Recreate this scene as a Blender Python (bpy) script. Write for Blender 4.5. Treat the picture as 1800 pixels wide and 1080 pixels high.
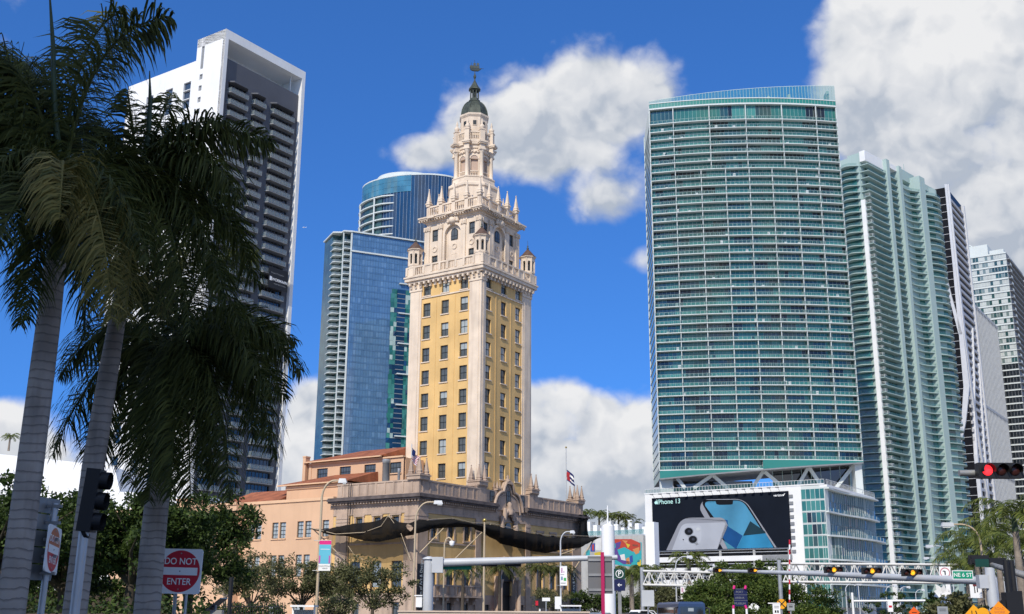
import bpy, bmesh, math, random
from math import sin, cos, tan, radians, pi, sqrt, exp, atan2, floor
from mathutils import Vector, Matrix
random.seed(7)
for o in list(bpy.data.objects): bpy.data.objects.remove(o)
SC = bpy.context.scene; COL = SC.collection

# ---------------------------------------------------------------- camera
F_PX = 1960.0; PITCH = math.atan(532/F_PX); ROLL = radians(0.32); EYE = 1.65
cd = bpy.data.cameras.new("camera"); cam = bpy.data.objects.new("camera", cd); COL.objects.link(cam)
cd.sensor_width = 36; cd.lens = F_PX/1800*36; cd.clip_start = 0.1; cd.clip_end = 9000
cam.matrix_world = Matrix.Translation((0, 0, EYE)) @ Matrix.Rotation(pi/2+PITCH, 4, 'X') @ Matrix.Rotation(ROLL, 4, 'Z')
SC.camera = cam

# ---------------------------------------------------------------- view, sun, sky
SC.view_settings.view_transform = 'Standard'; SC.view_settings.look = 'None'
SC.view_settings.exposure = 0.0; SC.view_settings.gamma = 1.0
SC.cycles.max_bounces = 8; SC.cycles.transparent_max_bounces = 24
SC.cycles.use_adaptive_sampling = True
SUN_AZ = 201.0; SUN_EL = 40.0
sd = bpy.data.lights.new("sun", 'SUN'); sun = bpy.data.objects.new("sun", sd); COL.objects.link(sun)
sd.energy = 4.2; sd.angle = radians(0.5); sd.color = (1.0, 0.93, 0.82)
S_DIR = Vector((sin(radians(SUN_AZ))*cos(radians(SUN_EL)), cos(radians(SUN_AZ))*cos(radians(SUN_EL)), sin(radians(SUN_EL))))
sun.rotation_euler = (-S_DIR).to_track_quat('-Z', 'Y').to_euler()
sun.location = (-60, -120, 160)

def ray(px, py):
    u = (px-900)/F_PX; v = (540-py)/F_PX; c, s = cos(ROLL), sin(ROLL)
    u, v = u*c - v*s, u*s + v*c
    return Vector((u, cos(PITCH)-v*sin(PITCH), sin(PITCH)+v*cos(PITCH)))
def at(px, py, Y):
    d = ray(px, py); return Vector((0, 0, EYE)) + d*(Y/d.y)

W = bpy.data.worlds.new("World"); SC.world = W; W.use_nodes = True
nt = W.node_tree; nt.nodes.clear(); N = nt.nodes.new; Lk = nt.links.new
def math_(op, a, b=None, clamp=False):
    n = N('ShaderNodeMath'); n.operation = op; n.use_clamp = clamp
    for i, x in enumerate((a, b)):
        if x is None: continue
        if isinstance(x, (int, float)): n.inputs[i].default_value = x
        else: Lk(x, n.inputs[i])
    return n.outputs[0]
sky = N('ShaderNodeTexSky'); sky.sky_type = 'NISHITA'; sky.sun_disc = False
sky.sun_elevation = radians(SUN_EL); sky.sun_rotation = radians(SUN_AZ)
sky.air_density = 1.0; sky.dust_density = 0.25; sky.ozone_density = 2.2
tc = N('ShaderNodeTexCoord')
lift = N('ShaderNodeVectorMath'); lift.operation = 'MULTIPLY_ADD'; Lk(tc.outputs['Generated'], lift.inputs[0])
lift.inputs[1].default_value = (1, 1, .93); lift.inputs[2].default_value = (0, 0, .17)
nrm = N('ShaderNodeVectorMath'); nrm.operation = 'NORMALIZE'; Lk(lift.outputs[0], nrm.inputs[0]); Lk(nrm.outputs[0], sky.inputs[0])
hsv = N('ShaderNodeMix'); hsv.data_type = 'RGBA'; hsv.blend_type = 'MULTIPLY'; hsv.inputs[0].default_value = 1
Lk(sky.outputs[0], hsv.inputs[6]); hsv.inputs[7].default_value = (.54, 1.20, 2.10, 1)
sep = N('ShaderNodeSeparateXYZ'); Lk(tc.outputs['Generated'], sep.inputs[0])
az = math_('ARCTAN2', sep.outputs[0], sep.outputs[1]); el = math_('ARCSINE', sep.outputs[2])
# cloud banks: compass bearing, height, spread (degrees), weight
def dirdeg(px, py):
    d = ray(px, py).normalized(); return atan2(d.x, d.y), math.asin(d.z)
def cloud_bank(px, py, rx, ry, w):
    a, b = dirdeg(px, py); k = 1.0/F_PX
    da = math_('MULTIPLY', math_('SUBTRACT', az, a), cos(b)/(rx*k)); db = math_('MULTIPLY', math_('SUBTRACT', el, b), 1/(ry*k))
    r2 = math_('ADD', math_('MULTIPLY', da, da), math_('MULTIPLY', db, db))
    f = math_('MULTIPLY', math_('EXPONENT', math_('MULTIPLY', r2, -1.0)), w); return f, math_('MULTIPLY', f, db)
banks = [(1060,155,105,66,1.3),(970,210,140,74,1.3),(830,258,125,48,1.05),(1140,190,75,48,.75),(990,280,110,30,.35),(740,275,60,28,.5),
         (1095,345,95,52,1.15),(1140,455,55,30,.95),(1140,560,26,18,.5),
         (1670,100,160,170,1.5),(1780,270,200,210,1.9),(1545,150,85,70,.7),(1560,10,110,60,.95),(1800,60,200,160,1.4),(1710,420,240,140,1.4),(1500,225,60,45,.55),(1600,300,60,40,.5),(1470,150,50,30,.35),
         (985,700,70,55,1.15),(1080,745,95,55,1.0),(1000,810,190,75,1.4),(1130,830,120,90,1.3),(1000,910,260,90,1.5),(930,740,70,60,.9),
         (550,700,45,36,1.1),(540,800,110,90,1.5),(620,880,170,90,1.4),(10,735,60,34,1.2),(0,810,150,60,1.4),
         (1750,520,260,120,1.0),(-500,500,260,200,1.1),(2300,600,300,250,1.0),(-250,850,250,90,.9),(350,1000,500,60,.6),(1500,1000,500,60,.6)]
field = top = None
for b in banks:
    o, h = cloud_bank(*b); field = o if field is None else math_('ADD', field, o); top = h if top is None else math_('ADD', top, h)
field = math_('MINIMUM', field, 1.35)
# unseen clouds behind the viewer and overhead, added to whiten the ambient light
def noise(scale, detail, rough, dist=0.0, off=(0,0,0)):
    mp = N('ShaderNodeMapping'); Lk(tc.outputs['Generated'], mp.inputs[0]); mp.inputs['Location'].default_value = off
    mp.inputs['Scale'].default_value = (1, 1, 1.3)
    n = N('ShaderNodeTexNoise'); n.inputs['Scale'].default_value = scale; n.inputs['Detail'].default_value = detail
    n.inputs['Roughness'].default_value = rough; n.inputs['Distortion'].default_value = dist
    Lk(mp.outputs[0], n.inputs['Vector']); return n.outputs[0]
n1 = noise(7, 12, .58, .3); n2 = noise(4.5, 4, .5, .2, (3, 1, 2)); n3 = noise(5, 6, .55, .3, (9, 4, 1)); n4 = noise(26, 10, .62, .4, (2, 7, 1))
# billows: rounded cells, their edges broken up by a finer noise
wob = N('ShaderNodeTexNoise'); wob.inputs['Scale'].default_value = 22; wob.inputs['Detail'].default_value = 6; Lk(tc.outputs['Generated'], wob.inputs['Vector'])
def billow(scale, off):
    w = N('ShaderNodeVectorMath'); w.operation = 'MULTIPLY_ADD'; Lk(wob.outputs['Color'], w.inputs[0]); w.inputs[1].default_value = (.05, .05, .05); Lk(tc.outputs['Generated'], w.inputs[2])
    ad = N('ShaderNodeVectorMath'); ad.operation = 'ADD'; Lk(w.outputs[0], ad.inputs[0]); ad.inputs[1].default_value = off
    v = N('ShaderNodeTexVoronoi'); v.feature = 'F1'; v.inputs['Scale'].default_value = scale
    v.inputs['Detail'].default_value = 2; v.inputs['Roughness'].default_value = .5; v.inputs['Lacunarity'].default_value = 2.3; Lk(ad.outputs[0], v.inputs['Vector']); return v.outputs['Distance']
v1 = billow(15, (0, 0, 0)); v1u = billow(15, (-.008, -.002, .014))
dens = math_('ADD', field, math_('MULTIPLY', math_('SUBTRACT', n1, .5), 1.45))
dens = math_('ADD', dens, math_('MULTIPLY', math_('SUBTRACT', .42, v1), .62))
dens = math_('ADD', dens, math_('MULTIPLY', math_('SUBTRACT', n4, .5), .42))
behind = math_('MULTIPLY', math_('MULTIPLY', math_('SUBTRACT', n2, .38), 6.0, True), math_('MULTIPLY', math_('SUBTRACT', .62, sep.outputs[1]), 4.0, True))
dens = math_('ADD', dens, behind)
ss = N('ShaderNodeMapRange'); ss.interpolation_type = 'SMOOTHSTEP'; Lk(dens, ss.inputs[0])
ss.inputs[1].default_value = .10; ss.inputs[2].default_value = .84
cover = ss.outputs[0]
# brightness of the cloud: lumps that thin out upward catch the sun, thick bases stay grey
cr = N('ShaderNodeValToRGB')
cr.color_ramp.elements[0].position = .20; cr.color_ramp.elements[0].color = (5.0, 5.6, 6.6, 1)
cr.color_ramp.elements[1].position = .72; cr.color_ramp.elements[1].color = (9.3, 9.35, 9.5, 1)
e_ = cr.color_ramp.elements.new(.42); e_.color = (7.3, 7.6, 8.15, 1)
lit = math_('ADD', math_('MULTIPLY', math_('SUBTRACT', v1u, v1), .62), math_('MULTIPLY', math_('SUBTRACT', n4, .5), .20))
tone = math_('ADD', math_('MULTIPLY', n3, .70), math_('MULTIPLY', math_('SUBTRACT', 1.3, dens), .10))
tone = math_('ADD', tone, math_('MULTIPLY', top, .22))
Lk(math_('ADD', tone, lit), cr.inputs[0])
mx = N('ShaderNodeMix'); mx.data_type = 'RGBA'; Lk(cover, mx.inputs[0]); Lk(hsv.outputs[2], mx.inputs[6]); Lk(cr.outputs[0], mx.inputs[7])
bg = N('ShaderNodeBackground'); bg.inputs['Strength'].default_value = 0.091; Lk(mx.outputs[2], bg.inputs[0])
wo = N('ShaderNodeOutputWorld'); Lk(bg.outputs[0], wo.inputs[0])

# ---------------------------------------------------------------- materials (procedural)
def pm(name, col, rough=.75, metal=0.0, var=.12, vs=.6, streak=0.0, ss=(1.5, 1.5, .12), bump=0.0, bs=12, spec=.4, dirt=None, fine=.0):
    m = bpy.data.materials.new(name); m.use_nodes = True; t = m.node_tree; n = t.nodes; l = t.links
    b = n['Principled BSDF']; b.inputs['Roughness'].default_value = rough; b.inputs['Metallic'].default_value = metal
    b.inputs['Specular IOR Level'].default_value = spec
    c = n.new('ShaderNodeTexCoord'); src = c.outputs['Object']
    rgb = n.new('ShaderNodeRGB'); rgb.outputs[0].default_value = (*col, 1); cur = rgb.outputs[0]
    def mul(fac_sock, lo, hi):
        nonlocal cur
        r = n.new('ShaderNodeMapRange'); l.new(fac_sock, r.inputs[0]); r.inputs[1].default_value = .3; r.inputs[2].default_value = .7
        r.inputs[3].default_value = lo; r.inputs[4].default_value = hi
        v = n.new('ShaderNodeVectorMath'); v.operation = 'SCALE'; l.new(cur, v.inputs[0]); l.new(r.outputs[0], v.inputs['Scale']); cur = v.outputs[0]
    if var:
        x = n.new('ShaderNodeTexNoise'); x.inputs['Scale'].default_value = vs; x.inputs['Detail'].default_value = 6; l.new(src, x.inputs['Vector']); mul(x.outputs[0], 1-var, 1+var)
    if fine:
        x = n.new('ShaderNodeTexNoise'); x.inputs['Scale'].default_value = bs; x.inputs['Detail'].default_value = 3; l.new(src, x.inputs['Vector']); mul(x.outputs[0], 1-fine, 1+fine)
    if streak:
        mp = n.new('ShaderNodeMapping'); mp.inputs['Scale'].default_value = ss; l.new(src, mp.inputs[0])
        x = n.new('ShaderNodeTexNoise'); x.inputs['Scale'].default_value = 1.0; x.inputs['Detail'].default_value = 5; l.new(mp.outputs[0], x.inputs['Vector'])
        r = n.new('ShaderNodeMapRange'); l.new(x.outputs[0], r.inputs[0]); r.inputs[1].default_value = .5; r.inputs[2].default_value = .72; r.inputs[3].default_value = 0; r.inputs[4].default_value = streak
        k = n.new('ShaderNodeMix'); k.data_type = 'RGBA'; l.new(r.outputs[0], k.inputs[0]); l.new(cur, k.inputs[6]); d = dirt or tuple(q*.35 for q in col); k.inputs[7].default_value = (*d, 1); cur = k.outputs[2]
    l.new(cur, b.inputs['Base Color'])
    if bump:
        x = n.new('ShaderNodeTexNoise'); x.inputs['Scale'].default_value = bs; x.inputs['Detail'].default_value = 4; l.new(src, x.inputs['Vector'])
        u = n.new('ShaderNodeBump'); u.inputs['Strength'].default_value = bump; u.inputs['Distance'].default_value = .05; l.new(x.outputs[0], u.inputs['Height']); l.new(u.outputs[0], b.inputs['Normal'])
    return m
def glass(name, col, rough=.06, spec=.9, var=.25, vs=.15, wave=0.0, ws=.35, metal=0.0):
    m = pm(name, col, rough, metal, var, vs, spec=spec)
    b = m.node_tree.nodes['Principled BSDF']; b.inputs['IOR'].default_value = 1.65
    if wave:
        n = m.node_tree.nodes; l = m.node_tree.links
        c = n.new('ShaderNodeTexCoord'); x = n.new('ShaderNodeTexNoise'); x.inputs['Scale'].default_value = ws; x.inputs['Detail'].default_value = 2; l.new(c.outputs['Object'], x.inputs['Vector'])
        u = n.new('ShaderNodeBump'); u.inputs['Strength'].default_value = wave; u.inputs['Distance'].default_value = .4; l.new(x.outputs[0], u.inputs['Height']); l.new(u.outputs[0], b.inputs['Normal'])
    return m
def sheer(name, col, alpha, rough=.5, spec=.4):
    m = pm(name, col, rough, 0, .08, spec=spec); m.node_tree.nodes['Principled BSDF'].inputs['Alpha'].default_value = alpha; return m
def lamp_mat(name, col, k):
    m = pm(name, col, .4, 0, 0); b = m.node_tree.nodes['Principled BSDF']; b.inputs['Emission Color'].default_value = (*col, 1); b.inputs['Emission Strength'].default_value = k; return m
def leafmat(name, col, col2, rough=.55, trans=.25):
    m = bpy.data.materials.new(name); m.use_nodes = True; t = m.node_tree; n = t.nodes; l = t.links; b = n['Principled BSDF']
    g = n.new('ShaderNodeNewGeometry'); r = n.new('ShaderNodeValToRGB'); r.color_ramp.elements[0].color = (*col, 1); r.color_ramp.elements[1].color = (*col2, 1)
    l.new(g.outputs['Random Per Island'], r.inputs[0]); l.new(r.outputs[0], b.inputs['Base Color']); b.inputs['Roughness'].default_value = rough; b.inputs['Specular IOR Level'].default_value = .2
    tr = n.new('ShaderNodeBsdfTranslucent'); l.new(r.outputs[0], tr.inputs['Color']); mx = n.new('ShaderNodeMixShader'); mx.inputs[0].default_value = trans
    l.new(b.outputs[0], mx.inputs[1]); l.new(tr.outputs[0], mx.inputs[2]); l.new(mx.outputs[0], n['Material Output'].inputs[0]); return m

M = dict(
 yellow=pm('yellow_stucco', (.655,.43,.175), .85, var=.12, vs=.35, streak=.26, dirt=(.40,.24,.08), bump=.15, bs=5),
 cream=pm('cream_stone', (.68,.565,.44), .8, var=.12, vs=.5, streak=.34, dirt=(.34,.25,.19), bump=.2, bs=6),
 stone=pm('pink_weathered_stone', (.44,.33,.25), .85, var=.16, vs=.8, streak=.45, dirt=(.12,.09,.08), bump=.3, bs=7),
 darkstone=pm('blackened_stone', (.11,.09,.085), .9, var=.35, vs=1.2, bump=.3, bs=9),
 salmon=pm('salmon_stucco', (.62,.40,.25), .85, var=.07, vs=.3, streak=.14, dirt=(.42,.25,.15), bump=.12, bs=4),
 salmontrim=pm('salmon_trim', (.68,.44,.27), .8, var=.06),
 tile=pm('red_clay_tile', (.30,.10,.045), .8, var=.35, vs=.9, bump=.6, bs=14, fine=.3),
 brown=pm('brown_clay_roof', (.10,.06,.045), .8, var=.3, vs=2),
 copper=pm('green_copper', (.06,.07,.055), .5, .3, var=.4, vs=1.6, streak=.5, ss=(5,5,.5), dirt=(.10,.135,.105)),
 bronze=pm('dark_bronze', (.05,.06,.055), .45, .6, var=.2),
 frame=pm('dark_window_frame', (.018,.024,.026), .5, var=.1),
 pane=glass('window_pane', (.075,.088,.092), .12, .5, var=.5, vs=.45),
 panelight=glass('window_pane_blinds', (.34,.38,.38), .15, .6, var=.25, vs=.5),
 whitepaint=pm('white_paint', (.74,.74,.72), .6, var=.05, vs=.2, streak=.12, dirt=(.55,.55,.54)),
 whiteframe=pm('pale_frame_paint', (.60,.61,.60), .6, var=.05, vs=.2),
 charcoal=pm('charcoal_paint', (.085,.09,.105), .7, var=.08, vs=.2),
 slabgrey=pm('grey_slab', (.21,.22,.23), .7, var=.1),
 greyglass=sheer('grey_rail_glass', (.22,.27,.28), .55, .1, .8),
 darkglass=glass('dark_glass', (.012,.016,.02), .05, .8, var=.4, vs=.3),
 tealglass=glass('teal_glass', (.024,.135,.118), .10, .5, var=.25, vs=.12),
 tealpale=glass('teal_glass_drawn_blinds', (.05,.20,.175), .14, .5, var=.2, vs=.12),
 tealdark=glass('teal_glass_dark_room', (.014,.055,.052), .08, .7, var=.4, vs=.2),
 tealdeep=glass('teal_glass_open_door', (.010,.014,.016), .12, .5, var=.4, vs=.2),
 tealband=glass('teal_spandrel', (.03,.20,.165), .2, .4, var=.08, vs=.1),
 tealrail=sheer('teal_rail_glass', (.05,.17,.155), .34, .1, .8),
 tealsheer=sheer('clear_teal_screen', (.05,.26,.28), .45, .06, .9),
 slabwhite=pm('white_slab', (.56,.60,.58), .7, var=.06, vs=.2, streak=.1, dirt=(.5,.53,.52)),
 mint=pm('pale_mint_wall', (.34,.44,.415), .7, var=.05, vs=.1, streak=.08),
 mintdark=glass('balcony_back_glass', (.03,.075,.075), .12, .6, var=.5, vs=.3),
 blueglass=glass('blue_curtain_wall', (.085,.17,.29), .04, .9, var=.18, vs=.1, wave=.02),
 bluedeep=glass('deep_blue_glass', (.008,.035,.085), .05, .7, var=.25, vs=.12),
 bluecyan=glass('cyan_glass', (.05,.17,.24), .05, .9, var=.3, vs=.15),
 black=pm('black_paint', (.012,.012,.013), .5, var=.1),
 net=sheer('black_debris_net', (.010,.0095,.009), .982, .95, .1),
 veil=sheer('sheer_debris_net', (.04,.03,.02), .42, .9, .1),
 steel=pm('galvanised_steel', (.46,.47,.47), .42, .55, var=.12, vs=1.5, streak=.15),
 greysteel=pm('painted_grey_pole', (.50,.52,.54), .5, .1, var=.08, vs=.8),
 tan=pm('tan_painted_pole', (.50,.40,.27), .55, .1, var=.08),
 gold=pm('gold_ball', (.6,.42,.12), .3, .8, var=.05),
 concrete=pm('grey_concrete', (.42,.42,.40), .85, var=.12, vs=.4, streak=.25),
 asphalt=pm('asphalt', (.05,.05,.052), .9, var=.2, vs=.3, bump=.3, bs=40),
 pave=pm('pavement_concrete', (.38,.36,.33), .9, var=.12, vs=.4),
 grassm=pm('grass_turf', (.06,.10,.03), .95, var=.3, vs=.8, bump=.8, bs=30),
 line=pm('road_paint', (.75,.75,.72), .7, var=.1, vs=4),
 red=pm('sign_red', (.55,.015,.035), .45, var=.06),
 redfaded=pm('faded_orange_red', (.55,.16,.06), .5, var=.15),
 signwhite=pm('sign_white', (.86,.86,.84), .4, var=.04),
 signback=pm('bare_aluminium', (.30,.30,.29), .45, .4, var=.18, vs=2),
 green=pm('sign_green', (.0,.28,.16), .45, var=.05),
 darkgreen=pm('parking_green', (.005,.05,.035), .45, var=.05),
 navy=pm('navy_panel', (.008,.013,.07), .45, var=.08),
 yellowsign=pm('sign_yellow', (.85,.38,.01), .45, var=.05),
 orangesign=pm('sign_orange', (.85,.13,.015), .45, var=.05),
 magenta=pm('magenta_paint', (.42,.01,.09), .5, var=.05),
 pink=pm('banner_pink', (.72,.02,.22), .6, var=.05),
 cyan=pm('banner_cyan', (.12,.48,.62), .6, var=.08),
 lens_red=lamp_mat('red_lens_lit', (1.0,.03,.04), 1.6),
 lens_amber=lamp_mat('amber_lens_lit', (1.0,.42,.02), 1.1),
 lens_off=pm('unlit_lens', (.05,.015,.012), .25, var=.1),
 lampglass=pm('lamp_lens', (.70,.72,.70), .2, var=.03),
 trunk=pm('palm_trunk_grey', (.40,.35,.30), .9, var=.34, vs=1.3, streak=.6, ss=(5,5,.8), dirt=(.17,.15,.13), bump=.5, bs=9),
 shaft_green=pm('palm_crownshaft', (.035,.06,.02), .5, var=.3, vs=2),
 bark=pm('brown_bark', (.075,.06,.045), .95, var=.25, vs=3, bump=.6, bs=14),
 palebark=pm('pale_bark', (.24,.20,.16), .95, var=.25, vs=3, bump=.6, bs=14),
 frond=leafmat('royal_palm_leaf', (.032,.045,.011), (.13,.14,.033), .6, .32),
 frondpale=leafmat('highlight_palm_leaf', (.11,.115,.028), (.33,.26,.07), .55, .32),  # paler yellow leaf colour stands in for sunlit highlights on the near fronds
 frondsun=leafmat('bright_palm_leaf', (.05,.085,.018), (.17,.19,.04), .5, .3),
 leafdark=leafmat('dark_broad_leaf', (.018,.036,.010), (.075,.115,.025), .5, .25),
 leafmid=leafmat('mid_green_leaf', (.035,.07,.014), (.13,.17,.035), .5, .25),
 leafolive=leafmat('olive_small_leaf', (.06,.07,.028), (.17,.17,.075), .6, .25),
 arena=pm('white_render', (.82,.83,.83), .6, var=.03, vs=.1),
)

def ring_scars(m, scale, dark):
    t = m.node_tree; n = t.nodes; l = t.links; b = n['Principled BSDF']; src = b.inputs['Base Color'].links[0].from_socket
    c = n.new('ShaderNodeTexCoord'); w = n.new('ShaderNodeTexWave'); w.wave_type = 'BANDS'; w.bands_direction = 'Z'; w.wave_profile = 'SAW'
    w.inputs['Scale'].default_value = scale; w.inputs['Distortion'].default_value = 3.2; w.inputs['Detail'].default_value = 3; w.inputs['Detail Scale'].default_value = 1.5; l.new(c.outputs['Object'], w.inputs['Vector'])
    r = n.new('ShaderNodeMapRange'); l.new(w.outputs['Fac'], r.inputs[0]); r.inputs[1].default_value = .72; r.inputs[2].default_value = 1.0; r.inputs[3].default_value = 0; r.inputs[4].default_value = .75
    k = n.new('ShaderNodeMix'); k.data_type = 'RGBA'; l.new(r.outputs[0], k.inputs[0]); l.new(src, k.inputs[6]); k.inputs[7].default_value = (*dark, 1); l.new(k.outputs[2], b.inputs['Base Color'])
    u = n.new('ShaderNodeBump'); u.inputs['Strength'].default_value = .6; u.inputs['Distance'].default_value = .03; l.new(w.outputs['Fac'], u.inputs['Height']); l.new(u.outputs[0], b.inputs['Normal'])
ring_scars(M['trunk'], 2.5, (.10,.09,.08))

# ---------------------------------------------------------------- mesh builder
class MB:
    def __init__(s): s.v = []; s.f = []; s.mi = []; s.sm = []; s.cur = 0; s.X = None
    def add(s, vs, fs, smooth=False, m=None):
        k = len(s.v); X = s.X
        s.v += [tuple(X @ Vector(p)) for p in vs] if X else [tuple(p) for p in vs]
        s.f += [tuple(i+k for i in f) for f in fs]; s.mi += [s.cur if m is None else m]*len(fs); s.sm += [smooth]*len(fs); return s
    def box(s, x0, x1, y0, y1, z0, z1, m=None):
        v = [(x0,y0,z0),(x1,y0,z0),(x1,y1,z0),(x0,y1,z0),(x0,y0,z1),(x1,y0,z1),(x1,y1,z1),(x0,y1,z1)]
        return s.add(v, [(0,3,2,1),(4,5,6,7),(0,1,5,4),(1,2,6,5),(2,3,7,6),(3,0,4,7)], m=m)
    def prism(s, poly, z0, z1, m=None, top=None):
        n = len(poly); top = top or poly
        v = [(*p, z0) for p in poly] + [(*p, z1) for p in top]
        return s.add(v, [tuple(range(n-1,-1,-1)), tuple(range(n,2*n))] + [(i,(i+1)%n,n+(i+1)%n,n+i) for i in range(n)], m=m)
    def tube(s, pts, rad, n=8, m=None, smooth=True):
        pts = [Vector(p) for p in pts]; rad = rad if isinstance(rad, (list, tuple)) else [rad]*len(pts); vs = []
        ref = None
        for i, p in enumerate(pts):
            d = (pts[min(i+1,len(pts)-1)] - pts[max(i-1,0)]).normalized()
            if ref is None: ref = d.orthogonal().normalized()
            a = (ref - d*ref.dot(d)).normalized(); ref = a; b = d.cross(a)
            vs += [p + (a*cos(2*pi*k/n) + b*sin(2*pi*k/n))*rad[i] for k in range(n)]
        fs = [(i*n+k, i*n+(k+1)%n, (i+1)*n+(k+1)%n, (i+1)*n+k) for i in range(len(pts)-1) for k in range(n)]
        s.add(vs, fs, smooth, m); e = (len(pts)-1)*n
        return s.add([vs[k] for k in range(n)] + [vs[e+k] for k in range(n)], [tuple(range(n-1,-1,-1)), tuple(range(n,2*n))], False, m)
    def lathe(s, prof, n=16, c=(0,0,0), ph=0.0, m=None, smooth=True, sx=1, sy=1):
        vs = [(c[0]+r*cos(2*pi*k/n+ph)*sx, c[1]+r*sin(2*pi*k/n+ph)*sy, c[2]+z) for r, z in prof for k in range(n)]
        fs = [(i*n+k, i*n+(k+1)%n, (i+1)*n+(k+1)%n, (i+1)*n+k) for i in range(len(prof)-1) for k in range(n)]
        s.add(vs, fs, smooth, m); e = (len(prof)-1)*n
        return s.add(vs[:n] + vs[e:], [tuple(range(n-1,-1,-1)), tuple(range(n,2*n))], False, m)
    def sphere(s, c, r, n=10, m=None, sz=1):
        return s.lathe([(max(.001, r*sin(pi*i/n)), -r*sz*cos(pi*i/n)) for i in range(n+1)], n+2, c, m=m)
    def wall(s, P, s0, s1, z0, z1, holes=(), dep=.3, m=None):
        """wall face with real openings: P(along, up, inward) -> point; reveals dep deep"""
        xs = sorted({s0, s1, *[q for h in holes for q in h[:2]]}); zs = sorted({z0, z1, *[q for h in holes for q in h[2:4]]})
        for a, b in zip(xs, xs[1:]):
            for c, d in zip(zs, zs[1:]):
                if any(h[0] <= (a+b)/2 <= h[1] and h[2] <= (c+d)/2 <= h[3] for h in holes): continue
                s.add([P(a,c,0),P(b,c,0),P(b,d,0),P(a,d,0)], [(0,1,2,3)], m=m)
        for a, b, c, d in [h[:4] for h in holes]:
            for q in (((a,c),(b,c)),((b,c),(b,d)),((b,d),(a,d)),((a,d),(a,c))):
                s.add([P(*q[0],0),P(*q[1],0),P(*q[1],dep),P(*q[0],dep)], [(0,1,2,3)], m=m)
        return s
    def build(s, name, mats, parent=None, loc=None, rz=0):
        me = bpy.data.meshes.new(name); me.from_pydata(s.v, [], s.f); mats = mats if isinstance(mats, (list, tuple)) else [mats]
        for q in mats: me.materials.append(M[q] if isinstance(q, str) else q)
        if max(s.mi, default=0) > 0: me.polygons.foreach_set('material_index', s.mi)
        me.polygons.foreach_set('use_smooth', s.sm); me.update()
        o = bpy.data.objects.new(name, me); COL.objects.link(o); o.parent = parent
        if loc: o.location = loc
        if rz: o.rotation_euler.z = rz
        return o
def tag(o, label=None, cat=None, group=None, kind=None):
    for k, q in (('label', label), ('category', cat), ('group', group), ('kind', kind)):
        if q: o[k] = q
    return o
def thing(name, label, cat, loc=(0,0,0), rz=0.0, group=None):
    o = bpy.data.objects.new(name, None); COL.objects.link(o); o.location = loc; o.rotation_euler.z = rz; o.empty_display_size = .5
    return tag(o, label, cat, group)
def dup(o, parent=None, loc=None, rz=None):
    c = o.copy(); COL.objects.link(c); c.parent = parent
    if loc is not None: c.location = loc
    if rz is not None: c.rotation_euler.z = rz
    for ch in list(o.children): dup(ch, c)
    return c
FONT = None
def lettering(text, size, name, mat, parent, loc, rot, ext=.01, align='CENTER', sx=1.0, bold=0.0, label=None):
    cu = bpy.data.curves.new(name, 'FONT'); cu.body = text; cu.size = size; cu.align_x = align; cu.align_y = 'CENTER'; cu.extrude = ext; cu.offset = bold
    t = bpy.data.objects.new(name, cu); COL.objects.link(t); bpy.context.view_layer.update()
    me = bpy.data.meshes.new_from_object(t); bpy.data.objects.remove(t)
    me.materials.clear(); me.materials.append(M[mat])
    o = bpy.data.objects.new(name, me); COL.objects.link(o); o.parent = parent; o.location = loc; o.rotation_euler = rot; o.scale = (sx, 1, 1)
    return o
RX, RY_ = Vector((sin(radians(34)), cos(radians(34)), 0)), Vector((-cos(radians(34)), sin(radians(34)), 0))
GRID = radians(56)                       # the street grid: local x runs right and away, local y left and away
def grid_pt(T, u, v, z): return Vector((T[0], T[1], 0)) + RX*u + RY_*v + Vector((0, 0, z))
def hitx(T, x0, px, py):
    d = ray(px, py); k = (x0 + T[0]*RX.x + T[1]*RX.y)/(d.x*RX.x + d.y*RX.y); q = Vector((0,0,EYE)) + d*k - Vector((T[0],T[1],0)); return q.dot(RY_), q.z
def hity(T, y0, px, py):
    d = ray(px, py); k = (y0 + T[0]*RY_.x + T[1]*RY_.y)/(d.x*RY_.x + d.y*RY_.y); q = Vector((0,0,EYE)) + d*k - Vector((T[0],T[1],0)); return q.dot(RX), q.z

# ---------------------------------------------------------------- ground
def sheet(name, x0, x1, y0, y1, z, mat, kind='structure'):
    b = MB(); b.add([(x0,y0,z),(x1,y0,z),(x1,y1,z),(x0,y1,z)], [(0,1,2,3)]); return tag(b.build(name, mat), kind=kind)
sheet('ground', -4000, 4000, -600, 7000, -.10, 'pave')
sheet('road', -12, 60, -60, 420, -.02, 'asphalt')
b = MB()
for i in range(40):
    for x in (2.5, 6.2, 14.5, 18.2): b.add([(x,6+i*9,-.012),(x+.14,6+i*9,-.012),(x+.14,9+i*9,-.012),(x,9+i*9,-.012)], [(0,1,2,3)])
tag(b.build('road_markings', 'line'), kind='structure')
b = MB(); b.box(-70,-12,4,60,-.08,.05); tag(b.build('lawn', 'grassm'), kind='structure')
b = MB(); b.box(-12,-11.6,2,110,-.08,.09); tag(b.build('kerb', 'pave'), kind='structure')
b = MB(); b.box(-70,-11.6,60,123,-.08,.07); tag(b.build('pavement', 'pave'), kind='structure')

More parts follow.
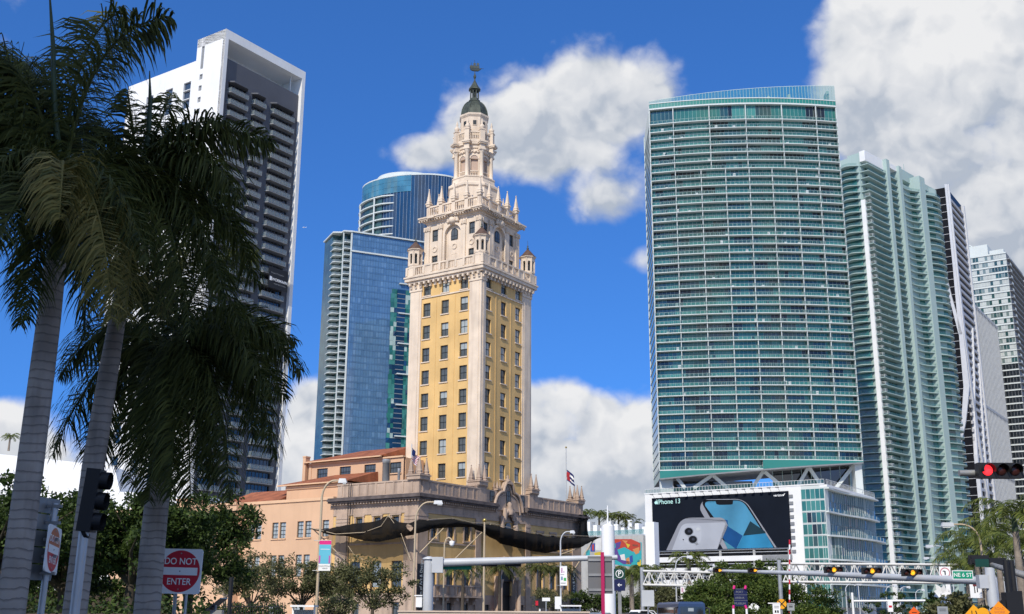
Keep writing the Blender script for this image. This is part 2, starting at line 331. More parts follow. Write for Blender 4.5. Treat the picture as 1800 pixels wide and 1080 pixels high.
# ---------------------------------------------------------------- historic tower
TT = (-5.5, 145.5); HT = 5.85
tw = thing('historic_tower', 'yellow and cream stone tower with ornate lantern, copper dome and balustraded base', 'tower', (TT[0], TT[1], 0), GRID)
PX = lambda x0, sg=1: (lambda s, z, d: (x0 + d*sg, s, z))     # faces looking along -x (left faces)
PY = lambda y0, sg=1: (lambda s, z, d: (s, y0 + d*sg, z))     # faces looking along -y (right faces)
win_cache = {}
def window_mesh(w, h, mat, nx=2, nz=2, fr=.07, sill=True, sillmat='cream'):
    k = (round(w,2), round(h,2), mat, nx, nz, sill, sillmat)
    if k not in win_cache:
        f = MB()
        f.box(-w/2,-w/2+fr,-.03,.05,0,h); f.box(w/2-fr,w/2,-.03,.05,0,h); f.box(-w/2+fr,w/2-fr,-.03,.05,0,fr); f.box(-w/2+fr,w/2-fr,-.03,.05,h-fr,h)
        for i in range(1, nx): x = -w/2+w*i/nx; f.box(x-.02,x+.02,-.01,.04,fr,h-fr)
        for i in range(1, nz): z = h*i/nz; f.box(-w/2+fr,w/2-fr,-.035,.045,z-.03,z+.03)
        if sill: f.box(-w/2-.1,w/2+.1,-.34,-.03,-.14,-.005, m=1)
        fo = f.build('window', ['frame', sillmat]); p = MB()
        if mat == 'half': p.box(-w/2+.02,w/2-.02,.012,.03,.02,h*.55); p.box(-w/2+.02,w/2-.02,.0,.03,h*.55,h-.02,m=1)
        else: p.box(-w/2+.02,w/2-.02,.012,.03,.02,h-.02)
        po = p.build('pane', ['pane','panelight'] if mat == 'half' else mat); me = (fo.data, po.data); bpy.data.objects.remove(fo); bpy.data.objects.remove(po); win_cache[k] = me
    return win_cache[k]
def put_window(parent, x, y, z, face, w, h, mat='pane', **kw):
    a, p = window_mesh(w, h, mat, **kw)
    o = bpy.data.objects.new('window', a); COL.objects.link(o); o.parent = parent; o.location = (x, y, z); o.rotation_euler.z = 0 if face == 'y' else -pi/2
    q = bpy.data.objects.new('pane', p); COL.objects.link(q); q.parent = o; return o

# --- shaft
rows = [42.75, 39.85, 36.8, 33.75, 30.75, 27.7, 24.65, 21.55, 18.45]
WW, WH = 1.22, 1.85
colx = [-3.02, .06, 3.1]; coly = [-4.1, -.62, 2.75]            # left face (along y), right face (along x)
b = MB(); ZB = 13.6
hl = [(c-WW/2, c+WW/2, z-WH/2, z+WH/2) for c in colx for z in rows]; hr = [(c-WW/2, c+WW/2, z-WH/2, z+WH/2) for c in coly for z in rows]
b.wall(PX(-HT+.12), -3.95, 3.95, ZB, 44.2, hl, .30); b.wall(PY(-HT+.12), -4.9+.1, 3.7, ZB, 44.2, hr, .30)
b.box(-HT+.46, HT-.1, -HT+.46, HT-.1, ZB, 44.2)
for c in (-1.48, 1.58):                                          # grooves between the bays, as raised flat strips
    b.box(-HT+.075,-HT+.12, c-.13, c+.13, ZB, 41.2)
for c in (-2.36, 1.06): b.box(c-.13, c+.13, -HT+.075, -HT+.12, ZB, 41.2)
b.build('shaft_wall', 'yellow', tw)
b = MB()
for sx in (-1, 1):
    for sy in (-1, 1):
        x0, x1 = (sx*HT, sx*3.7) if sx > 0 else (-HT, -4.8); y0, y1 = (sy*HT, sy*3.95)
        X0, X1 = min(x0,x1), max(x0,x1); Y0, Y1 = min(y0,y1), max(y0,y1)
        b.box(X0, X1, Y0, Y1, ZB, 43.5)
        for k in (.35,):                                          # a raised inner panel on each pilaster
            b.box(X0+k, X1-k, Y0-.06 if sy<0 else Y1, Y0 if sy<0 else Y1+.06, ZB+1, 42.4); b.box(X0-.06 if sx<0 else X1, X0 if sx<0 else X1+.06, Y0+k, Y1-k, ZB+1, 42.4)
        b.box(X0-.1, X1+.1, Y0-.1, Y1+.1, 42.6, 43.5)
b.build('corner_pilaster', 'cream', tw)
b = MB()
b.box(-HT+.0, -HT+.119, -3.95, 3.95, 41.45, 41.62); b.box(-4.8, 3.7, -HT+.0, -HT+.119, 41.45, 41.62)
b.build('string_course', 'cream', tw)
for i, c in enumerate(colx):
    for j, z in enumerate(rows):
        put_window(tw, -HT+.34, c, z-WH/2, 'x', WW, WH, ('pane','half','pane','panelight','pane','half','pane')[(i*3+j*5+i*j) % 7])
for i, c in enumerate(coly):
    for j, z in enumerate(rows):
        put_window(tw, c, -HT+.34, z-WH/2, 'y', WW, WH, ('pane','pane','half','pane','panelight')[(i*2+j*3+i*j) % 5])
# --- bracketed balcony with balustrade
b = MB(); LG = 6.45
b.box(-LG, LG, -LG, LG, 44.0, 44.42); b.box(-LG-.12, LG+.12, -LG-.12, LG+.12, 44.42, 44.62); b.box(-LG+.25, LG-.25, -LG+.25, LG-.25, 43.72, 44.0)
for k in range(15):
    c = -5.6 + k*.8
    for p0, p1 in ((-LG+.04, -HT+.1),):
        for z0, z1, q in ((43.35, 43.72, .0), (43.0, 43.35, .28)):
            b.box(p0+q, p1, c-.15, c+.15, z0, z1); b.box(c-.15, c+.15, p0+q, p1, z0, z1)
b.build('bracket_ledge', 'cream', tw)
def balustrade(mb, H, z0, z1, piers, wide=.32, step=.24, th=.22, solid=()):
    for face in range(4):
        a = face*pi/2; mb.X = Matrix.Rotation(a, 4, 'Z')
        mb.box(-H, H, -H, -H+th, z0, z0+.2); mb.box(-H-.02, H+.02, -H-.04, -H+th+.04, z1-.2, z1)
        for p in piers: mb.box(p-wide, p+wide, -H-.05, -H+th+.05, z0+.2, z1-.2)
        for i in range(len(piers)-1):
            a0, a1 = piers[i]+wide, piers[i+1]-wide
            if i in solid: mb.box(a0, a1, -H+.04, -H+th-.04, z0+.2, z1-.2); continue
            k = max(2, int((a1-a0)/step))
            for q in range(k):
                x = a0 + (a1-a0)*(q+.5)/k; h = (z1-z0-.4)
                mb.lathe([(.055,0),(.09,h*.3),(.05,h*.6),(.075,h)], 6, (x, -H+th/2, z0+.2))
    mb.X = None
b = MB(); balustrade(b, LG-.1, 44.62, 46.0, [-6.2,-4.9,-3.3,-2.0,-.65,.65,2.0,3.3,4.9,6.2], .17, .26, solid=(0,2,6,8)); b.build('balustrade', 'cream', tw)
# --- corner turrets
tur = None
for sx, sy in ((-1,-1), (-1,1), (1,-1), (1,1)):
    if tur is None:
        t = MB(); n = 8
        t.lathe([(.95,44.62),(.95,46.15),(1.02,46.2),(1.02,46.3),(.92,46.35)], 8, ph=pi/8, smooth=False)
        for k in range(8):
            t.X = Matrix.Rotation(k*pi/4, 4, 'Z'); w = .92*tan(pi/8)
            hole = [(-.17,.17,46.5,47.75)]; P = lambda s_, z, d: (s_, -.88+d, z)
            t.wall(P, -w, w, 46.35, 48.35, hole, .16); t.box(-w*1.0-.04,-w+.07,-.93,-.86,46.35,48.35)
            t.lathe([(.17,0),(.17,.16)], 12, m=0) if False else None
            ar = [(-.19,47.75),(.19,47.75)] + [(.19*cos(q*pi/6), 47.75+.19*sin(q*pi/6)) for q in range(1,6)]
            t.add([(x, -.895, z) for x, z in ar], [tuple([0,1]+list(range(2,7)))], m=1)
        t.X = None; t.lathe([(.66,46.3),(.66,48.3)], 8, ph=pi/8, m=1, smooth=False)
        t.lathe([(.98,48.3),(1.06,48.45),(1.18,48.5),(1.18,48.62),(.9,48.64)], 8, ph=pi/8, smooth=False)
        tur = t.build('turret', ['cream','frame'], tw, (sx*(LG-.95), sy*(LG-.95), 0))
        r = MB(); r.lathe([(1.22,48.62),(.98,48.82),(.62,49.25),(.3,49.62),(.16,49.78)], 8, ph=pi/8, smooth=False); r.build('turret_roof', 'brown', tur)
        r = MB(); r.lathe([(.10,49.75),(.18,49.95),(.06,50.1),(.12,50.25),(.03,50.4),(.02,51.1)], 8); r.build('finial', 'bronze', tur)
    else:
        dup(tur, tw, (sx*(LG-.95), sy*(LG-.95), 0))
# --- upper block
HU = 4.45
b = MB(); L_ = lambda c, hw, z0, z1: (c-hw, c+hw, z0, z1)
ho = [L_(-3.15,.48,49.75,51.4), L_(3.0,.48,49.75,51.4), L_(-3.15,.5,46.4,47.7), L_(3.0,.5,46.4,47.7)]
for P in (PX(-HU), PY(-HU)):
    b.wall(P, -HU, HU, 44.6, 52.6, ho + [L_(-.1,1.35,44.7,51.55)], .28)
    # deep arched niche
    cc, n, rr = -.1, 12, 1.35
    pts = [(cc+rr*cos(pi*i/n), 50.2+rr*sin(pi*i/n)) for i in range(n+1)]
    for (a0, z0), (a1, z1) in zip(pts, pts[1:]):
        b.add([P(a0,z0,-.18),P(a1,z1,-.18),P(a1,z1,.0),P(a0,z0,.0)], [(0,1,2,3)])
        q0, q1 = (cc+(a0-cc)*1.24, 50.2+(z0-50.2)*1.24), (cc+(a1-cc)*1.24, 50.2+(z1-50.2)*1.24)
        b.add([P(a0,z0,-.18),P(a1,z1,-.18),P(*q1,-.18),P(*q0,-.18),P(*q1,0),P(*q0,0)], [(0,1,2,3),(3,2,4,5)])
    for sg in (-1, 1):                                            # spandrels beside the arch
        sp = [(x, z) for x, z in pts if (x-cc)*sg >= -1e-6]
        sp.sort(key=lambda q: q[1])
        b.add([P(cc+sg*rr,51.55,0)]+[P(x,z,0) for x, z in sp], [tuple(range(len(sp)+1))])
    for (a0, z0), (a1, z1) in zip(pts, pts[1:]): b.add([P(a0,z0,0),P(a1,z1,0),P(a1,z1,.28),P(a0,z0,.28)], [(0,1,2,3)])
    for sg in (-1, 1):
        a0, a1 = sorted((cc+sg*rr, cc+sg*rr*1.24)); b.add([P(a0,44.7,-.18),P(a1,44.7,-.18),P(a1,50.2,-.18),P(a0,50.2,-.18),P(a0,44.7,.28),P(a0,50.2,.28),P(a1,44.7,.28),P(a1,50.2,.28)], [(0,1,2,3),(0,3,5,4),(1,2,7,6)])
    b.wall(P, cc-rr, cc+rr, 44.7, 50.2, [L_(-.1,.55,46.3,47.6)], .25) if False else None
    Pn = (lambda P: (lambda s, z, d: P(s, z, d+.28)))(P)
    b.wall(Pn, cc-rr, cc+rr, 44.7, 51.55, [L_(cc,.5,46.3,47.5)], .2)
    for c in (-3.15, cc, 3.0):                                    # round medallions
        dd = .28 if c == cc else 0
        ring = [(c+.42*cos(2*pi*i/14), 48.6+.42*sin(2*pi*i/14)) for i in range(14)]; rin = [(c+.27*cos(2*pi*i/14), 48.6+.27*sin(2*pi*i/14)) for i in range(14)]
        v = [P(*q, dd-.1) for q in ring] + [P(*q, dd-.1) for q in rin] + [P(*q, dd) for q in ring] + [P(*q, dd) for q in rin]
        b.add(v, [(i,(i+1)%14,14+(i+1)%14,14+i) for i in range(14)] + [(i,(i+1)%14,28+(i+1)%14,28+i) for i in range(14)] + [(14+i,14+(i+1)%14,42+(i+1)%14,42+i) for i in range(14)])
    # carved cartouche over the arch
    for k in range(9):
        a = pi*k/8; x, z = cc+.75*cos(a), 52.0+.75*sin(a)
        p = P(x, z, -.22); b.sphere(p, .26, 6)
    b.sphere(P(cc,52.1,-.25), .55, 8); b.sphere(P(cc,52.95,-.45), .34, 7)
b.box(-HU+.3, HU, -HU+.3, HU, 44.6, 52.6)
b.build('belfry_wall', 'cream', tw)
b = MB()
for face in range(2):
    b.X = Matrix.Rotation(-face*pi/2, 4, 'Z') @ Matrix.Scale(1, 4)
    for c in (-4.3,-2.05,1.85,4.3):
        w = .42 if abs(c) > 4 else .33; b.box(c-w, c+w, -HU-.16, -HU-.002, 44.62, 51.3); b.box(c-w-.1, c+w+.1, -HU-.26, -HU-.002, 51.3, 51.9)
        for q in (-.2,.2): b.lathe([(.10,0),(.14,.2),(.16,.4)], 6, (c+q, -HU-.26, 51.35))
b.X = None; b.build('belfry_pilaster', 'cream', tw)
for face in 'xy':
    for c in (-3.15, 3.0):
        for z, h, w in ((49.75,1.65,.96), (46.4,1.3,1.0)):
            cc2 = c
            if face == 'x': put_window(tw, -HU+.2, cc2, z, 'x', w, h, sill=False)
            else: put_window(tw, cc2, -HU+.2, z, 'y', w, h, sill=False)
    if face == 'x': put_window(tw, -HU+.46, -.1, 46.3, 'x', 1.0, 1.2, sill=False)
    else: put_window(tw, -.1, -HU+.46, 46.3, 'y', 1.0, 1.2, sill=False)
    f = MB(); hw = .56; ar = [(-hw,0),(hw,0),(hw,1.05)] + [(hw*cos(q*pi/8), 1.05+hw*sin(q*pi/8)) for q in range(1,8)] + [(-hw,1.05)]
    f.add([(x,0,z) for x, z in ar] + [(x,.1,z) for x, z in ar], [tuple(range(len(ar)))] + [(i,(i+1)%len(ar),len(ar)+(i+1)%len(ar),len(ar)+i) for i in range(len(ar))])
    f.box(-.02,.02,-.03,-.001,.05,1.55); f.box(-hw,hw,-.03,-.001,.5,.55)
    o = f.build('window', 'frame', tw, (-HU+.2, -.1, 49.5) if face == 'x' else (-.1, -HU+.2, 49.5), -pi/2 if face == 'x' else 0)
    g = MB(); k = .86; g.add([(x*k,-.012,z*k+.08) for x, z in ar], [tuple(range(len(ar)))]); g.build('pane', 'pane', o)
b = MB()
for z0, z1, o in ((52.35,52.6,.15),(52.6,52.82,.45),(52.82,53.0,.8),(53.0,53.2,.92)): b.box(-HU-o, HU+o, -HU-o, HU+o, z0, z1)
for k in range(24):
    c = -HU-.3+k*.435; b.box(c-.1, c+.1, -HU-.72, -HU-.45, 52.62, 52.815); b.box(-HU-.72, -HU-.45, c-.1, c+.1, 52.62, 52.815)
for c in (-3.1, 0, 3.1):                                          # projecting breaks of the cornice
    b.box(c-.55, c+.55, -HU-1.04, -HU-.91, 52.84, 53.18); b.box(-HU-1.04, -HU-.91, c-.55, c+.55, 52.84, 53.18)
b.build('cornice', 'cream', tw)
b = MB(); HB = 4.42; pp = [-4.3,-2.15,0,2.15,4.3]; balustrade(b, HB, 53.2, 54.95, pp, .28, .27); b.build('roof_balustrade', 'cream', tw)
pin = None
for i, x in enumerate(pp):
    for j, y in enumerate(pp):
        if 0 < i < 4 and 0 < j < 4: continue
        X, Y = x*(HB-.11)/4.3, y*(HB-.11)/4.3
        if pin is None:
            q = MB(); q.lathe([(.42,0),(.42,.3),(.54,.33),(.54,.45),(.34,.6),(.40,.75),(.30,.9),(.05,2.5)], 4, ph=pi/4, smooth=False); q.sphere((0,0,2.55), .10, 6)
            pin = q.build('pinnacle', 'cream', tw, (X, Y, 54.95))
        else: dup(pin, tw, (X, Y, 54.95))
# --- octagonal lantern
CX, CY = .25, .2; PH = radians(22.5-6)
b = MB(); c0 = (CX, CY, 0)
b.lathe([(4.1,53.2),(4.1,55.2),(3.7,55.5),(3.55,57.4),(3.75,57.6),(3.75,57.9),(3.2,58.3),(3.1,58.9),(3.2,59.0),(3.2,59.15),(2.5,59.16)], 8, c0, PH, smooth=False)
for k in range(8):
    a = PH + pi/8 + k*pi/4; b.X = Matrix.Translation((CX,CY,0)) @ Matrix.Rotation(a+pi/2, 4, 'Z')
    rin = 2.35*cos(pi/8); w = 2.35*sin(pi/8)
    b.wall(lambda s, z, d: (s, -rin+d, z), -w, w, 59.1, 63.6, [(-.52,.52,59.3,61.9)], .3)
    ar = [(.52*cos(pi*i/8), 61.9+.52*sin(pi*i/8)) for i in range(9)]
    b.add([(x,-rin+.0,z) for x, z in ar]+[(x,-rin+.3,z) for x, z in ar], [(i,i+1,10+i,9+i) for i in range(8)])
    b.add([(x,-rin+.02-.03,z) for x, z in ar], [tuple(range(9))], m=1)
    b.add([(x*1.3,-rin-.08,61.9+(z-61.9)*1.3) for x, z in ar]+[(x,-rin-.08,z) for x, z in ar]+[(x*1.3,-rin,61.9+(z-61.9)*1.3) for x, z in ar], [(i,i+1,10+i,9+i) for i in range(8)]+[(i,i+1,19+i,18+i) for i in range(8)])
    b.add([(-.52,-rin+.3,59.3),(.52,-rin+.3,59.3),(.52,-rin+.3,62.4),(-.52,-rin+.3,62.4)], [(0,1,2,3)], m=1)
    if k % 2 == 0: b.lathe([(.22,0),(.22,.05)], 12, (0,-rin+.1,0)) if False else None
    for q in range(5): b.lathe([(.05,0),(.08,.25),(.045,.5),(.07,.75)], 6, (-.42+q*.21, -rin-.02, 59.25))
    b.box(-.55,.55,-rin-.1,-rin+.06,60.0,60.15); b.box(-.55,.55,-rin-.1,-rin+.06,59.12,59.25)
    for q in range(5): b.sphere((-.5+q*.25, -rin-.08, 62.9+.12*(q%2)), .17, 6)      # carved swags
    b.X = None
b.lathe([(2.3,63.4),(2.5,63.5),(2.5,63.9),(2.75,64.0),(2.75,64.25),(2.2,64.3)], 8, c0, PH, smooth=False)
b.build('lantern_wall', ['cream', pm('pale_pink_niche', (.47,.35,.27), .85, var=.08)], tw)
col = None
for k in range(8):
    a = PH + k*pi/4; x, y = CX+2.62*cos(a), CY+2.62*sin(a)
    if col is None:
        q = MB(); q.box(-.42,.42,-.42,.42,58.95,59.15); q.lathe([(.36,59.15),(.36,59.3),(.27,59.4),(.28,60.5),(.235,62.6),(.26,62.65),(.40,63.0),(.42,63.1)], 12)
        q.box(-.45,.45,-.45,.45,63.1,63.3); q.box(-.36,.36,-.36,.36,63.3,63.95); q.box(-.62,.62,-.55,.55,63.95,64.12); q.box(-.72,.72,-.62,.62,64.12,64.35)
        q.box(-.33,.33,-.33,.33,64.35,66.1); q.box(-.40,.40,-.40,.40,66.1,66.25)
        q.lathe([(.22,66.25),(.34,66.5),(.40,66.75),(.2,66.95),(.10,67.05),(.18,67.3),(.13,67.5),(.03,67.9)], 10)
        col = q.build('column', 'cream', tw, (x, y, 0), a)
    else: dup(col, tw, (x, y, 0), a)
b = MB()
for k in range(8):
    a = PH + pi/8 + k*pi/4; b.X = Matrix.Translation((CX,CY,0)) @ Matrix.Rotation(a+pi/2, 4, 'Z'); r = 2.6*cos(pi/8); w = 2.6*sin(pi/8)
    b.box(-w+.2,w-.2,-r-.1,-r+.12,64.3,64.75); b.box(-w+.2,w-.2,-r-.12,-r+.14,65.75,65.95)
    for q in range(6): x = -.6+q*.24; b.lathe([(.05,0),(.09,.3),(.05,.65),(.08,1.0)], 6, (x,-r,64.75))
b.X = None; b.build('lantern_balustrade', 'cream', tw)
b = MB()
b.lathe([(2.02,64.3),(2.0,66.9),(1.98,68.4),(2.06,68.5),(2.2,68.7),(2.2,68.95),(1.9,69.0)], 8, c0, PH, smooth=False)
for k in range(8):
    a = PH + pi/8 + k*pi/4; b.X = Matrix.Translation((CX,CY,0)) @ Matrix.Rotation(a+pi/2, 4, 'Z'); r = 2.0*cos(pi/8)
    b.box(-.24,.24,-r-.02,-r+.1,67.15,67.85, m=1); b.box(-.32,.32,-r-.06,-r-.021,67.07,67.15); b.box(-.32,-.24,-r-.06,-r-.021,67.15,67.93); b.box(.24,.32,-r-.06,-r-.021,67.15,67.93)
b.X = None; b.build('drum', ['cream', 'frame'], tw)
b = MB(); dp = [(2.0,69.0),(1.98,69.3),(1.9,69.8),(1.72,70.3),(1.45,70.8),(1.1,71.2),(.8,71.4),(.86,71.45),(.86,71.6)]
b.lathe(dp, 8, c0, PH, smooth=False)
for k in range(8):
    a = PH + k*pi/4; b.tube([(CX+(r+.02)*cos(a), CY+(r+.02)*sin(a), z) for r, z in dp[:7]], .06, 6)
b.build('dome', 'copper', tw)
b = MB(); b.lathe([(.84,71.6),(.66,71.75),(.66,71.9)], 8, c0, PH, smooth=False); b.lathe([(.36,71.9),(.36,73.2)], 8, c0, PH, m=1)
for k in range(8):
    a = PH + k*pi/4; b.lathe([(.10,71.9),(.09,73.2)], 6, (CX+.58*cos(a), CY+.58*sin(a), 0))
b.lathe([(.66,73.1),(.72,73.2),(.90,73.3),(.88,73.42),(.62,73.8),(.4,74.2),(.22,74.6),(.12,74.8),(.1,75.1),(.2,75.3),(.22,75.5),(.12,75.75),(.06,75.9),(.05,76.6)], 8, c0, PH, smooth=False)
b.build('cupola', ['copper','bronze'], tw)
b = MB(); b.X = Matrix.Translation((CX,CY,76.35)) @ Matrix.Rotation(-GRID+radians(8), 4, 'Z')        # weather vane: a three-masted ship
hull = [(-.75,.55),(-.62,.15),(-.3,.0),(.45,.0),(.85,.3),(.95,.45),(.4,.36),(-.3,.36)]
b.add([(x,-.12,z) for x, z in hull]+[(x,.12,z) for x, z in hull], [tuple(range(8)), tuple(range(15,7,-1))]+[(i,(i+1)%8,8+(i+1)%8,8+i) for i in range(8)])
for x, h in ((-.5,1.15),(-.05,1.6),(.42,1.25)):
    b.box(x-.025,x+.025,-.025,.025,.3,h+.15)
    for z0, z1, w in ((.45,.85,.24),(.92,1.25,.18)):
        if z1 < h+.1: b.prism([(x-w,-.03),(x+w*.9,-.06),(x+w,.03),(x-w*.9,.05)], z0, z1)
b.box(.85,1.25,-.02,.02,.42,.47); b.X = None
b.build('weather_vane', 'bronze', tw)

# --- base block
BU0, BU1, BV0, BV1 = -18.0, 18.0, -6.2, 6.6
tr = lambda c, w, z0, z1: (c-w/2, c+w/2, z0, z1)
ly = [2.5,-.25,-3.0]; lh = [tr(c,1.05,10.35,11.85) for c in ly] + [tr(c,1.5,4.0,6.9) for c in (2.9,-.3,-3.3)] + [tr(c,1.0,.3,2.4) for c in (2.6,-3.3)]
rx = [-15.1,-11.85,-8.65,7.4,10.6,13.75]; rh = [tr(c,1.15,9.5,11.2) for c in rx] + [tr(c,1.4,4.25,6.8) for c in rx] + [tr(c,.95,.6,2.35) for c in rx] + [tr(-4.3,.9,.6,2.2), tr(3.2,.9,.6,2.2)]
b = MB()
# rusticated ground storey, yellow upper storey, stone frieze
b.wall(PX(BU0), BV0, BV1, 0, 3.3, [h for h in lh if h[3] < 3], .3); b.wall(PX(BU0), BV0, BV1, 3.3, 12.2, [h for h in lh if h[3] > 3], .3, m=1); b.wall(PX(BU0), BV0, BV1, 12.2, 13.4, (), m=0)
door = (-2.05,.95,0,5.0)
b.wall(PY(BV0), BU0, BU1, 0, 3.3, [h for h in rh if h[3] < 3] + [(door[0],door[1],0,3.3)], .35); b.wall(PY(BV0), BU0, BU1, 3.3, 12.2, [h for h in rh if h[3] > 3] + [(door[0],door[1],3.3,5.0)], .3, m=1); b.wall(PY(BV0), BU0, BU1, 12.2, 13.4, ())
b.box(BU0+.45, BU1, BV0+.9, BV1, 0, 14.3, m=2); b.box(BU0+.001, BU1-.02, BV0+.02, BV1-.02, 13.41, 14.3)
b.build('base_wall', ['stone','yellow','stone'], tw)
b = MB()
for k in range(1, 7):                                             # rustication grooves stand proud as courses
    z = .45*k; b.box(BU0-.03, BU0, BV0, BV1, z, z+.34) if False else None
for (a0, a1) in ((-18.1,-16.3),(-7.0,-5.9),(3.9,5.0),(15.5,17.7)): 
    b.box(a0, a1, BV0-.14, BV0-.003, 0, 12.2)
    for z in (10.6,11.0,11.4,11.8): b.box(a0-.06, a1+.06, BV0-.2, BV0-.141, z, z+.22)
for (a0, a1) in ((-6.34,-4.35),(4.1,6.0)):
    b.box(BU0-.14, BU0-.003, a0, a1, 0, 12.2)
    for z in (10.6,11.0,11.4,11.8): b.box(BU0-.2, BU0-.141, a0-.06, a1+.06, z, z+.22)
b.box(BU0-.1, BU0-.002, BV0-.1, BV1, 12.2, 12.45); b.box(BU0, BU1, BV0-.1, BV0-.002, 12.2, 12.45)
b.box(BU0-.1, BU0-.002, -4.3, 4.1, 8.75, 8.95); b.box(-16.2, -7.1, BV0-.1, BV0-.002, 8.9, 9.1); b.box(5.1, 15.4, BV0-.1, BV0-.002, 8.9, 9.1)
b.box(BU0-.12, BU0-.003, -4.3, 4.1, 3.1, 3.4); b.box(-16.2, -7.1, BV0-.12, BV0-.003, 3.2, 3.45)
for c in ly: 
    b.box(BU0-.1,BU0-.002,c-.75,c-.53,10.2,12.0); b.box(BU0-.1,BU0-.002,c+.53,c+.75,10.2,12.0); b.box(BU0-.16,BU0-.002,c-.85,c+.85,12.0,12.18); b.box(BU0-.14,BU0-.002,c-.8,c+.8,10.0,10.2)
for c in rx:
    b.box(c-.8,c-.58,BV0-.1,BV0-.002,9.4,11.35); b.box(c+.58,c+.8,BV0-.1,BV0-.002,9.4,11.35); b.box(c-.9,c+.9,BV0-.16,BV0-.002,11.35,11.6); b.box(c-.85,c+.85,BV0-.14,BV0-.002,9.2,9.4)
    b.box(c-.95,c-.71,BV0-.08,BV0-.002,4.1,7.0); b.box(c+.71,c+.95,BV0-.08,BV0-.002,4.1,7.0); b.box(c-1.0,c+1.0,BV0-.14,BV0-.002,7.0,7.25)
b.build('corner_quoin', 'stone', tw)
for c in ly: put_window(tw, BU0+.22, c, 10.35, 'x', 1.05, 1.5, nx=3, sill=False)
for c, mt in ((2.9,'pane'),(-.3,'panelight'),(-3.3,'pane')): put_window(tw, BU0+.22, c, 4.0, 'x', 1.5, 2.9, mt, nx=3, nz=4, sill=False)
for c in (2.6,-3.3): put_window(tw, BU0+.22, c, .3, 'x', 1.0, 2.1, nz=3, sill=False)
for c in rx:
    put_window(tw, c, BV0+.22, 9.5, 'y', 1.15, 1.7, nx=3, sill=False); put_window(tw, c, BV0+.22, 4.25, 'y', 1.4, 2.55, nx=3, nz=3, sill=False); put_window(tw, c, BV0+.22, .6, 'y', .95, 1.75, nz=2, sill=False)
for c in (-4.3,3.2): put_window(tw, c, BV0+.22, .6, 'y', .9, 1.6, nz=2, sill=False)
# cornice with dentils
b = MB()
for z0, z1, o, m in ((13.2,13.42,.15,0),(13.66,13.86,.75,1),(13.86,14.12,.95,1),(14.12,14.26,.80,1)):
    b.box(BU0-o, BU0-.004, BV0-o, BV1+.35, z0, z1, m=m); b.box(BU0-.004, -3.2, BV0-o, BV0-.004, z0, z1, m=m); b.box(3.3, BU1+o, BV0-o, BV0-.004, z0, z1, m=m); b.box(BU1, BU1+o, BV0-.004, BV1, z0, z1, m=m)
for k in range(30):
    c = -6.6+k*.45
    if c < 6.7: b.box(BU0-.55, BU0-.16, c-.12, c+.12, 13.42, 13.66)
for k in range(84):
    c = -18.3+k*.44
    if not (-3.2 < c < 3.4): b.box(c-.12, c+.12, BV0-.55, BV0-.16, 13.42, 13.66)
b.box(BU0-.15, BU0-.01, BV0-.15, BV1, 13.42, 13.66); b.box(BU0-.01, -3.2, BV0-.15, BV0-.01, 13.42, 13.66); b.box(3.3, BU1, BV0-.15, BV0-.01, 13.42, 13.66)
b.build('base_cornice', ['stone','darkstone'], tw)
# parapet with panels
b = MB()
def para(x0, x1, y0, y1):
    b = MB()
    b.box(x0, x1, y0, y1, 14.26, 15.72); b.box(x0-.08, x1+.08, y0-.08, y1+.08, 15.72, 15.9); b.box(x0-.06, x1+.06, y0-.06, y1+.06, 14.26, 14.45)
    return b
b1_, b2_, b3_ = para(BU0-.25, BU0+.1, BV0-.25, 5.9), para(BU0+.2, -5.7, BV0-.25, BV0+.1), para(5.8, BU1+.2, BV0-.25, BV0+.1)
for k in range(9): c = -5.4+k*1.33; b1_.box(BU0-.31, BU0-.251, c-.12, c+.12, 14.46, 15.71)
for k in range(9): c = -17.6+k*1.4; b2_.box(c-.12, c+.12, BV0-.31, BV0-.251, 14.46, 15.71)
for k in range(9): c = 6.4+k*1.38; b3_.box(c-.12, c+.12, BV0-.31, BV0-.251, 14.46, 15.71)
[q.build('parapet', 'stone', tw) for q in (b1_, b2_, b3_)]
# clusters of pinnacles
cl = None
for x, y, z, sc in ((BU0+.4, BV0+.4, 15.9, 1.0), (BU1-.6, BV0+.4, 15.9, 1.0), (-6.1, BV0+.35, 16.3, 1.0), (5.5, BV0+.3, 16.3, 1.0), (-2.35, BV0+.1, 16.0, .45)):
    if cl is None:
        q = MB(); q.box(-.95,.95,-.95,.95,-.05,.35); q.box(-1.05,1.05,-1.05,1.05,.35,.5)
        for a_, b_ in ((-.62,-.62),(.62,-.62),(-.62,.62),(.62,.62)):
            q.lathe([(.40,.5),(.47,.62),(.30,.72),(.36,.9),(.29,1.05),(.05,2.35),(.10,2.4),(.03,2.5)], 6, (a_, b_, 0), smooth=False)
        cl = q.build('pinnacle_cluster', 'stone', tw, (x, y, z))
    else:
        c_ = dup(cl, tw, (x, y, z)); c_.scale = (sc*.95, sc*.95, sc)
for x0, x1, p0, p1 in ((-7.1,-5.1,-5.1,-2.4),(4.5,6.5,2.6,4.5)):
    b = MB(); b.box(x0,x1,BV0-.3,BV0+1.3,14.27,16.1); b.box(x0-.1,x1+.1,BV0-.4,BV0+1.35,16.1,16.3); b.box(p0,p1,BV0-.1,BV0+.3,14.27,15.9); b.build('parapet_pier', 'stone', tw)
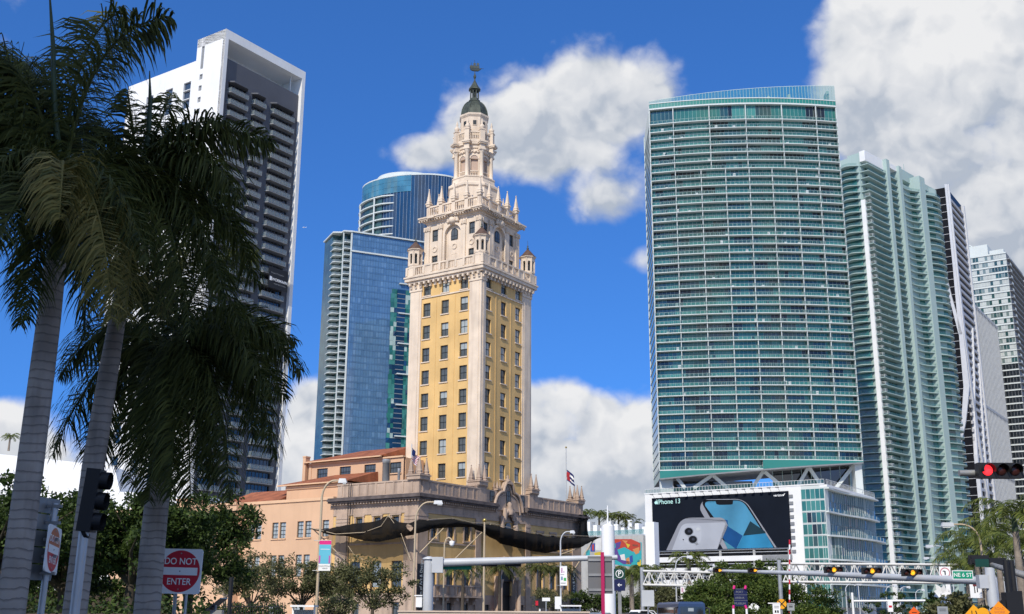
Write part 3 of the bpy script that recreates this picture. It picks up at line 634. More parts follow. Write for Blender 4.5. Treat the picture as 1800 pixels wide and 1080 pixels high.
# entrance gable: curved parapet, niche, portal
b = MB()
def curve(w0, z0, w1, z1, n=8): return [(w0+(w1-w0)*(1-cos(pi/2*i/n)), z0+(z1-z0)*sin(pi/2*i/n)) for i in range(n+1)]
half = curve(3.15,13.6,1.15,15.9) + [(.95,16.5),(.55,17.1),(.0,17.35)]
cx = -.25; out = [(cx+w, z) for w, z in half] + [(cx-w, z) for w, z in half[-2::-1]]
n = len(out); b.add([(x,BV0-.18,z) for x, z in out]+[(x,BV0+.3,z) for x, z in out], [tuple(range(n)), tuple(range(2*n-1,n-1,-1))]+[(i,(i+1)%n,n+(i+1)%n,n+i) for i in range(n)])
for sg in (1,-1):                                                 # raised moulding following the curve
    path = [(cx+sg*w, BV0-.3, z) for w, z in half]; b.tube(path, .2, 6); b.tube([(cx+sg*(w-.45 if w > .45 else w*.1), BV0-.2, z-.35) for w, z in half[:-1]], .11, 6)
b.box(cx-.55,cx+.55,BV0-.5,BV0-.3,16.9,17.2); b.lathe([(.3,17.3),(.36,17.5),(.12,17.7),(.2,17.9),(.03,18.1)], 8, (cx, BV0-.1, 0))
for k in range(14):                                               # carved figures round the niche
    a = pi*k/13; b.sphere((cx+1.35*cos(a)*(1.0 if k%2 else 1.12), BV0-.3, 11.3+1.9*sin(a)), .26, 6)
for sg in (-1,1):
    b.lathe([(.35,10.2),(.28,10.7),(.34,11.4),(.24,12.3),(.3,12.6),(.2,12.9)], 8, (cx+sg*1.55, BV0-.35, 0)); b.sphere((cx+sg*.55,BV0-.3,13.4), .38, 7); b.lathe([(.22,12.4),(.3,13.2),(.18,13.9)], 7, (cx+sg*.95,BV0-.35,0))
b.lathe([(.5,13.1),(.6,13.6),(.3,14.2),(.38,14.4),(.1,14.7)], 8, (cx, BV0-.4, 0))
b.build('entrance_gable', 'stone', tw); b = MB()
b.box(-2.9,-2.1,BV0-.55,BV0-.003,0,5.6); b.box(1.0,1.8,BV0-.55,BV0-.003,0,5.6); b.box(-3.1,2.0,BV0-.75,BV0-.003,7.0,7.45); b.box(-2.9,1.8,BV0-.5,BV0-.003,6.75,7.0)
for sg in (-1,1): b.lathe([(.34,.0),(.28,.4),(.26,4.6),(.4,5.2)], 10, (-.55+sg*2.0, BV0-.75, 0))
ar = [(-.55+1.5*cos(pi*i/12), 5.0+1.5*sin(pi*i/12)) for i in range(13)]; ao = [(-.55+2.1*cos(pi*i/12), 5.0+1.9*sin(pi*i/12)) for i in range(13)]
b.add([(x,BV0-.4,z) for x, z in ar]+[(x,BV0-.4,z) for x, z in ao]+[(x,BV0-.002,z) for x, z in ar], [(i,i+1,14+i,13+i) for i in range(12)]+[(i,i+1,27+i,26+i) for i in range(12)])
for k in range(9): b.sphere((-2.2+k*.42, BV0-.4, 7.55+.12*(k%3)), .2, 6)
b.build('portal', 'stone', tw)
put_window(tw, -.25, BV0-.22, 14.2, 'y', .85, 1.9, nx=2, nz=3, sill=False); put_window(tw, -3.7, BV0-.14, 14.45, 'y', .9, 1.35, nx=2, sill=False); put_window(tw, 3.15, BV0-.14, 14.45, 'y', .8, 1.3, nx=2, sill=False)
f = MB(); ar2 = [(-.62,0),(.62,0),(.62,1.1)]+[(.62*cos(q*pi/8),1.1+.62*sin(q*pi/8)) for q in range(1,8)]+[(-.62,1.1)]
f.add([(x,0,z) for x, z in ar2]+[(x,.1,z) for x, z in ar2], [tuple(range(len(ar2)))]+[(i,(i+1)%len(ar2),len(ar2)+(i+1)%len(ar2),len(ar2)+i) for i in range(len(ar2))]); f.build('niche_window', 'pane', tw, (cx, BV0-.25, 10.4))
f = MB(); f.add([(x,BV0+.32,z) for x, z in [(-2.05,0),(.95,0)]]+[(.95,BV0+.32,5),(-2.05,BV0+.32,5)], [(0,1,2,3)], m=0); f.add([(x,BV0-.012,z) for x, z in ar], [tuple(range(13))]); f.box(-.62,-.48,BV0+.2,BV0+.31,0,5.0)
f.build('door', 'black', tw)
# long stone balcony under the windows of the right face, left of the portal
b = MB(); b.box(-16.0,-6.9,BV0-1.0,BV0-.003,2.95,3.18); b.box(-16.0,-6.9,BV0-1.05,BV0-.85,4.15,4.32)
for k in range(10): c = -15.9+k*.985; b.box(c-.12,c+.12,BV0-1.02,BV0-.86,3.18,4.15)
for k in range(40):
    c = -15.7+k*.22
    if (k//4) % 2 == 0: b.box(c-.04,c+.04,BV0-.98,BV0-.9,3.18,4.15)
    else: b.box(c-.11,c+.11,BV0-.96,BV0-.92,3.18,4.15)
for c in (-15.2,-13.3,-11.4,-9.5,-7.7): b.box(c-.22,c+.22,BV0-.85,BV0-.003,2.6,2.95); b.box(c-.2,c+.2,BV0-.5,BV0-.003,2.2,2.6)
b.build('stone_balcony', 'stone', tw)

# ---------------------------------------------------------------- salmon wing behind the base
an = thing('stucco_wing', 'low salmon stucco wing with paired windows and red tiled roofs beside the tower', 'building', (TT[0], TT[1], 0), GRID)
sw = [(c-.52, c+.52, 9.9, 11.85) for c in (20.4,19.1,16.2,14.9,11.95,10.65,7.8)] + [(c-.5,c+.5,5.3,7.9) for c in (20.4,19.1,16.2,14.9,11.95,10.65,7.8)] + [(14.7,16.7,.5,2.0),(10.5,12.5,.5,2.0)]
sw2 = [(c-.48, c+.48, 10.1, 12.0) for c in (32.5,31.1,29.0,27.6,26.3)]
b = MB(); b.wall(PX(-18.0), 6.62, 22.0, 0, 14.2, sw, .3); b.wall(PX(-19.2), 22.0, 46, 0, 14.2, sw2, .3); b.wall(PY(22.0), -19.2, -18.0, 0, 14.2, ())
b.box(-17.6, 8, 6.64, 22.0, 0, 14.1); b.box(-18.8, 8, 22.01, 46, 0, 14.1)
b.box(-18.16, -17.6, 6.62, 21.99, 14.2, 14.55, m=1); b.box(-19.36, -18.8, 21.99, 46, 14.2, 14.55, m=1); b.box(-18.8,-18.2,21.84,21.99,14.2,14.55,m=1)
b.build('wing_wall', ['salmon','salmontrim'], an)
for h in sw: put_window(an, -17.8, (h[0]+h[1])/2, h[2], 'x', h[1]-h[0], h[3]-h[2], 'panelight', nx=2 if h[1]-h[0] < 1.5 else 4, nz=4 if h[3] > 5 else 1, sillmat='salmontrim')
for h in sw2: put_window(an, -19.0, (h[0]+h[1])/2, h[2], 'x', h[1]-h[0], h[3]-h[2], 'pane', nx=2, nz=4, sillmat='salmontrim')
b = MB(); b.box(-15.4, -9.8, 6.8, 17.2, 14.12, 16.5); b.box(-15.55,-15.401,6.8,17.3,16.1,16.5, m=1); b.build('middle_storey', ['salmon','salmontrim'], an)
w2 = [(c-.95, c+.95, 18.0, 19.35) for c in (16.4,12.4,8.2)]
b = MB(); b.wall(PX(-10.0), 6.0, 18.7, 16.4, 19.9, w2, .25); b.box(-9.6, 9.5, 6.0, 18.7, 14.1, 19.9); b.box(-9.6,-6.0,2.7,5.99,14.1,19.9); b.wall(PX(-10.0), 2.7, 6.0, 14.3, 19.9, [(3.1,5.0,18.0,19.35)], .25)
b.box(-10.2,-9.6,2.7,18.8,19.9,20.1, m=1); b.box(-10.1,-9.61,18.3,18.75,16.5,19.9,m=0); b.build('upper_storey', ['salmon','salmontrim'], an)
for h in w2 + [(3.1,5.0,18.0,19.35)]: put_window(an, -9.82, (h[0]+h[1])/2, 18.0, 'x', 1.9, 1.35, 'pane', nx=4, nz=2, sillmat='salmontrim')
def hip(name, x0, x1, y0, y1, z0, z1, runx, runy0, runy1, th=.16):
    b = MB(); v = [(x0,y0,z0),(x1,y0,z0),(x1,y1,z0),(x0,y1,z0)]; t = [(x0+runx,y0+runy0,z1),(x1,y0+runy0,z1),(x1,y1-runy1,z1),(x0+runx,y1-runy1,z1)]
    b.add(v+t, [(3,2,1,0),(4,5,6,7),(0,1,5,4),(1,2,6,5),(2,3,7,6),(3,0,4,7)]); b.box(x0-.05,x0+.2,y0,y1,z0-th,z0-.003,m=1)
    return b.build(name, ['tile','salmontrim'], an)
hip('roof', -10.7, 9, 5.9, 19.2, 20.28, 22.1, 6, .1, 5)
hip('roof', -15.95, -10.02, 6.7, 18.4, 16.7, 18.3, 5.7, .1, 4.5)
hip('roof', -16.6, -10, 17.4, 27.5, 14.75, 16.5, 4, .1, 1.0)
b = MB(); b.box(-10.5,-9.7,19.0,19.5,14.5,20.9); b.box(-10.55,-9.65,18.95,19.55,20.9,21.1); b.build('chimney', 'salmon', an)
b = MB(); b.box(-17.5,-15.8,31.5,35.5,14.2,15.5); b.box(-17.6,-15.7,31.4,35.6,15.5,15.7); b.build('roof_parapet', 'salmontrim', an)
for i, (y, z, r) in enumerate(((2.1,19.1,.46),(.1,17.9,.16))):
    b = MB(); p = grid_pt(TT, -14, y, 0); b.lathe([(r,14.12),(r,z-.5),(r*1.08,z-.48),(r*1.08,z)], 14, (0,0,0)); b.lathe([(r*1.1,15.6),(r*1.1,15.75)], 14)
    tag(b.build('flue_pipe', 'steel', None, (p.x,p.y,0)), ['thick steel flue pipe standing on the stone base roof', 'thin steel vent pipe beside the thick flue on the base roof'][i], 'flue pipe', 'steel flues on the base roof')

# ---------------------------------------------------------------- white and charcoal apartment tower
wt = thing('apartment_tower', 'tall white apartment tower with charcoal balcony face in a white frame', 'tower', (-68.67, 240, 0), GRID)
b = MB()
slots = [(7.3,8.3,127,133.2)]+[(7.2,8.3,124.2-i*3.0,125.6-i*3.0) for i in range(34)]
b.wall(PX(0), 0, 10, 0, 135.4, slots, .4); b.box(.4, 1.0, .9, 9.98, 0, 133.08); b.add([(.401,0,0),(.401,10,0),(.401,10,134),(.401,0,134)], [(0,1,2,3)], m=1) if False else None
b.box(0, 1.0, 0.002, .9, 0, 133.1); b.box(25.8, 26.9, 0, 9.9, 0, 133.1); b.box(.0, 26.9, .001, 9.9, 133.1, 135.4)
b.build('white_frame', ['whitepaint','darkglass'], wt)
b = MB(); bw = [(c, c+2.6, 118-i*10, 125-i*10) for c in (11.6,18.2,25.5) for i in range(11)]
b.wall(PX(.3), 10, 36, 0, 130, bw, .6); b.box(1.0, 20, 10.01, 36, 0, 129.5); b.box(.3,.99,35.6,36,0,130); b.box(.31,1.0,10.01,35.59,129.6,130); b.build('side_block', 'whitepaint', wt)
for c in (11.6,18.2,25.5):
    b = MB()
    for i in range(11):
        z = 118-i*10; b.box(.75,.85,c+.02,c+2.58,z+.02,z+6.98)
        for q in (2.3,4.7): b.box(.2,.8,c+.02,c+2.58,z+q,z+q+.2,m=1)
    b.build('corner_window_stack', ['bluedeep','whiteframe'], wt)
for s_ in slots: b = MB(); b.box(.3,.36,s_[0]+.02,s_[1]-.02,s_[2]+.02,s_[3]-.02); b.build('slot_window', 'slabgrey', wt)
cols = ((2.5,8.7),(10.1,14.5),(16.4,24.2)); nfl = 33
b = MB(); hol = [(a+.3, e-.3, 122.9-2.93*k+.15-2.9+2.75-.0, 122.9-2.93*k+.15+2.45) for a, e in cols for k in range(-0, nfl)]
hol = [(a+.25, e-.25, 123-2.93*k-2.75, 123-2.93*k-.35) for a, e in cols for k in range(nfl)]
b.wall(PY(.9), 1.0, 25.8, 0, 128.6, hol, .5); b.box(1.0,25.8,1.6,24,0,128.55); b.build('charcoal_wall', 'charcoal', wt)
b = MB()
for a, e in cols:
    for k in range(nfl):
        z = 123-2.93*k; b.box(a+.27,e-.27,1.3,1.36,z-2.74,z-.36)
        n = int((e-a)/1.1)
        for q in range(1, n): x = a+(e-a)*q/n; b.box(x-.05,x+.05,1.22,1.3,z-2.74,z-.36,m=1)
b.build('balcony_doors', ['darkglass','charcoal'], wt)
b = MB(); b.wall(PY(7.0), 1.0, 25.8, 128.6, 133.1, ()); b.box(1.0,25.8,1.5,7,128.55,128.6); b.box(23.2,23.4,1.5,1.7,128.6,133.1); b.build('roof_loggia', 'salmontrim' if False else 'whiteframe', wt)
for a, e in cols:
    bp = None; c = (a+e)/2; hw = (e-a)/2
    for k in range(nfl+1):
        z = 123-2.93*k
        if k == 0:
            q = MB(); q.prism([(c-hw-.1,.9),(c-hw+.9,-.45),(c+hw-.9,-.45),(c+hw+.1,.9)], z-.35, z); q.build('balcony_canopy', 'charcoal', wt); continue
        if bp is None:
            q = MB(); q.prism([(-hw-.1,.9),(-hw+.35,-.2),(hw-.35,-.2),(hw+.1,.9)], -.24, 0)
            bp = q.build('balcony', 'slabgrey', wt, (c, 0, z+.1)); q = MB()
            q.box(-hw+.35,hw-.35,-.18,-.15,.05,1.0); q.add([(-hw+.33,-.17,.05),(-hw-.08,.88,.05),(-hw-.08,.88,1.0),(-hw+.33,-.17,1.0)], [(0,1,2,3)]); q.add([(hw-.33,-.17,.05),(hw+.08,.88,.05),(hw+.08,.88,1.0),(hw-.33,-.17,1.0)], [(0,1,2,3)])
            n = int(hw*2/1.3)
            for i in range(n+1): x = -hw+.35+(2*hw-.7)*i/n; q.box(x-.03,x+.03,-.21,-.181,0,1.0,m=1)
            q.box(-hw+.3,hw-.3,-.22,-.14,1.0,1.06,m=1); q.build('railing', ['greyglass','slabgrey'], bp)
        else: dup(bp, wt, (c, 0, z+.1))
sg = MB(); sg.box(18.0,24.3,-.75,-.66,75.4,80.6); so = sg.build('banner', 'black', wt)
lettering('WORMAAN', 1.0, 'lettering', 'signwhite', so, (21.6,-.76,77.6), (pi/2,0,0), .01, bold=.01, sx=.95); lettering('Property Managed by', .48, 'lettering', 'slabgrey', so, (20.8,-.76,79.2), (pi/2,0,0)); lettering('APARTMENT HOMES', .42, 'lettering', 'slabgrey', so, (21.7,-.76,76.6), (pi/2,0,0))
q = MB(); q.box(18.35,19.0,-.77,-.751,77.2,78.2); q.build('emblem', 'signwhite', so)

# ---------------------------------------------------------------- blue glass towers
bt = thing('blue_glass_tower', 'blue curtain wall tower with stacked white balconies on its left edge', 'tower', (-72.6, 480, 0), radians(25))
b = MB(); ZT = 167.6
for i in range(26):
    for k in range(56):
        x0 = i*1.28; z = ZT-1.2-k*3.0
        if z < 12: continue
        b.add([(x0+.03,0,z-2.94),(x0+1.25,0,z-2.94),(x0+1.25,0,z),(x0+.03,0,z)], [(0,1,2,3)], m=random.choice([0]*5+[1,1,2])); b.add([(x0+.03,-.01,z-2.94),(x0+1.25,-.01,z-2.94),(x1_ if False else x0+1.25,-.01,z-2.2),(x0+.03,-.01,z-2.2)], [(0,1,2,3)], m=2)
for i in range(27): b.box(i*1.28-.03,i*1.28+.03,-.06,.02,12,ZT-1.2,m=3)
for k in range(56): z = ZT-1.2-k*3.0; b.box(0,33.3,-.05,.015,z-3.0,z-2.94,m=3)
b.box(0,38,.08,20,0,ZT-1.0,m=3)
b.build('curtain_wall', ['blueglass', glass('blue_glass_paler',(.105,.195,.32),.05,.9,var=.2), glass('blue_glass_darker',(.07,.145,.26),.05,.9,var=.2), pm('blue_mullion',(.06,.12,.20),.4,.2)], bt)
b = MB(); b.box(-.2,38,-.9,20.5,ZT-1.0,ZT-.4); b.prism([(-.2,-.9),(-.2,20),(-7.9,20),(-7.9,4.2),(-4.3,2.6),(-4.1,.2)], ZT-1.0, ZT-.4); b.box(-.6,38,-.7,.07,ZT-10.2,ZT-9.5); b.build('roof_slab', 'slabwhite', bt)
b = MB(); b.box(-.6,.0,-.4,.4,0,ZT-1); b.box(-3.95,-3.5,.9,1.4,0,ZT-1); b.build('white_pier', 'slabwhite', bt)
b = MB(); b.box(-7.2,-0.01,7.2,20,0,ZT-1); b.box(-3.6,-.01,3.2,7.2,0,ZT-1); b.build('balcony_wall', 'mintdark', bt)
stacks = [([(-.5,.3),(-.5,6),(-3.7,6),(-3.7,1.3),(-2.9,.3)], (-2.9,.36,-.55,1.3,-3.65)), ([(-3.75,3.4),(-3.75,9),(-7.4,9),(-7.4,4.6),(-6.5,3.4)], (-6.5,3.46,-3.8,4.6,-7.35))]
for poly, (xa, ya, xb, yb, xc) in stacks:
    bal = None
    for k in range(1, 49):
        z = ZT-1-k*3.0-1.5
        if bal is None:
            q = MB(); q.prism(poly, -.32, 0); bal = q.build('balcony', 'slabwhite', bt, (0,0,z)); q = MB(); v = [(xb,ya),(xa,ya),(xc,yb),(xc,yb+2)]
            for (x0,y0),(x1,y1) in zip(v, v[1:]): pass
            n4 = len(v); q.add([(x,y,zz_) for zz_ in (.03,1.05) for x, y in v], [(i,i+1,n4+i+1,n4+i) for i in range(n4-1)]); q.build('railing', 'greyglass', bal)
        else: dup(bal, bt, (0,0,z))
b = MB(); zz = 142.5                                              # reflection of the teal tower built as coloured panels, with ledges beside it
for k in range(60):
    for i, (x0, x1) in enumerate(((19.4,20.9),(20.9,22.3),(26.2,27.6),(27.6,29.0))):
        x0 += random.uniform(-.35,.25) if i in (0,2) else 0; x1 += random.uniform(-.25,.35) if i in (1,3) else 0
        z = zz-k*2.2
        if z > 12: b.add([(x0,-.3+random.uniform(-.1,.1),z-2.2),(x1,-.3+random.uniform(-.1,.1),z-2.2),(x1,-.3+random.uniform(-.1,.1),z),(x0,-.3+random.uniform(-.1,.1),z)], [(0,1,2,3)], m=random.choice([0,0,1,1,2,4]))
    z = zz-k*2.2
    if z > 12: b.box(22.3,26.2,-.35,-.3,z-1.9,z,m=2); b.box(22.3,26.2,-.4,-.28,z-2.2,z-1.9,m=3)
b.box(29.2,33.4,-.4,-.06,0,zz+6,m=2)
b.build('reflection_bay', ['tealglass','tealpale','bluedeep','slabgrey','mint'], bt)
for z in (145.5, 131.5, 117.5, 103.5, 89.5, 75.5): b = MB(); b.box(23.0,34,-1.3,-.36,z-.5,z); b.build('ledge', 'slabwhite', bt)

ot = thing('oval_glass_tower', 'dark blue oval tower with white balcony rings and pale roof drum', 'tower', (0,0,0))
OC = Vector((-53.0, 548, 0)); OA, OB = 27.0, 16.0; ORZ = radians(-18)
def oval(k, off=0, ph0=0): a = 2*pi*k; x, y = (OA+off)*cos(a), (OB+off)*sin(a); return (OC.x + x*cos(ORZ)-y*sin(ORZ), OC.y + x*sin(ORZ)+y*cos(ORZ))
nO = 90; ZO = 215.5
ring = lambda off: [oval(i/nO, off) for i in range(nO)]
b = MB(); b.prism(ring(0), 60, ZO-.3, m=0)
for i in range(nO):
    x, y = oval(i/nO, .16); b.lathe([(.16,60),(.16,ZO)], 4, (x,y,0), m=1, smooth=False)
b.build('glass_drum', ['bluedeep', pm('pale_blue_fin',(.22,.30,.40),.4,.3)], ot)
b = MB(); g = [oval(i/nO, .3) for i in range(int(nO*.50), int(nO*.80))]
for (x0,y0),(x1,y1) in zip(g, g[1:]):
    for q in range(3): z0 = ZO-9+q*3; b.add([(x0,y0,z0),(x1,y1,z0),(x1,y1,z0+2.9),(x0,y0,z0+2.9)], [(0,1,2,3)])
b.build('crown_glazing', 'bluecyan', ot)
for k in range(12):
    z = ZO-10-k*4.15; i0, i1 = .50, .735; m_ = 40
    q = MB(); outp = [oval(i0+(i1-i0)*i/m_, 1.7*min(1, 6*min(i/m_+.1, 1-i/m_+.02))) for i in range(m_+1)]; inp = [oval(i0+(i1-i0)*i/m_, -.3) for i in range(m_, -1, -1)]
    q.prism(outp+inp, z-.55, z); q.build('balcony', 'slabwhite', ot)
q = MB(); seg = [oval(.60+.095*i/10, .4) for i in range(11)]
for (x0,y0),(x1,y1) in zip(seg, seg[1:]): q.add([(x0,y0,150),(x1,y1,150),(x1,y1,ZO-10),(x0,y0,ZO-10)], [(0,1,2,3)])
q.build('balcony_recess', 'mintdark', ot)
q = MB()
for kk in (.575,.668):
    x, y = oval(kk, 1.3); q.lathe([(.45,150),(.45,ZO-10)], 8, (x,y,0))
q.build('white_column', 'slabwhite', ot)
q = MB(); q.prism(ring(.3), ZO-.3, ZO+.5); rr_ = [(OC.x+x*.0+(OA-11)*cos(2*pi*i/40)*1.0-2, OC.y+(OB-4)*sin(2*pi*i/40)) for i, x in enumerate([0]*40)]
q.prism(rr_, ZO+.5, ZO+3.6); q.prism([(OC.x+2+(OA-7)*cos(2*pi*i/40), OC.y+6+(OB-3)*sin(2*pi*i/40)) for i in range(40)], ZO+.5, ZO+3.0); q.build('roof_drum', 'slabwhite', ot)
q = MB(); q.prism([(-32,552),(-12,548),(-10,566),(-30,572)], 150, 219); q.build('service_core', pm('pale_teal_cladding',(.42,.50,.50),.6,var=.05), ot)

# ---------------------------------------------------------------- teal curved condominium
CW = 63.0; SAG = 3.6
tt = thing('curved_condo_tower', 'wide teal glass condominium slab with white balcony lines and curved front', 'tower', (46.5, 350, 0), radians(-3))
yc = lambda x, o=0: -SAG*(1-(2*x/CW-1)**2) + o
NS = 28; xs_ = [CW*i/NS for i in range(NS+1)]
zf = lambda k: 161.2 - 2.93*k
NF = 41
fr5 = [0,.125,.315,.507,.70,.886,1]; fr7 = [0,.127,.26,.387,.51,.63,.76,.88,1]
gw = MB(); rng = random.Random(3)
def panels(z0, z1, x0, x1, off, w=1.3):
    n = max(1, int((x1-x0)/w)); run = 0
    for i in range(n):
        a, c = x0+(x1-x0)*i/n, x0+(x1-x0)*(i+1)/n
        if run <= 0:
            t = rng.random(); kind = 0 if t < .46 else 1 if t < .62 else 2 if t < .86 else 3; run = rng.randint(1, 6)
        run -= 1
        gw.add([(a,yc(a,off),z0),(c,yc(c,off),z0),(c,yc(c,off),z1),(a,yc(a,off),z1)], [(0,1,2,3)], m=kind)
        gw.box(a-.03,a+.03,yc(a,off)-.05,yc(a,off),z0,z1,m=4)
for k in range(NF-1):
    panels(zf(k)-2.93+.1, zf(k)-.25, 0, CW if k < NF-2 else CW*.5, 1.7)
panels(zf(0)+.1, 166.6, 0, CW, 1.2); 
gw.build('glass_wall', ['tealglass','tealpale','tealdark','tealdeep','mint'], tt)
def slab(mb, z0, z1, off, back=1.75, x0=0, x1=CW):
    pts = [x0+(x1-x0)*i/NS for i in range(NS+1)]
    mb.prism([(x, yc(x, off)) for x in pts] + [(x, yc(x, back)) for x in reversed(pts)], z0, z1)
for k in range(NF):
    z = zf(k); q = MB()
    if k == NF-1: slab(q, z-.2, z+.12, 0, x1=CW*.5)
    else: slab(q, z-.15, z+.08, 0)
    fr = fr5 if k < 6 else fr7
    for f in fr:
        x = min(max(f*CW, .08), CW-.08)
        if k < NF-2 or (k == NF-2 and x < CW*.51): q.box(x-.09, x+.09, yc(x,.12), yc(x,1.7), z-2.93+.08, z-.24)
    bo = q.build('balcony', 'slabwhite', tt)
    r = MB(); x1 = CW*.5 if k == NF-1 else CW; n = 44
    for i in range(n):
        a, c = x1*i/n, x1*(i+1)/n; r.add([(a,yc(a,.1),z+.12),(c,yc(c,.1),z+.12),(c,yc(c,.1),z+1.05),(a,yc(a,.1),z+1.05)], [(0,1,2,3)])
        r.box(a-.035,a+.035,yc(a,.06),yc(a,.14),z+.08,z+1.05,m=1)
    pts = [x1*i/NS for i in range(NS+1)]; r.prism([(x,yc(x,.04)) for x in pts]+[(x,yc(x,.14)) for x in reversed(pts)], z+1.05, z+1.11, m=4)
    for i in range(rng.randint(2, 7)):                            # chairs and planters seen through the rail
        x = rng.uniform(1, x1-1); r.box(x-.4,x+.4,yc(x,.5),yc(x,1.2),z+.1,z+rng.uniform(.5,1.3),m=rng.choice([1,2,2,3]))
    r.build('railing', ['tealrail','mint','tealdeep','signwhite','mint'], bo)
q = MB(); slab(q, 166.6, 167.1, -.05); slab(q, 168.7, 169.0, -.05)
for f in fr5: x = min(max(f*CW,.1),CW-.1); q.box(x-.12,x+.12,yc(x,.1),yc(x,1.3),zf(0)+.08,166.6)
q.build('roof_slab', 'slabwhite', tt)
q = MB(); n = 60
for i in range(n):
    a, c = CW*i/n, CW*(i+1)/n; q.add([(a,yc(a,.1),167.1),(c,yc(c,.1),167.1),(c,yc(c,.1),168.7),(a,yc(a,.1),168.7)], [(0,1,2,3)]); q.box(a-.04,a+.04,yc(a,0),yc(a,.1),167.1,168.7,m=1)
q.build('parapet_band', ['tealband','mint'], tt)
q = MB(); zt = lambda x: 169.8+4.6*x/CW
for i in range(n):
    a, c = CW*i/n, CW*(i+1)/n; q.add([(a,yc(a,.2),169.0),(c,yc(c,.2),169.0),(c,yc(c,.2),zt(c)),(a,yc(a,.2),zt(a))], [(0,1,2,3)]); q.box(a-.05,a+.05,yc(a,.1),yc(a,.3),169,zt(a),m=1)
    q.add([(a,yc(a,.1),zt(a)),(c,yc(c,.1),zt(c)),(c,yc(c,.3),zt(c)+.25),(a,yc(a,.3),zt(a)+.25)], [(0,1,2,3)], m=1)
q.build('roof_screen', ['tealsheer','mint'], tt)
for x in (34, 41, 48, 61): q = MB(); q.box(x-.4,x+.4,2,6,169,zt(x)-.7); q.build('roof_fin', 'mint', tt)
q = MB(); q.box(50,60,7,10,169,172.4); q.build('roof_room', 'mint', tt)
q = MB(); q.add([(0,0,44),(0,26,44),(0,26,168),(0,0,168)], [(0,1,2,3)]); q.prism([(0.02,1.8)]+[(x,yc(x,1.8)) for x in xs_]+[(CW-.02,26),(0.02,26)], 47, 168)
q.build('end_wall', glass('end_wall_teal_glass', (.07,.22,.23), .08, .9, var=.15, vs=.1), tt)
q = MB()
for k in range(NF): q.box(-.16,-.01,.0,26.1,zf(k)-.2,zf(k)+.1)
q.box(-.2,-.01,-.1,.1,44,168); q.box(-.2,-.01,25.9,26.1,44,168); q.build('end_wall_slab', 'slabwhite', tt)
# slanted underside with teal bands and white bracing
zb = lambda x: 41.4+5.0*x/CW
q = MB()
for i in range(NS):
    a, c = xs_[i], xs_[i+1]; top = 43.95 if (a+c)/2 < CW*.5 else 46.75
    q.add([(a,yc(a,.02),zb(a)),(c,yc(c,.02),zb(c)),(c,yc(c,.02),max(top,zb(c)+.5)),(a,yc(a,.02),max(top,zb(a)+.5))], [(0,1,2,3)])
q.add([(0,0,zb(0)),(0,26,zb(0)),(0,26,45),(0,0,45)], [(0,1,2,3)])
q.build('teal_band', 'tealband', tt)
q = MB(); q.add([(x,yc(x,.02),zb(x)-.01) for x in xs_]+[(CW,26,zb(CW)-.01),(0,26,zb(0)-.01)], [tuple(range(NS+3))])
for i in range(NS): a, c = xs_[i], xs_[i+1]; q.add([(a,yc(a,-.06),zb(a)-.35),(c,yc(c,-.06),zb(c)-.35),(c,yc(c,-.06),zb(c)+.05),(a,yc(a,-.06),zb(a)+.05),(a,yc(a,.4),zb(a)-.35),(c,yc(c,.4),zb(c)-.35)], [(0,1,2,3),(0,1,5,4)])
q.build('soffit', 'slabgrey', tt)
MI = Matrix.Translation((46.5,350,0)) @ Matrix.Rotation(radians(-3), 4, 'Z'); MI = MI.inverted()
z5c = lambda x, y, Y=351: MI @ at(1110+x/3.723, 790+y/3.723, Y)
for (xa,ya),(xb,yb) in (((300,190),(350,240)),((530,168),(405,232)),((530,168),(630,225)),((865,142),(785,205)),((865,142),(1000,235)),((1160,116),(1075,210)),((1160,116),(1250,200)),((1465,95),(1330,225))):
    q = MB(); A, B_ = z5c(xa,ya), z5c(xb,yb); B_.z = min(B_.z, 38.6); q.tube([A, B_], .75, 4, smooth=False); q.build('brace', 'slabwhite', tt)
for x0, x1, y0, z0, z1 in ((.2,4.2,2.5,36,42),(60.6,62.8,1.5,30,46.2)): q = MB(); q.box(x0,x1,y0,6,z0,z1); q.build('support_pier', 'slabwhite', tt)
q = MB(); q.box(36,60,6,6.2,36,46)
for i in range(9): x = 36+i*3; q.box(x-.08,x+.08,5.9,6,36,46,m=1)
q.box(5,30,9,9.2,36,41.6); q.build('lobby_glazing', ['darkglass','mint'], tt)

# ---------------------------------------------------------------- podium with the big billboard
PT = at(1448, 842, 320); PTT = (PT.x, PT.y)
pd = thing('podium_building', 'white podium block with glazed loft corner, open garage decks and a huge billboard', 'building', (PT.x, PT.y, 0), GRID)
zP = lambda z: 1.65+(z-1.65)*2.1333
ZR = 36.6; BY0, BY1 = 10.6, 54.6; BZ0, BZ1 = 19.3, 35.3
garage = [(BY0+.2, 53.8, z, z+1.7) for z in (17.3, 14.1, 10.6, 7.2)]
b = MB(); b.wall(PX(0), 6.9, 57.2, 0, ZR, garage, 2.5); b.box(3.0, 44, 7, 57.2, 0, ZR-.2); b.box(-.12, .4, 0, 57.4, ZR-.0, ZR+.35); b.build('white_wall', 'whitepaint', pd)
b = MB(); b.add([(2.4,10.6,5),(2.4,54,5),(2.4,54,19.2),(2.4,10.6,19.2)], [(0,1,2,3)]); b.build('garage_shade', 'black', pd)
b = MB()
for g_ in garage:
    for k in range(5): y = BY0+1+k*10.6; b.box(.1,.7,y-.3,y+.3,g_[2]+.01,g_[3]-.01)
    b.box(.1,.2,BY0+.3,53.7,g_[2]+.9,g_[2]+1.05,m=1)
b.build('garage_column', ['concrete','greysteel'], pd)
b = MB(); b.box(-.1,-.02,BY0,BY0+9,15.9,17.25); b.build('grey_banner', 'slabgrey', pd)
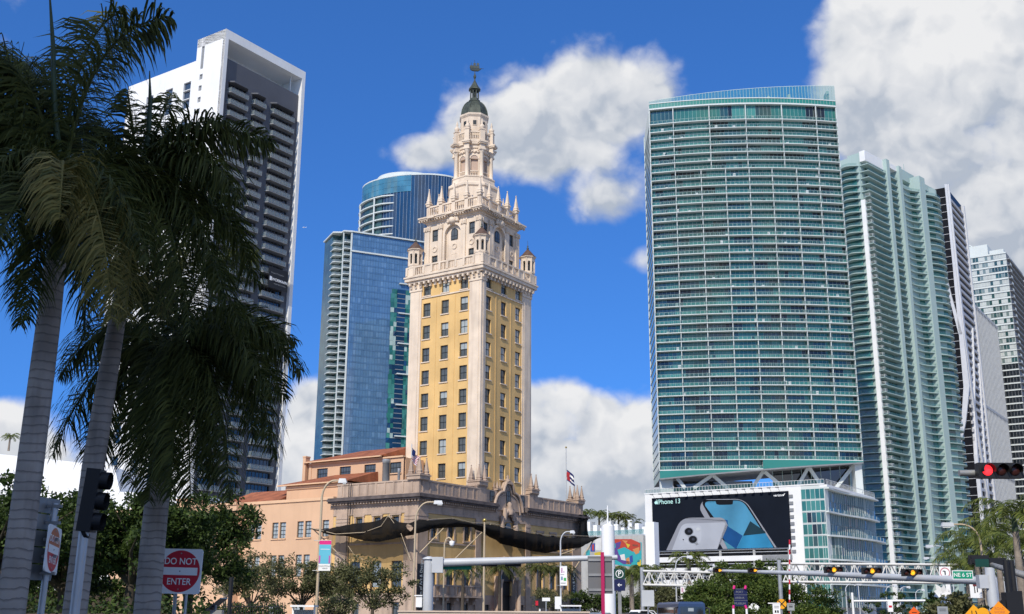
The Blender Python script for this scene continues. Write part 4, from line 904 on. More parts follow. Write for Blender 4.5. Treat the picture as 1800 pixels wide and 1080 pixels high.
# loft glazing, left face corner and the wavy right face
b = MB(); rows_l = [35.6-3.32*k for k in range(10)]
for k, z in enumerate(rows_l):
    w0 = .0 if k < 2 else -.5
    for i in range(5):
        y0 = .15+i*1.36; mt = rng.choice([0,0,1,1,2,3]) if k > 1 else rng.choice([0,1,1])
        b.add([(-.02,y0+.06,z-2.9),(-.02,y0+1.3,z-2.9),(-.02,y0+1.3,z-.1),(-.02,y0+.06,z-.1)], [(0,1,2,3)], m=mt)
    b.box(-.12,-.0,0,6.9,z-3.2,z-2.9,m=4) if k % 2 else b.box(-.08,-.0,0,6.9,z-3.05,z-2.9,m=4)
for i in range(6): b.box(-.1,-.0,.12+i*1.36-.05,.12+i*1.36+.05,0,35.7,m=4)
b.box(.02,3,0,6.9,0,ZR-.1,m=4)
b.build('loft_window_wall', ['tealglass','tealpale','tealdark','tealdeep','slabwhite'], pd)
PL = 46.0; wy = lambda x, k: -.8 + .9*sin(x/PL*2*pi*.9+k*.5) - (1.6 if k >= 2 else 0)*min(1, x/8) - .35*k*min(1,x/6)
for k in range(6):
    z1 = 35.7-6.64*k; z0 = z1-6.64
    if z0 < -4: break
    q = MB(); n = 30
    for i in range(n):
        x0, x1 = PL*i/n, PL*(i+1)/n; 
        for (a_, c_) in ((z0+.25, z0+3.3), (z0+3.4, z1-.3)):
            q.add([(x0+.05,wy(x0,k)+.9,a_),(x1,wy(x1,k)+.9,a_),(x1,wy(x1,k)+.9,c_),(x0+.05,wy(x0,k)+.9,c_)], [(0,1,2,3)], m=rng.choice([2,2,2,2,3,5]))
        q.box(x0-.05,x0+.05,wy(x0,k)+.82,wy(x0,k)+.9,z0+.2,z1-.3,m=4)
    q.build('loft_window_wall', ['tealglass','tealpale',glass('grey_teal_glass',(.07,.12,.125),.4,.15,var=.2),'tealdeep','slabwhite',glass('pale_grey_teal_blind',(.15,.22,.22),.4,.15,var=.2)], pd)
    q = MB(); pts = [PL*i/n for i in range(n+1)]; q.prism([(x,wy(x,k)-.5) for x in pts]+[(x,wy(x,k)+1.3) for x in reversed(pts)], z1-.3, z1+.15); bo = q.build('balcony', 'slabwhite', pd)
    if k:
        r = MB()
        for i in range(n): x0, x1 = PL*i/n, PL*(i+1)/n; r.add([(x0,wy(x0,k)-.45,z1+.15),(x1,wy(x1,k)-.45,z1+.15),(x1,wy(x1,k)-.45,z1+1.2),(x0,wy(x0,k)-.45,z1+1.2)], [(0,1,2,3)]); r.box(x0-.03,x0+.03,wy(x0,k)-.5,wy(x0,k)-.4,z1+.15,z1+1.2,m=1) if i % 3 == 0 else None
        r.build('railing', ['tealrail','slabwhite'], bo)
b = MB(); b.box(.5,PL,1.5,7,0,36); b.box(0,PL,-.8,1.4,35.9,36.6); b.build('right_wall', 'whitepaint', pd)
b = MB()
for i in range(60): y = 57.0*i/59; b.box(.02,.1,y-.04,y+.04,ZR+.35,ZR+1.5)
b.box(0,.12,0,57.2,ZR+1.5,ZR+1.6); b.add([(.06,0,ZR+.4),(.06,57.2,ZR+.4),(.06,57.2,ZR+1.5),(.06,0,ZR+1.5)], [(0,1,2,3)], m=1); 
for i in range(40): x = PL*i/39; b.box(x-.04,x+.04,-.7,-.62,ZR,ZR+1.4)
b.box(0,PL,-.72,-.6,ZR+1.4,ZR+1.5); b.build('roof_railing', ['whiteframe','tealrail'], pd)

# the billboard: printed vinyl on a frame, every shape a flat printed area
bb = thing('billboard', 'giant dark billboard showing two overlapping smartphones on the white podium wall', 'billboard', (PT.x, PT.y, 0), GRID)
b = MB(); b.box(-.35,-.02,BY0,BY1,BZ0,BZ1); b.build('backing', pm('billboard_night_blue', (.006,.009,.016), .6, var=.25, vs=.08, spec=.1), bb)
bz = lambda x, y: hitx(PTT, -.4, 1130+x/6.207, 850+y/6.207)
layer = [0]
def printed(name, pts, mat, rnd=0):
    q = MB(); layer[0] += 1; o = -.36-.012*layer[0]; v = [bz(*p) for p in pts]
    lo, hi = BZ0+.05, BZ1-.05
    v = [(min(max(y, BY0+.1), BY1-.1), min(max(z, lo), hi)) for y, z in v]
    q.add([(o, y, z) for y, z in v], [tuple(range(len(v)))]); return q.build(name, mat, bb)
def rpoly(pts, rads, n=6):
    out = []
    for i, p in enumerate(pts):
        a, c = pts[i-1], pts[(i+1) % len(pts)]; p, a, c = Vector(p), Vector(a), Vector(c); r = rads[i]
        if r == 0: out.append(tuple(p)); continue
        p0, p1 = p+(a-p).normalized()*r, p+(c-p).normalized()*r
        for k in range(n+1): t = k/n; out.append(tuple(p0*(1-t)**2 + p*2*t*(1-t) + p1*t*t))
    return out
pr = lambda n, c, v=.05: pm(n, c, .6, 0, v, .1, spec=.1)
printed('phone_edge', rpoly([(875,720),(610,265),(665,175),(1110,168),(1460,715)], [0,60,50,110,0]), pr('print_phone_edge', (.26,.27,.30)))
printed('phone_bezel', rpoly([(930,718),(640,210),(665,180),(1105,176),(1438,715)], [0,40,20,100,0]), pr('print_black', (.008,.009,.012)))
sk = [(.07,.22,.33),(.05,.20,.36),(.035,.17,.37)]
gm = pm('print_screen_blue', (.06,.235,.37), .4, 0, .28, .09)
printed('phone_screen', rpoly([(1030,712),(665,225),(700,196),(1090,186),(1420,712)], [0,40,20,80,0]), gm)
printed('phone_screen', [(790,190),(985,186),(980,226),(965,232),(835,235),(805,228)], pr('print_black_notch', (.008,.009,.012)))
printed('phone_screen', [(885,610),(740,380),(925,400),(930,470),(1090,572),(1020,712),(960,700)], pr('print_screen_deep_blue', (.012,.075,.22), .35))
printed('phone_screen', [(1095,568),(1172,412),(1335,525),(1345,560),(1200,640)], pr('print_screen_dark', (.012,.035,.05), .3))
printed('phone_screen', [(1095,572),(1340,545),(1428,712),(1024,712)], pr('print_screen_mid_blue', (.03,.20,.36), .3))
printed('phone_screen', [(880,620),(1010,712),(925,716)], pr('print_screen_teal', (.06,.22,.30)))
printed('back_phone', rpoly([(255,735),(410,400),(500,375),(880,372),(935,450),(815,722)], [0,70,40,50,60,0]), pr('print_phone_side', (.24,.25,.28)))
printed('back_phone', rpoly([(318,730),(430,440),(905,424),(925,450),(812,720)], [0,60,40,30,0]), pr('print_phone_back', (.36,.38,.42), .12))
printed('back_phone', rpoly([(395,610),(440,470),(640,455),(640,650),(560,690)], [20,40,40,60,60]), pr('print_camera_bump', (.40,.42,.46), .06))
for cx_, cy_ in ((503,525),(548,612)):
    printed('camera_ring', [(cx_+54*cos(2*pi*i/20), cy_+48*sin(2*pi*i/20)) for i in range(20)], pr('print_ring', (.28,.30,.34)))
    printed('camera_lens', [(cx_+45*cos(2*pi*i/20), cy_+40*sin(2*pi*i/20)) for i in range(20)], pr('print_lens', (.010,.011,.014)))
    printed('camera_lens', [(cx_+4+17*cos(2*pi*i/16), cy_-2+15*sin(2*pi*i/16)) for i in range(16)], pr('print_lens_centre', (.035,.04,.055)))
printed('camera_flash', [(605+22*cos(2*pi*i/14), 500+20*sin(2*pi*i/14)) for i in range(14)], pr('print_flash', (.47,.49,.5)))
printed('camera_dot', [(444+7*cos(2*pi*i/10), 614+7*sin(2*pi*i/10)) for i in range(10)], pr('print_dot', (.02,.02,.02)))
mintp = pr('print_mint', (.50,.80,.74))
M['mintp'] = mintp
rotB = (pi/2, 0, -pi/2)
y_, z_ = bz(168,199); printed('emblem', [(148+17*cos(t)*(1+.06*cos(2*t)), 211+18*sin(t)*(1-.07*abs(cos(t)))) for t in [2*pi*i/28 for i in range(28)]], mintp)
printed('emblem', [(168+8*cos(2*pi*i/12), 208+9*sin(2*pi*i/12)) for i in range(12)], 'black'); printed('emblem', [(147,190),(150,182),(156,177),(156,184),(152,190)], mintp)
ya, za = bz(166,205); yb, zb_ = bz(388,198)
lettering('iPhone 13', 2.05, 'lettering', 'mintp', bb, (-.75, (ya+yb)/2-.35, (za+zb_)/2), rotB, .01, sx=.96, bold=.01)
ya, za = bz(1428,134); yb, zb_ = bz(1540,128); lettering('verizon', 1.0, 'lettering', 'signwhite', bb, (-.75, (ya+yb)/2, (za+zb_)/2), rotB, .01, bold=.01)
printed('emblem', [(1532,128),(1552,108),(1556,108),(1537,140),(1530,134)], 'signwhite')
for i in range(16):
    y, z = bz(118+i*91, 128-i*5.7); q = MB()
    q.tube([(-.1,y,BZ1+.25),(-1.3,y,BZ1+1.0),(-1.9,y,BZ1+1.0)], .07, 6); q.box(-2.5,-1.7,y-.55,y+.35,BZ1+.85,BZ1+1.15, m=1); q.build('lamp', ['greysteel','slabgrey'], bb)
for i in range(9): 
    q = MB(); z = BZ1-1.2-i*1.95; q.box(-.3,.1,BY0-1.2,BY0-.05,z-.75,z+.1); q.build('side_bracket', 'slabgrey', bb)

# ---------------------------------------------------------------- pale condominium with long fins
nb = thing('finned_condo_tower', 'pale mint condominium tower with tall white fins and rows of curved balconies', 'tower', (148.9, 440, 0), radians(44))
HB_ = 191.0; NB = 62; FH = 2.98
arc = lambda cx_, cy_, r0, r1, a0, a1, n=8: [(cx_+r0*cos(radians(a0+(a1-a0)*i/n)), cy_+r1*sin(radians(a0+(a1-a0)*i/n))) for i in range(n+1)]
left_bay = [(1.2,2.6)] + [(-2.6*sin(pi*i/8)-.4, 3.2+8.2*i/8) for i in range(9)] + [(1.2,12.5)]
mid = [(.6,-1.3),(16.4,-1.3),(16.4,2.4),(.6,2.4)]
mid2 = [(19.0,-.8),(27.6,-.8),(27.6,2.4),(19.0,2.4)]
conc = [(30,-1.2)] + [(30+17.4*i/10, -1.2+2.8*sin(pi*i/10)) for i in range(1,10)] + [(47.4,-1.2),(47.4,5.5),(30,5.5)]
right = [(52.5,-1.6)] + [(52.5+15.5*i/10, -1.6-3.2*sin(pi*i/10*.75)+3.2*(i/10)**2) for i in range(1,11)] + [(68.5,10),(52.5,10)]
b = MB(); b.box(1.2,17.5,2.3,24,0,HB_-1); b.box(17.51,48,2.3,24,0,HB_-4); b.box(1.0,19.2,2.35,8,HB_-8,HB_); b.prism([(48.01,3),(53,1),(62,-1.6),(66.6,1.8),(67,24),(48.01,24)], 0, HB_-1); b.box(.6,1.19,2.6,12.6,0,HB_-4)
b.build('core_wall', 'mint', nb)
b = MB()
def glazing(poly, z0, z1, m=0):
    for (x0,y0),(x1,y1) in zip(poly, poly[1:]): b.add([(x0,y0,z0),(x1,y1,z0),(x1,y1,z1),(x0,y0,z1)], [(0,1,2,3)], m=m)
for k in range(NB):
    z = HB_-6-k*FH
    for x0, x1, y in ((4.2,16.3,1.9),(19.2,27.5,1.8)):
        n = int((x1-x0)/2.1)
        for i in range(n):
            a, c = x0+(x1-x0)*i/n, x0+(x1-x0)*(i+1)/n; b.add([(a+.05,y,z-FH+.1),(c-.05,y,z-FH+.1),(c-.05,y,z-.3),(a+.05,y,z-.3)], [(0,1,2,3)], m=rng.choice([0,0,1,2]))
    n = 8
    for i in range(n):
        a, c = 30+17.4*i/n, 30+17.4*(i+1)/n; f = lambda x: .6+2.6*sin(pi*(x-30)/17.4); b.add([(a+.05,f(a)+.6,z-FH+.1),(c-.05,f(c)+.6,z-FH+.1),(c-.05,f(c)+.6,z-.3),(a+.05,f(a)+.6,z-.3)], [(0,1,2,3)], m=rng.choice([0,0,1,2]))
    gr = [(52.5,0),(58,-2.0),(62,-2.2),(67,1.0)]
    for (x0,y0),(x1,y1) in zip(gr, gr[1:]): b.add([(x0,y0,z-FH+.1),(x1,y1,z-FH+.1),(x1,y1,z-.3),(x0,y0,z-.3)], [(0,1,2,3)], m=rng.choice([0,1,2]))
    b.add([(-.1,4.0,z-FH+.1),(-.1,10.5,z-FH+.1),(-.1,10.5,z-.3),(-.1,4.0,z-.3)], [(0,1,2,3)], m=rng.choice([0,0,1]))
b.build('back_glazing', ['mintdark','tealglass','mint'], nb)
for k in range(NB+1):
    z = HB_-6-k*FH; q = MB()
    q.prism(left_bay, z-.3, z); q.prism(mid, z-.3, z); q.prism(mid2, z-.3, z); q.prism(conc, z-.3, z); q.prism(right, z-.3, z)
    if k > 4: q.box(-.6,1.0,-1.6,.6,z-.3,z+.02)
    bo = q.build('balcony', 'mint', nb)
    r = MB()
    for poly in (left_bay[1:-1], conc[:11], right[:11], mid[:2], mid2[:2]):
        for (x0,y0),(x1,y1) in zip(poly, poly[1:]): r.add([(x0,y0+.05,z),(x1,y1+.05,z),(x1,y1+.05,z+1.02),(x0,y0+.05,z+1.02)], [(0,1,2,3)])
    if k > 4:
        for zz in (.45,.98): r.box(-.6,1.0,-1.62,-1.52,z+zz,z+zz+.12,m=1); r.box(-.62,-.52,-1.5,.6,z+zz,z+zz+.12,m=1)
        r.box(-.62,-.5,-1.62,-1.5,z,z+1.1,m=1)
    r.box(.7,68,2.2,2.24,z+.9,z+.95,m=1)
    r.build('railing', ['tealrail','slabwhite'], bo)
for x0, x1, y0, y1, z1, n in ((16.4,19.0,-1.9,2.3,HB_+.5,'fin'),(27.6,30.0,-1.9,5.4,HB_+.5,'fin'),(47.4,52.5,-1.6,6,HB_+1.5,'fin'),(-.4,.6,.8,2.6,HB_-22,'fin')):
    q = MB(); q.box(x0,x1,y0,y1,0,z1); q.build(n, 'whitepaint' if x0 < 0 else 'mint', nb)
q = MB(); q.box(.8,17.5,-.2,2.3,HB_-4.4,HB_+.3); q.box(17.5,30.2,-.8,2.3,HB_-2,HB_+.3); q.build('roof_parapet', 'whitepaint', nb); q = MB(); q.box(52.5,66,-.5,3,HB_-3,HB_-.2); q.build('roof_parapet', 'mint', nb)
q = MB(); q.box(40,52,3,14,HB_-1,HB_+4); q.tube([(47,5,HB_+4),(47,5,HB_+9)], .12, 6); q.build('roof_plant', 'mint', nb)

# ---------------------------------------------------------------- tower with the white exoskeleton
mu = thing('exoskeleton_tower', 'dark glass tower wrapped in smooth crossing white ribs', 'tower', (195.64*1.1915, 560, -.3), GRID); mu.scale = (1.1915,)*3
b = MB(); b.box(.5,29,.5,9,0,186.5); b.prism([(.5,9),(29,9),(27,22),(2,22)], 0, 180); b.build('glass_body', pm('black_tinted_glass', (.008,.008,.010), .35, var=.2, spec=.12), mu)
b = MB()
for k in range(52):
    z = 182-k*3.5; b.box(1.5,29,-.3,.48,z-1.3,z); b.box(.2,.48,.6,9,z-.2,z)
b.build('floor_slab', pm('warm_grey_slab', (.40,.40,.41), .6, var=.06), mu)
ribm = pm('pale_concrete_rib',(.50,.51,.53),.55,var=.06)
def rib(pts, w, face, out=.9):
    q = MB()
    for (s0,z0,w0),(s1,z1,w1) in zip(pts, pts[1:]):
        v = []
        for s, z, ww in ((s0,z0,w0),(s1,z1,w1)):
            for ds, dd in ((-ww,-out),(ww,-out),(ww,.6),(-ww,.6)):
                v.append((s+ds, dd, z) if face == 'y' else (dd, s+ds, z))
        q.add(v, [(0,1,5,4),(1,2,6,5),(2,3,7,6),(3,0,4,7),(0,3,2,1),(4,5,6,7)])
    return q.build('rib', ribm, mu)
rib([(9,187,.5),(6.5,160,.5),(3.2,135,.55),(.6,118,.8)], 1, 'x'); rib([(.4,187.5,.5),(.4,150,.55),(.4,118,.9),(.4,95,1.2),(3,80,.9),(9,60,1.0)], 1, 'x')
rib([(0.2,187.5,.5),(0.6,150,.7),(1.5,118,1.6),(4,95,1.6),(9,70,1.2),(17,40,1.2),(22,0,1.4)], 1, 'y'); rib([(28.8,186,.6),(28.8,0,.7)], 1, 'y'); rib([(20,125,.4),(12,100,.6),(5,84,.8),(1.5,66,1.0),(1,0,1.2)], 1, 'y'); rib([(26,110,.4),(19,75,.8),(15,45,1.0),(12,0,1.2)], 1, 'y')
fp = at(1711, 534, 600)
fb = thing('ribbed_apartment_block', 'pale grey tower edge with close vertical ribs beside the exoskeleton tower', 'tower', (fp.x, 600, 0), GRID)
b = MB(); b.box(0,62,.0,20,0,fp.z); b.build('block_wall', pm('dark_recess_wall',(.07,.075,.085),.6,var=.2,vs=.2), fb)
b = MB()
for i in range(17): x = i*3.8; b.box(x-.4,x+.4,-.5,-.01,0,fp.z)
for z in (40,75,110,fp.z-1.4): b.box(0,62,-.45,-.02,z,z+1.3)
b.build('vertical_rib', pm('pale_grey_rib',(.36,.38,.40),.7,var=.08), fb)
# ---------------------------------------------------------------- gridded tower at the right edge
gt = thing('gridded_tower', 'grey tower with white floor grid above and dark glass below', 'tower', (223.2*1.36, 480*1.36, -.6), GRID); gt.scale = (1.36,)*3
b = MB()
for k in range(53):
    z = 159-k*3.0; top = z > 108
    for i in range(15):
        y0 = .15+i*1.3; b.add([(0,y0+.05,z-2.6),(0,y0+1.25,z-2.6),(0,y0+1.25,z-.2),(0,y0+.05,z-.2)], [(0,1,2,3)], m=rng.choice([0,0,1,2]) if top else 3)
        if top or i % 2 == 0: b.box(-.1,.0,y0-.05,y0+.05,z-2.6,z-.2,m=4 if top else 5)
    b.box(-.35,.0,0,19.8,z-.55 if top else z-.35,z+.15,m=4)
b.box(.03,40,.02,19.8,0,159,m=5)
b.build('grid_facade', [glass('pale_grey_glass',(.44,.47,.45),.25,.4,var=.2),glass('mid_grey_glass',(.16,.21,.20),.1,.7,var=.3),'mintdark','darkglass','slabwhite','slabgrey'], gt)
b = MB()
for k in range(53): z = 156-k*3.0; b.box(.3,40,-1.2,.0,z-.35,z); b.box(.3,3.5,-1.25,-1.2,z,z+1.0,m=1)
b.build('balcony_stack', ['slabgrey','slabwhite'], gt)
b = MB(); b.box(3,20,8,19,159,165); b.box(1,8,1,7,159,161); b.tube([(6,14,165),(4.5,22,170.5)], .35, 5); b.box(22,38,3,15,159,163); b.build('roof_plant', 'slabwhite', gt)

# ---------------------------------------------------------------- planting
def gp(px, Y): v = at(px, 1074, Y); return Vector((v.x, Y, 0))
def leaf(mb, p, d, nrm, L, w, m=0):
    s = d.cross(nrm).normalized()*w*.5; q = p + d*L*.5 + nrm*L*.10
    mb.add([p-s*.25, q-s, p+d*L, q+s, p+s*.25], [(0,1,3,4),(1,2,3)], m=m)
def rdir(r):
    z = r.uniform(-1, 1); a = r.uniform(0, 2*pi); k = sqrt(1-z*z); return Vector((k*cos(a), k*sin(a), z))
def make_tree(name, label, cat, base, H, blobs, nclump, nleaf, size, mat, bark, seed, group=None, tr=.22, spread=.55, fork=.35):
    """blobs: (dx, dy, z, rx, ry, rz) relative to the foot"""
    r = random.Random(seed); t = thing(name, label, cat, base, 0, group)
    cl = []
    while len(cl) < nclump:
        b_ = r.choice(blobs); d = rdir(r)*(r.random()**.45)
        cl.append(Vector((b_[0]+d.x*b_[3], b_[1]+d.y*b_[4], b_[2]+d.z*b_[5])))
    mb = MB()
    for c in cl:
        sg = spread*r.uniform(.7, 1.35); n = int(nleaf/nclump*r.uniform(.6, 1.4))
        for _ in range(n):
            o = rdir(r)*sg*(r.random()**.6); o.z *= .65
            d = (rdir(r)+Vector((0,0,-.1))+o.normalized()*.5).normalized(); n_ = (rdir(r)+Vector((0,0,.9))).normalized()
            L = size*r.uniform(.6, 1.35); leaf(mb, c+o, d, n_, L, L*.55)
    mb.build('crown', mat, t)
    tb = MB(); hf = H*fork; lean = Vector((r.uniform(-.04,.04), r.uniform(-.04,.04), 1))
    tb.tube([Vector((0,0,-.1)), lean*hf*.5, lean*hf], [tr*1.25, tr, tr*.85], 8); ends = sorted(cl, key=lambda c: r.random())[:min(18, nclump)]
    for c in ends:
        s0 = lean*hf*r.uniform(.8, 1.0); mid = s0.lerp(c, .5)+Vector((r.uniform(-.3,.3), r.uniform(-.3,.3), r.uniform(.1,.5)))
        tb.tube([s0, mid, c], [tr*.5, tr*.28, tr*.08], 6)
    tb.build('trunk', bark, t); return t
def frond(mb, P0, P1, P2, n, L, w, r, plume=.35, droop=.55, m=0, stem=.018):
    up = Vector((0,0,1)); pts = []
    for i in range(11):
        t = i/10; pts.append(P0*(1-t)**2 + P1*2*t*(1-t) + P2*t*t)
    mb.tube(pts, [stem*(1.6-1.4*i/10) for i in range(11)], 5, m=m)
    for i in range(n):
        t = .10 + .90*i/(n-1); p = P0*(1-t)**2 + P1*2*t*(1-t) + P2*t*t
        d = ((P1-P0)*(1-t) + (P2-P1)*t).normalized(); s = d.cross(up)
        s = s.normalized() if s.length > .05 else Vector((1,0,0)); nr = s.cross(d).normalized()
        ln = L*(.55+.55*sin(pi*min(1, t*1.02))**.7)*(1.0 if t < .85 else 1.15-.6*(t-.85)/.15)
        for sg in (-1, 1):
            k = r.uniform(-plume, plume*1.2)
            v = (s*sg*cos(k) + nr*sin(k) + d*r.uniform(.35, .75)).normalized(); l_ = ln*r.uniform(.8, 1.12); wd = w*r.uniform(.75, 1.25)
            a = p; q = [a]; cur = v
            for seg in range(3):
                cur = (cur + Vector((0,0,-droop*(.35+.5*seg)))*r.uniform(.8,1.2)).normalized(); a = a + cur*l_/3; q.append(a)
            wv = d.cross(cur); wv = (wv.normalized() if wv.length > .05 else d)*.3 + d*.7
            e = wv.normalized()*wd*.5
            mb.add([q[0]-e*.5, q[0]+e*.5, q[1]-e, q[1]+e, q[2]-e*.8, q[2]+e*.8, q[3]], [(0,1,3,2),(2,3,5,4),(4,5,6)], m=m)
def make_palm(name, label, base, H, R, nf, seed, group=None, mat='frondsun', bark='palebark', tr=.16, nl=22, lean=(0,0), rise=.55, hang=.55, shaft=True, w=.07, ll=.5):
    r = random.Random(seed); t = thing(name, label, 'palm tree', base, 0, group); top = Vector((lean[0], lean[1], H))
    tb = MB(); tb.tube([Vector((0,0,-.1)), top*.35, top*.7+Vector((0,0,0)), top], [tr*1.3, tr*1.05, tr, tr*.8], 10); tb.build('trunk', bark, t)
    if shaft: sb = MB(); sb.tube([top, top+Vector((0,0,R*.18)), top+Vector((0,0,R*.36))], [tr*.9, tr*.8, tr*.35], 8); sb.build('crownshaft', 'shaft_green', t)
    mb = MB(); C = top+Vector((0,0,R*.3 if shaft else 0))
    for i in range(nf):
        a = 2*pi*(i*.382)+r.uniform(-.2,.2); e = 1-2*((i+.5)/nf)*.62; u = Vector((cos(a), sin(a), 0)); l_ = R*r.uniform(.85, 1.1)
        P1 = C + u*l_*.5 + Vector((0,0,l_*(rise*e+.18))); P2 = C + u*l_*(.98 if e > -.05 else .75) + Vector((0,0,l_*(rise*e-hang*.6)))
        frond(mb, C, P1, P2, nl, ll*R*.5, w, r, .3, .5)
    mb.build('crown', mat, t); return t

# --- three royal palms in the foreground
def royal(label, Y, trunk, radii, shaft, sr, C, fronds, spear, seed, mats=('frond','frondpale')):
    r = random.Random(seed); base = at(*trunk[0], Y); base.z = 0
    t = thing('royal_palm', label, 'palm tree', base, 0, 'royal palms at the roadside'); loc = lambda p, dy=0: at(p[0], p[1], Y+dy) - base
    tb = MB(); pts = [loc(p) for p in trunk]; pts[0].z = -.15
    fine, rr = [], []
    for i in range(len(pts)-1):
        for k in range(6): q = k/6; fine.append(pts[i].lerp(pts[i+1], q)); rr.append(radii[i]+(radii[i+1]-radii[i])*q)
    fine.append(pts[-1]); rr.append(radii[-1]); tb.tube(fine, rr, 18); tb.build('trunk', 'trunk', t)
    sb = MB(); sb.tube([loc(p) for p in shaft], sr, 14); sb.build('crownshaft', 'shaft_green', t)
    c = loc(C)
    for f in fronds:
        (cx_, cy_), (tx, ty), d1, d2 = f[:4]; mb = MB(); P1, P2 = loc((cx_, cy_), d1), loc((tx, ty), d2); P0 = c + Vector((r.uniform(-.08,.08), r.uniform(-.08,.08), r.uniform(-.25,.15)))
        ln = (P1-P0).length + (P2-P1).length
        for k in (0,): frond(mb, P0, P1, P2, max(50, int(ln*48)), .66*min(1.15, .45+ln*.2), .034, r, .85, .66, stem=.028)
        mb.build('frond', mats[1] if len(f) > 4 else mats[0], t)
    if spear:
        q = MB(); a, b_ = loc(spear[0]), loc(spear[1]); q.tube([c, a, a.lerp(b_,.5)+Vector((.02,0,0)), b_], [.05,.045,.035,.008], 7); q.build('spear_leaf', 'shaft_green', t)
    return t
royal('tallest royal palm with thick leaning trunk nearest the left edge', 15, [(-9,1292),(18,1080),(53,820),(86,560),(97,462)], [.20,.185,.172,.158,.145], [(97,462),(108,390),(112,320)], [.14,.15,.06], (110,335),
  [((150,40),(300,30),.3,.5),((120,60),(215,20),1.2,1.6),((60,40),(-70,110),0,0),((10,120),(-110,260),-.5,-.8),((20,240),(-40,460),-1,-1.5),((115,215),(104,385),-1.4,-2.2,1),((190,235),(262,460),-.8,-1.0),
   ((180,270),(195,560),-1.3,-1.8,1),((190,230),(320,370),1,1.4),((70,90),(20,110),1.4,2.2),((40,180),(-30,380),1,1.4),((80,220),(35,570),.8,.9),((150,260),(150,590),1,1.1),((30,200),(-80,200),.9,1.3),((60,260),(-10,440),-1.6,-2.0),((150,240),(225,420),1.3,1.6),((60,200),(-40,330),-.9,-1.3),((90,260),(50,560),-.6,-.8),((130,250),(140,500),-.9,-1.2),((40,100),(-30,200),.6,.9),((160,260),(270,420),.4,.5)], ((96,190),(86,-30)), 11)
royal('middle royal palm leaning right behind the signal pole', 17, [(104,1290),(131,1080),(164,820),(193,640),(207,558)], [.19,.175,.165,.145,.125], [(207,558),(226,450),(243,330)], [.12,.13,.06], (245,320),
  [((340,190),(478,250),0,0),((350,210),(420,350),-.6,-.8),((180,160),(90,270),.5,.8),((235,230),(225,160),.2,.3),((275,230),(300,165),.3,.5),((325,270),(395,525),-.6,-.9),((390,290),(452,500),.3,.5),((285,280),(335,585),-1,-1.3),((195,260),(140,480),1,1.2),
   ((240,300),(222,560),-1.2,-1.6,1),((170,240),(60,400),1,1.3),((330,230),(430,430),1,1.3),((310,260),(390,330),1.2,1.8),((260,300),(285,560),-.4,-.5,1),((330,330),(430,590),.8,1.0),((290,200),(400,215),-.3,-.5),((200,220),(120,300),-.5,-.8),((260,330),(260,590),-.8,-1.1)], ((261,240),(263,125)), 12)
royal('shortest royal palm with drooping crown in front of the white tower', 19, [(239,1280),(258,1080),(269,950),(279,850)], [.225,.215,.205,.20], [(278,850),(292,720),(306,610)], [.195,.17,.08], (308,605),
  [((425,490),(528,655),0,0),((455,570),(482,805),-.3,-.4),((395,600),(402,875),-1,-1.3),((330,620),(335,885),-1.2,-1.6),((245,590),(228,850),-.6,-.8),((190,560),(92,800),0,0),((215,500),(105,660),.8,1.1),((330,440),(450,445),1,1.6),((270,460),(190,480),1,1.5),
   ((410,550),(445,770),.8,1.0),((290,610),(290,870),.9,1.0),((370,490),(520,600),1,1.4),((170,620),(165,830),.5,.7),((350,600),(365,840),.7,.8),((260,600),(255,820),.9,1.0),((440,560),(500,700),.6,.9),((300,490),(345,420),.9,1.2),((400,520),(475,690),-.6,-.9),((275,640),(262,880),-1.2,-1.6),((310,650),(300,870),-1.4,-1.9),((345,560),(375,850),-1.0,-1.4)], None, 13)

# --- dark broad-leaved trees on the left
for i, (px, Y, H, W_, lab) in enumerate(((-40,58,9.0,6.0,'dark leafy tree at the left edge behind the tallest palm trunk'),(110,62,8.4,5.2,'dark leafy tree between the first and second palm trunks'),(225,60,9.0,5.0,'tall dark leafy tree behind the shortest palm trunk'),(330,66,9.0,4.2,'dark leafy tree behind the do not enter sign'))):
    make_tree('broadleaf_tree', lab, 'tree', gp(px, Y), H, [(0,0,H*.55,W_,W_*.8,H*.33),(-W_*.45,.5,H*.62,W_*.5,W_*.5,H*.3),(W_*.4,-.4,H*.66,W_*.5,W_*.5,H*.27)], 120, 19000, .22, 'leafdark', 'bark', 20+i, 'dark trees along the left pavement', .3, .7)
# --- thin olive street trees before the stone base
for i, (px, Y, H, W_, n, lab) in enumerate(((440,78,5.4,2.6,3600,'olive street tree right of the do not enter sign'),(395,92,7.8,3.2,3300,'taller thin street tree against the salmon wall left end'),(530,82,5.5,3.1,5200,'wide olive street tree left of the pink and blue banner'),(585,96,6.0,2.2,2600,'small olive street tree behind the banner pole'),(655,80,5.4,2.9,4000,'airy olive street tree in front of the yellow base corner'),(968,122,4.2,2.0,1800,'leafy street tree under the black netting by the portal'),(590,72,2.6,1.2,900,'low shrubby tree at the foot of the banner lamp post'))):
    make_tree('street_tree', lab, 'tree', gp(px, Y), H, [(0,0,H*.60,W_,W_,H*.30),(-W_*.4,0,H*.7,W_*.6,W_*.6,H*.24),(W_*.4,.3,H*.66,W_*.6,W_*.6,H*.26)], 70, int(n*1.9), .165, 'leafolive', 'palebark' if i % 2 else 'bark', 40+i, 'olive trees along the pavement', .13, .5)
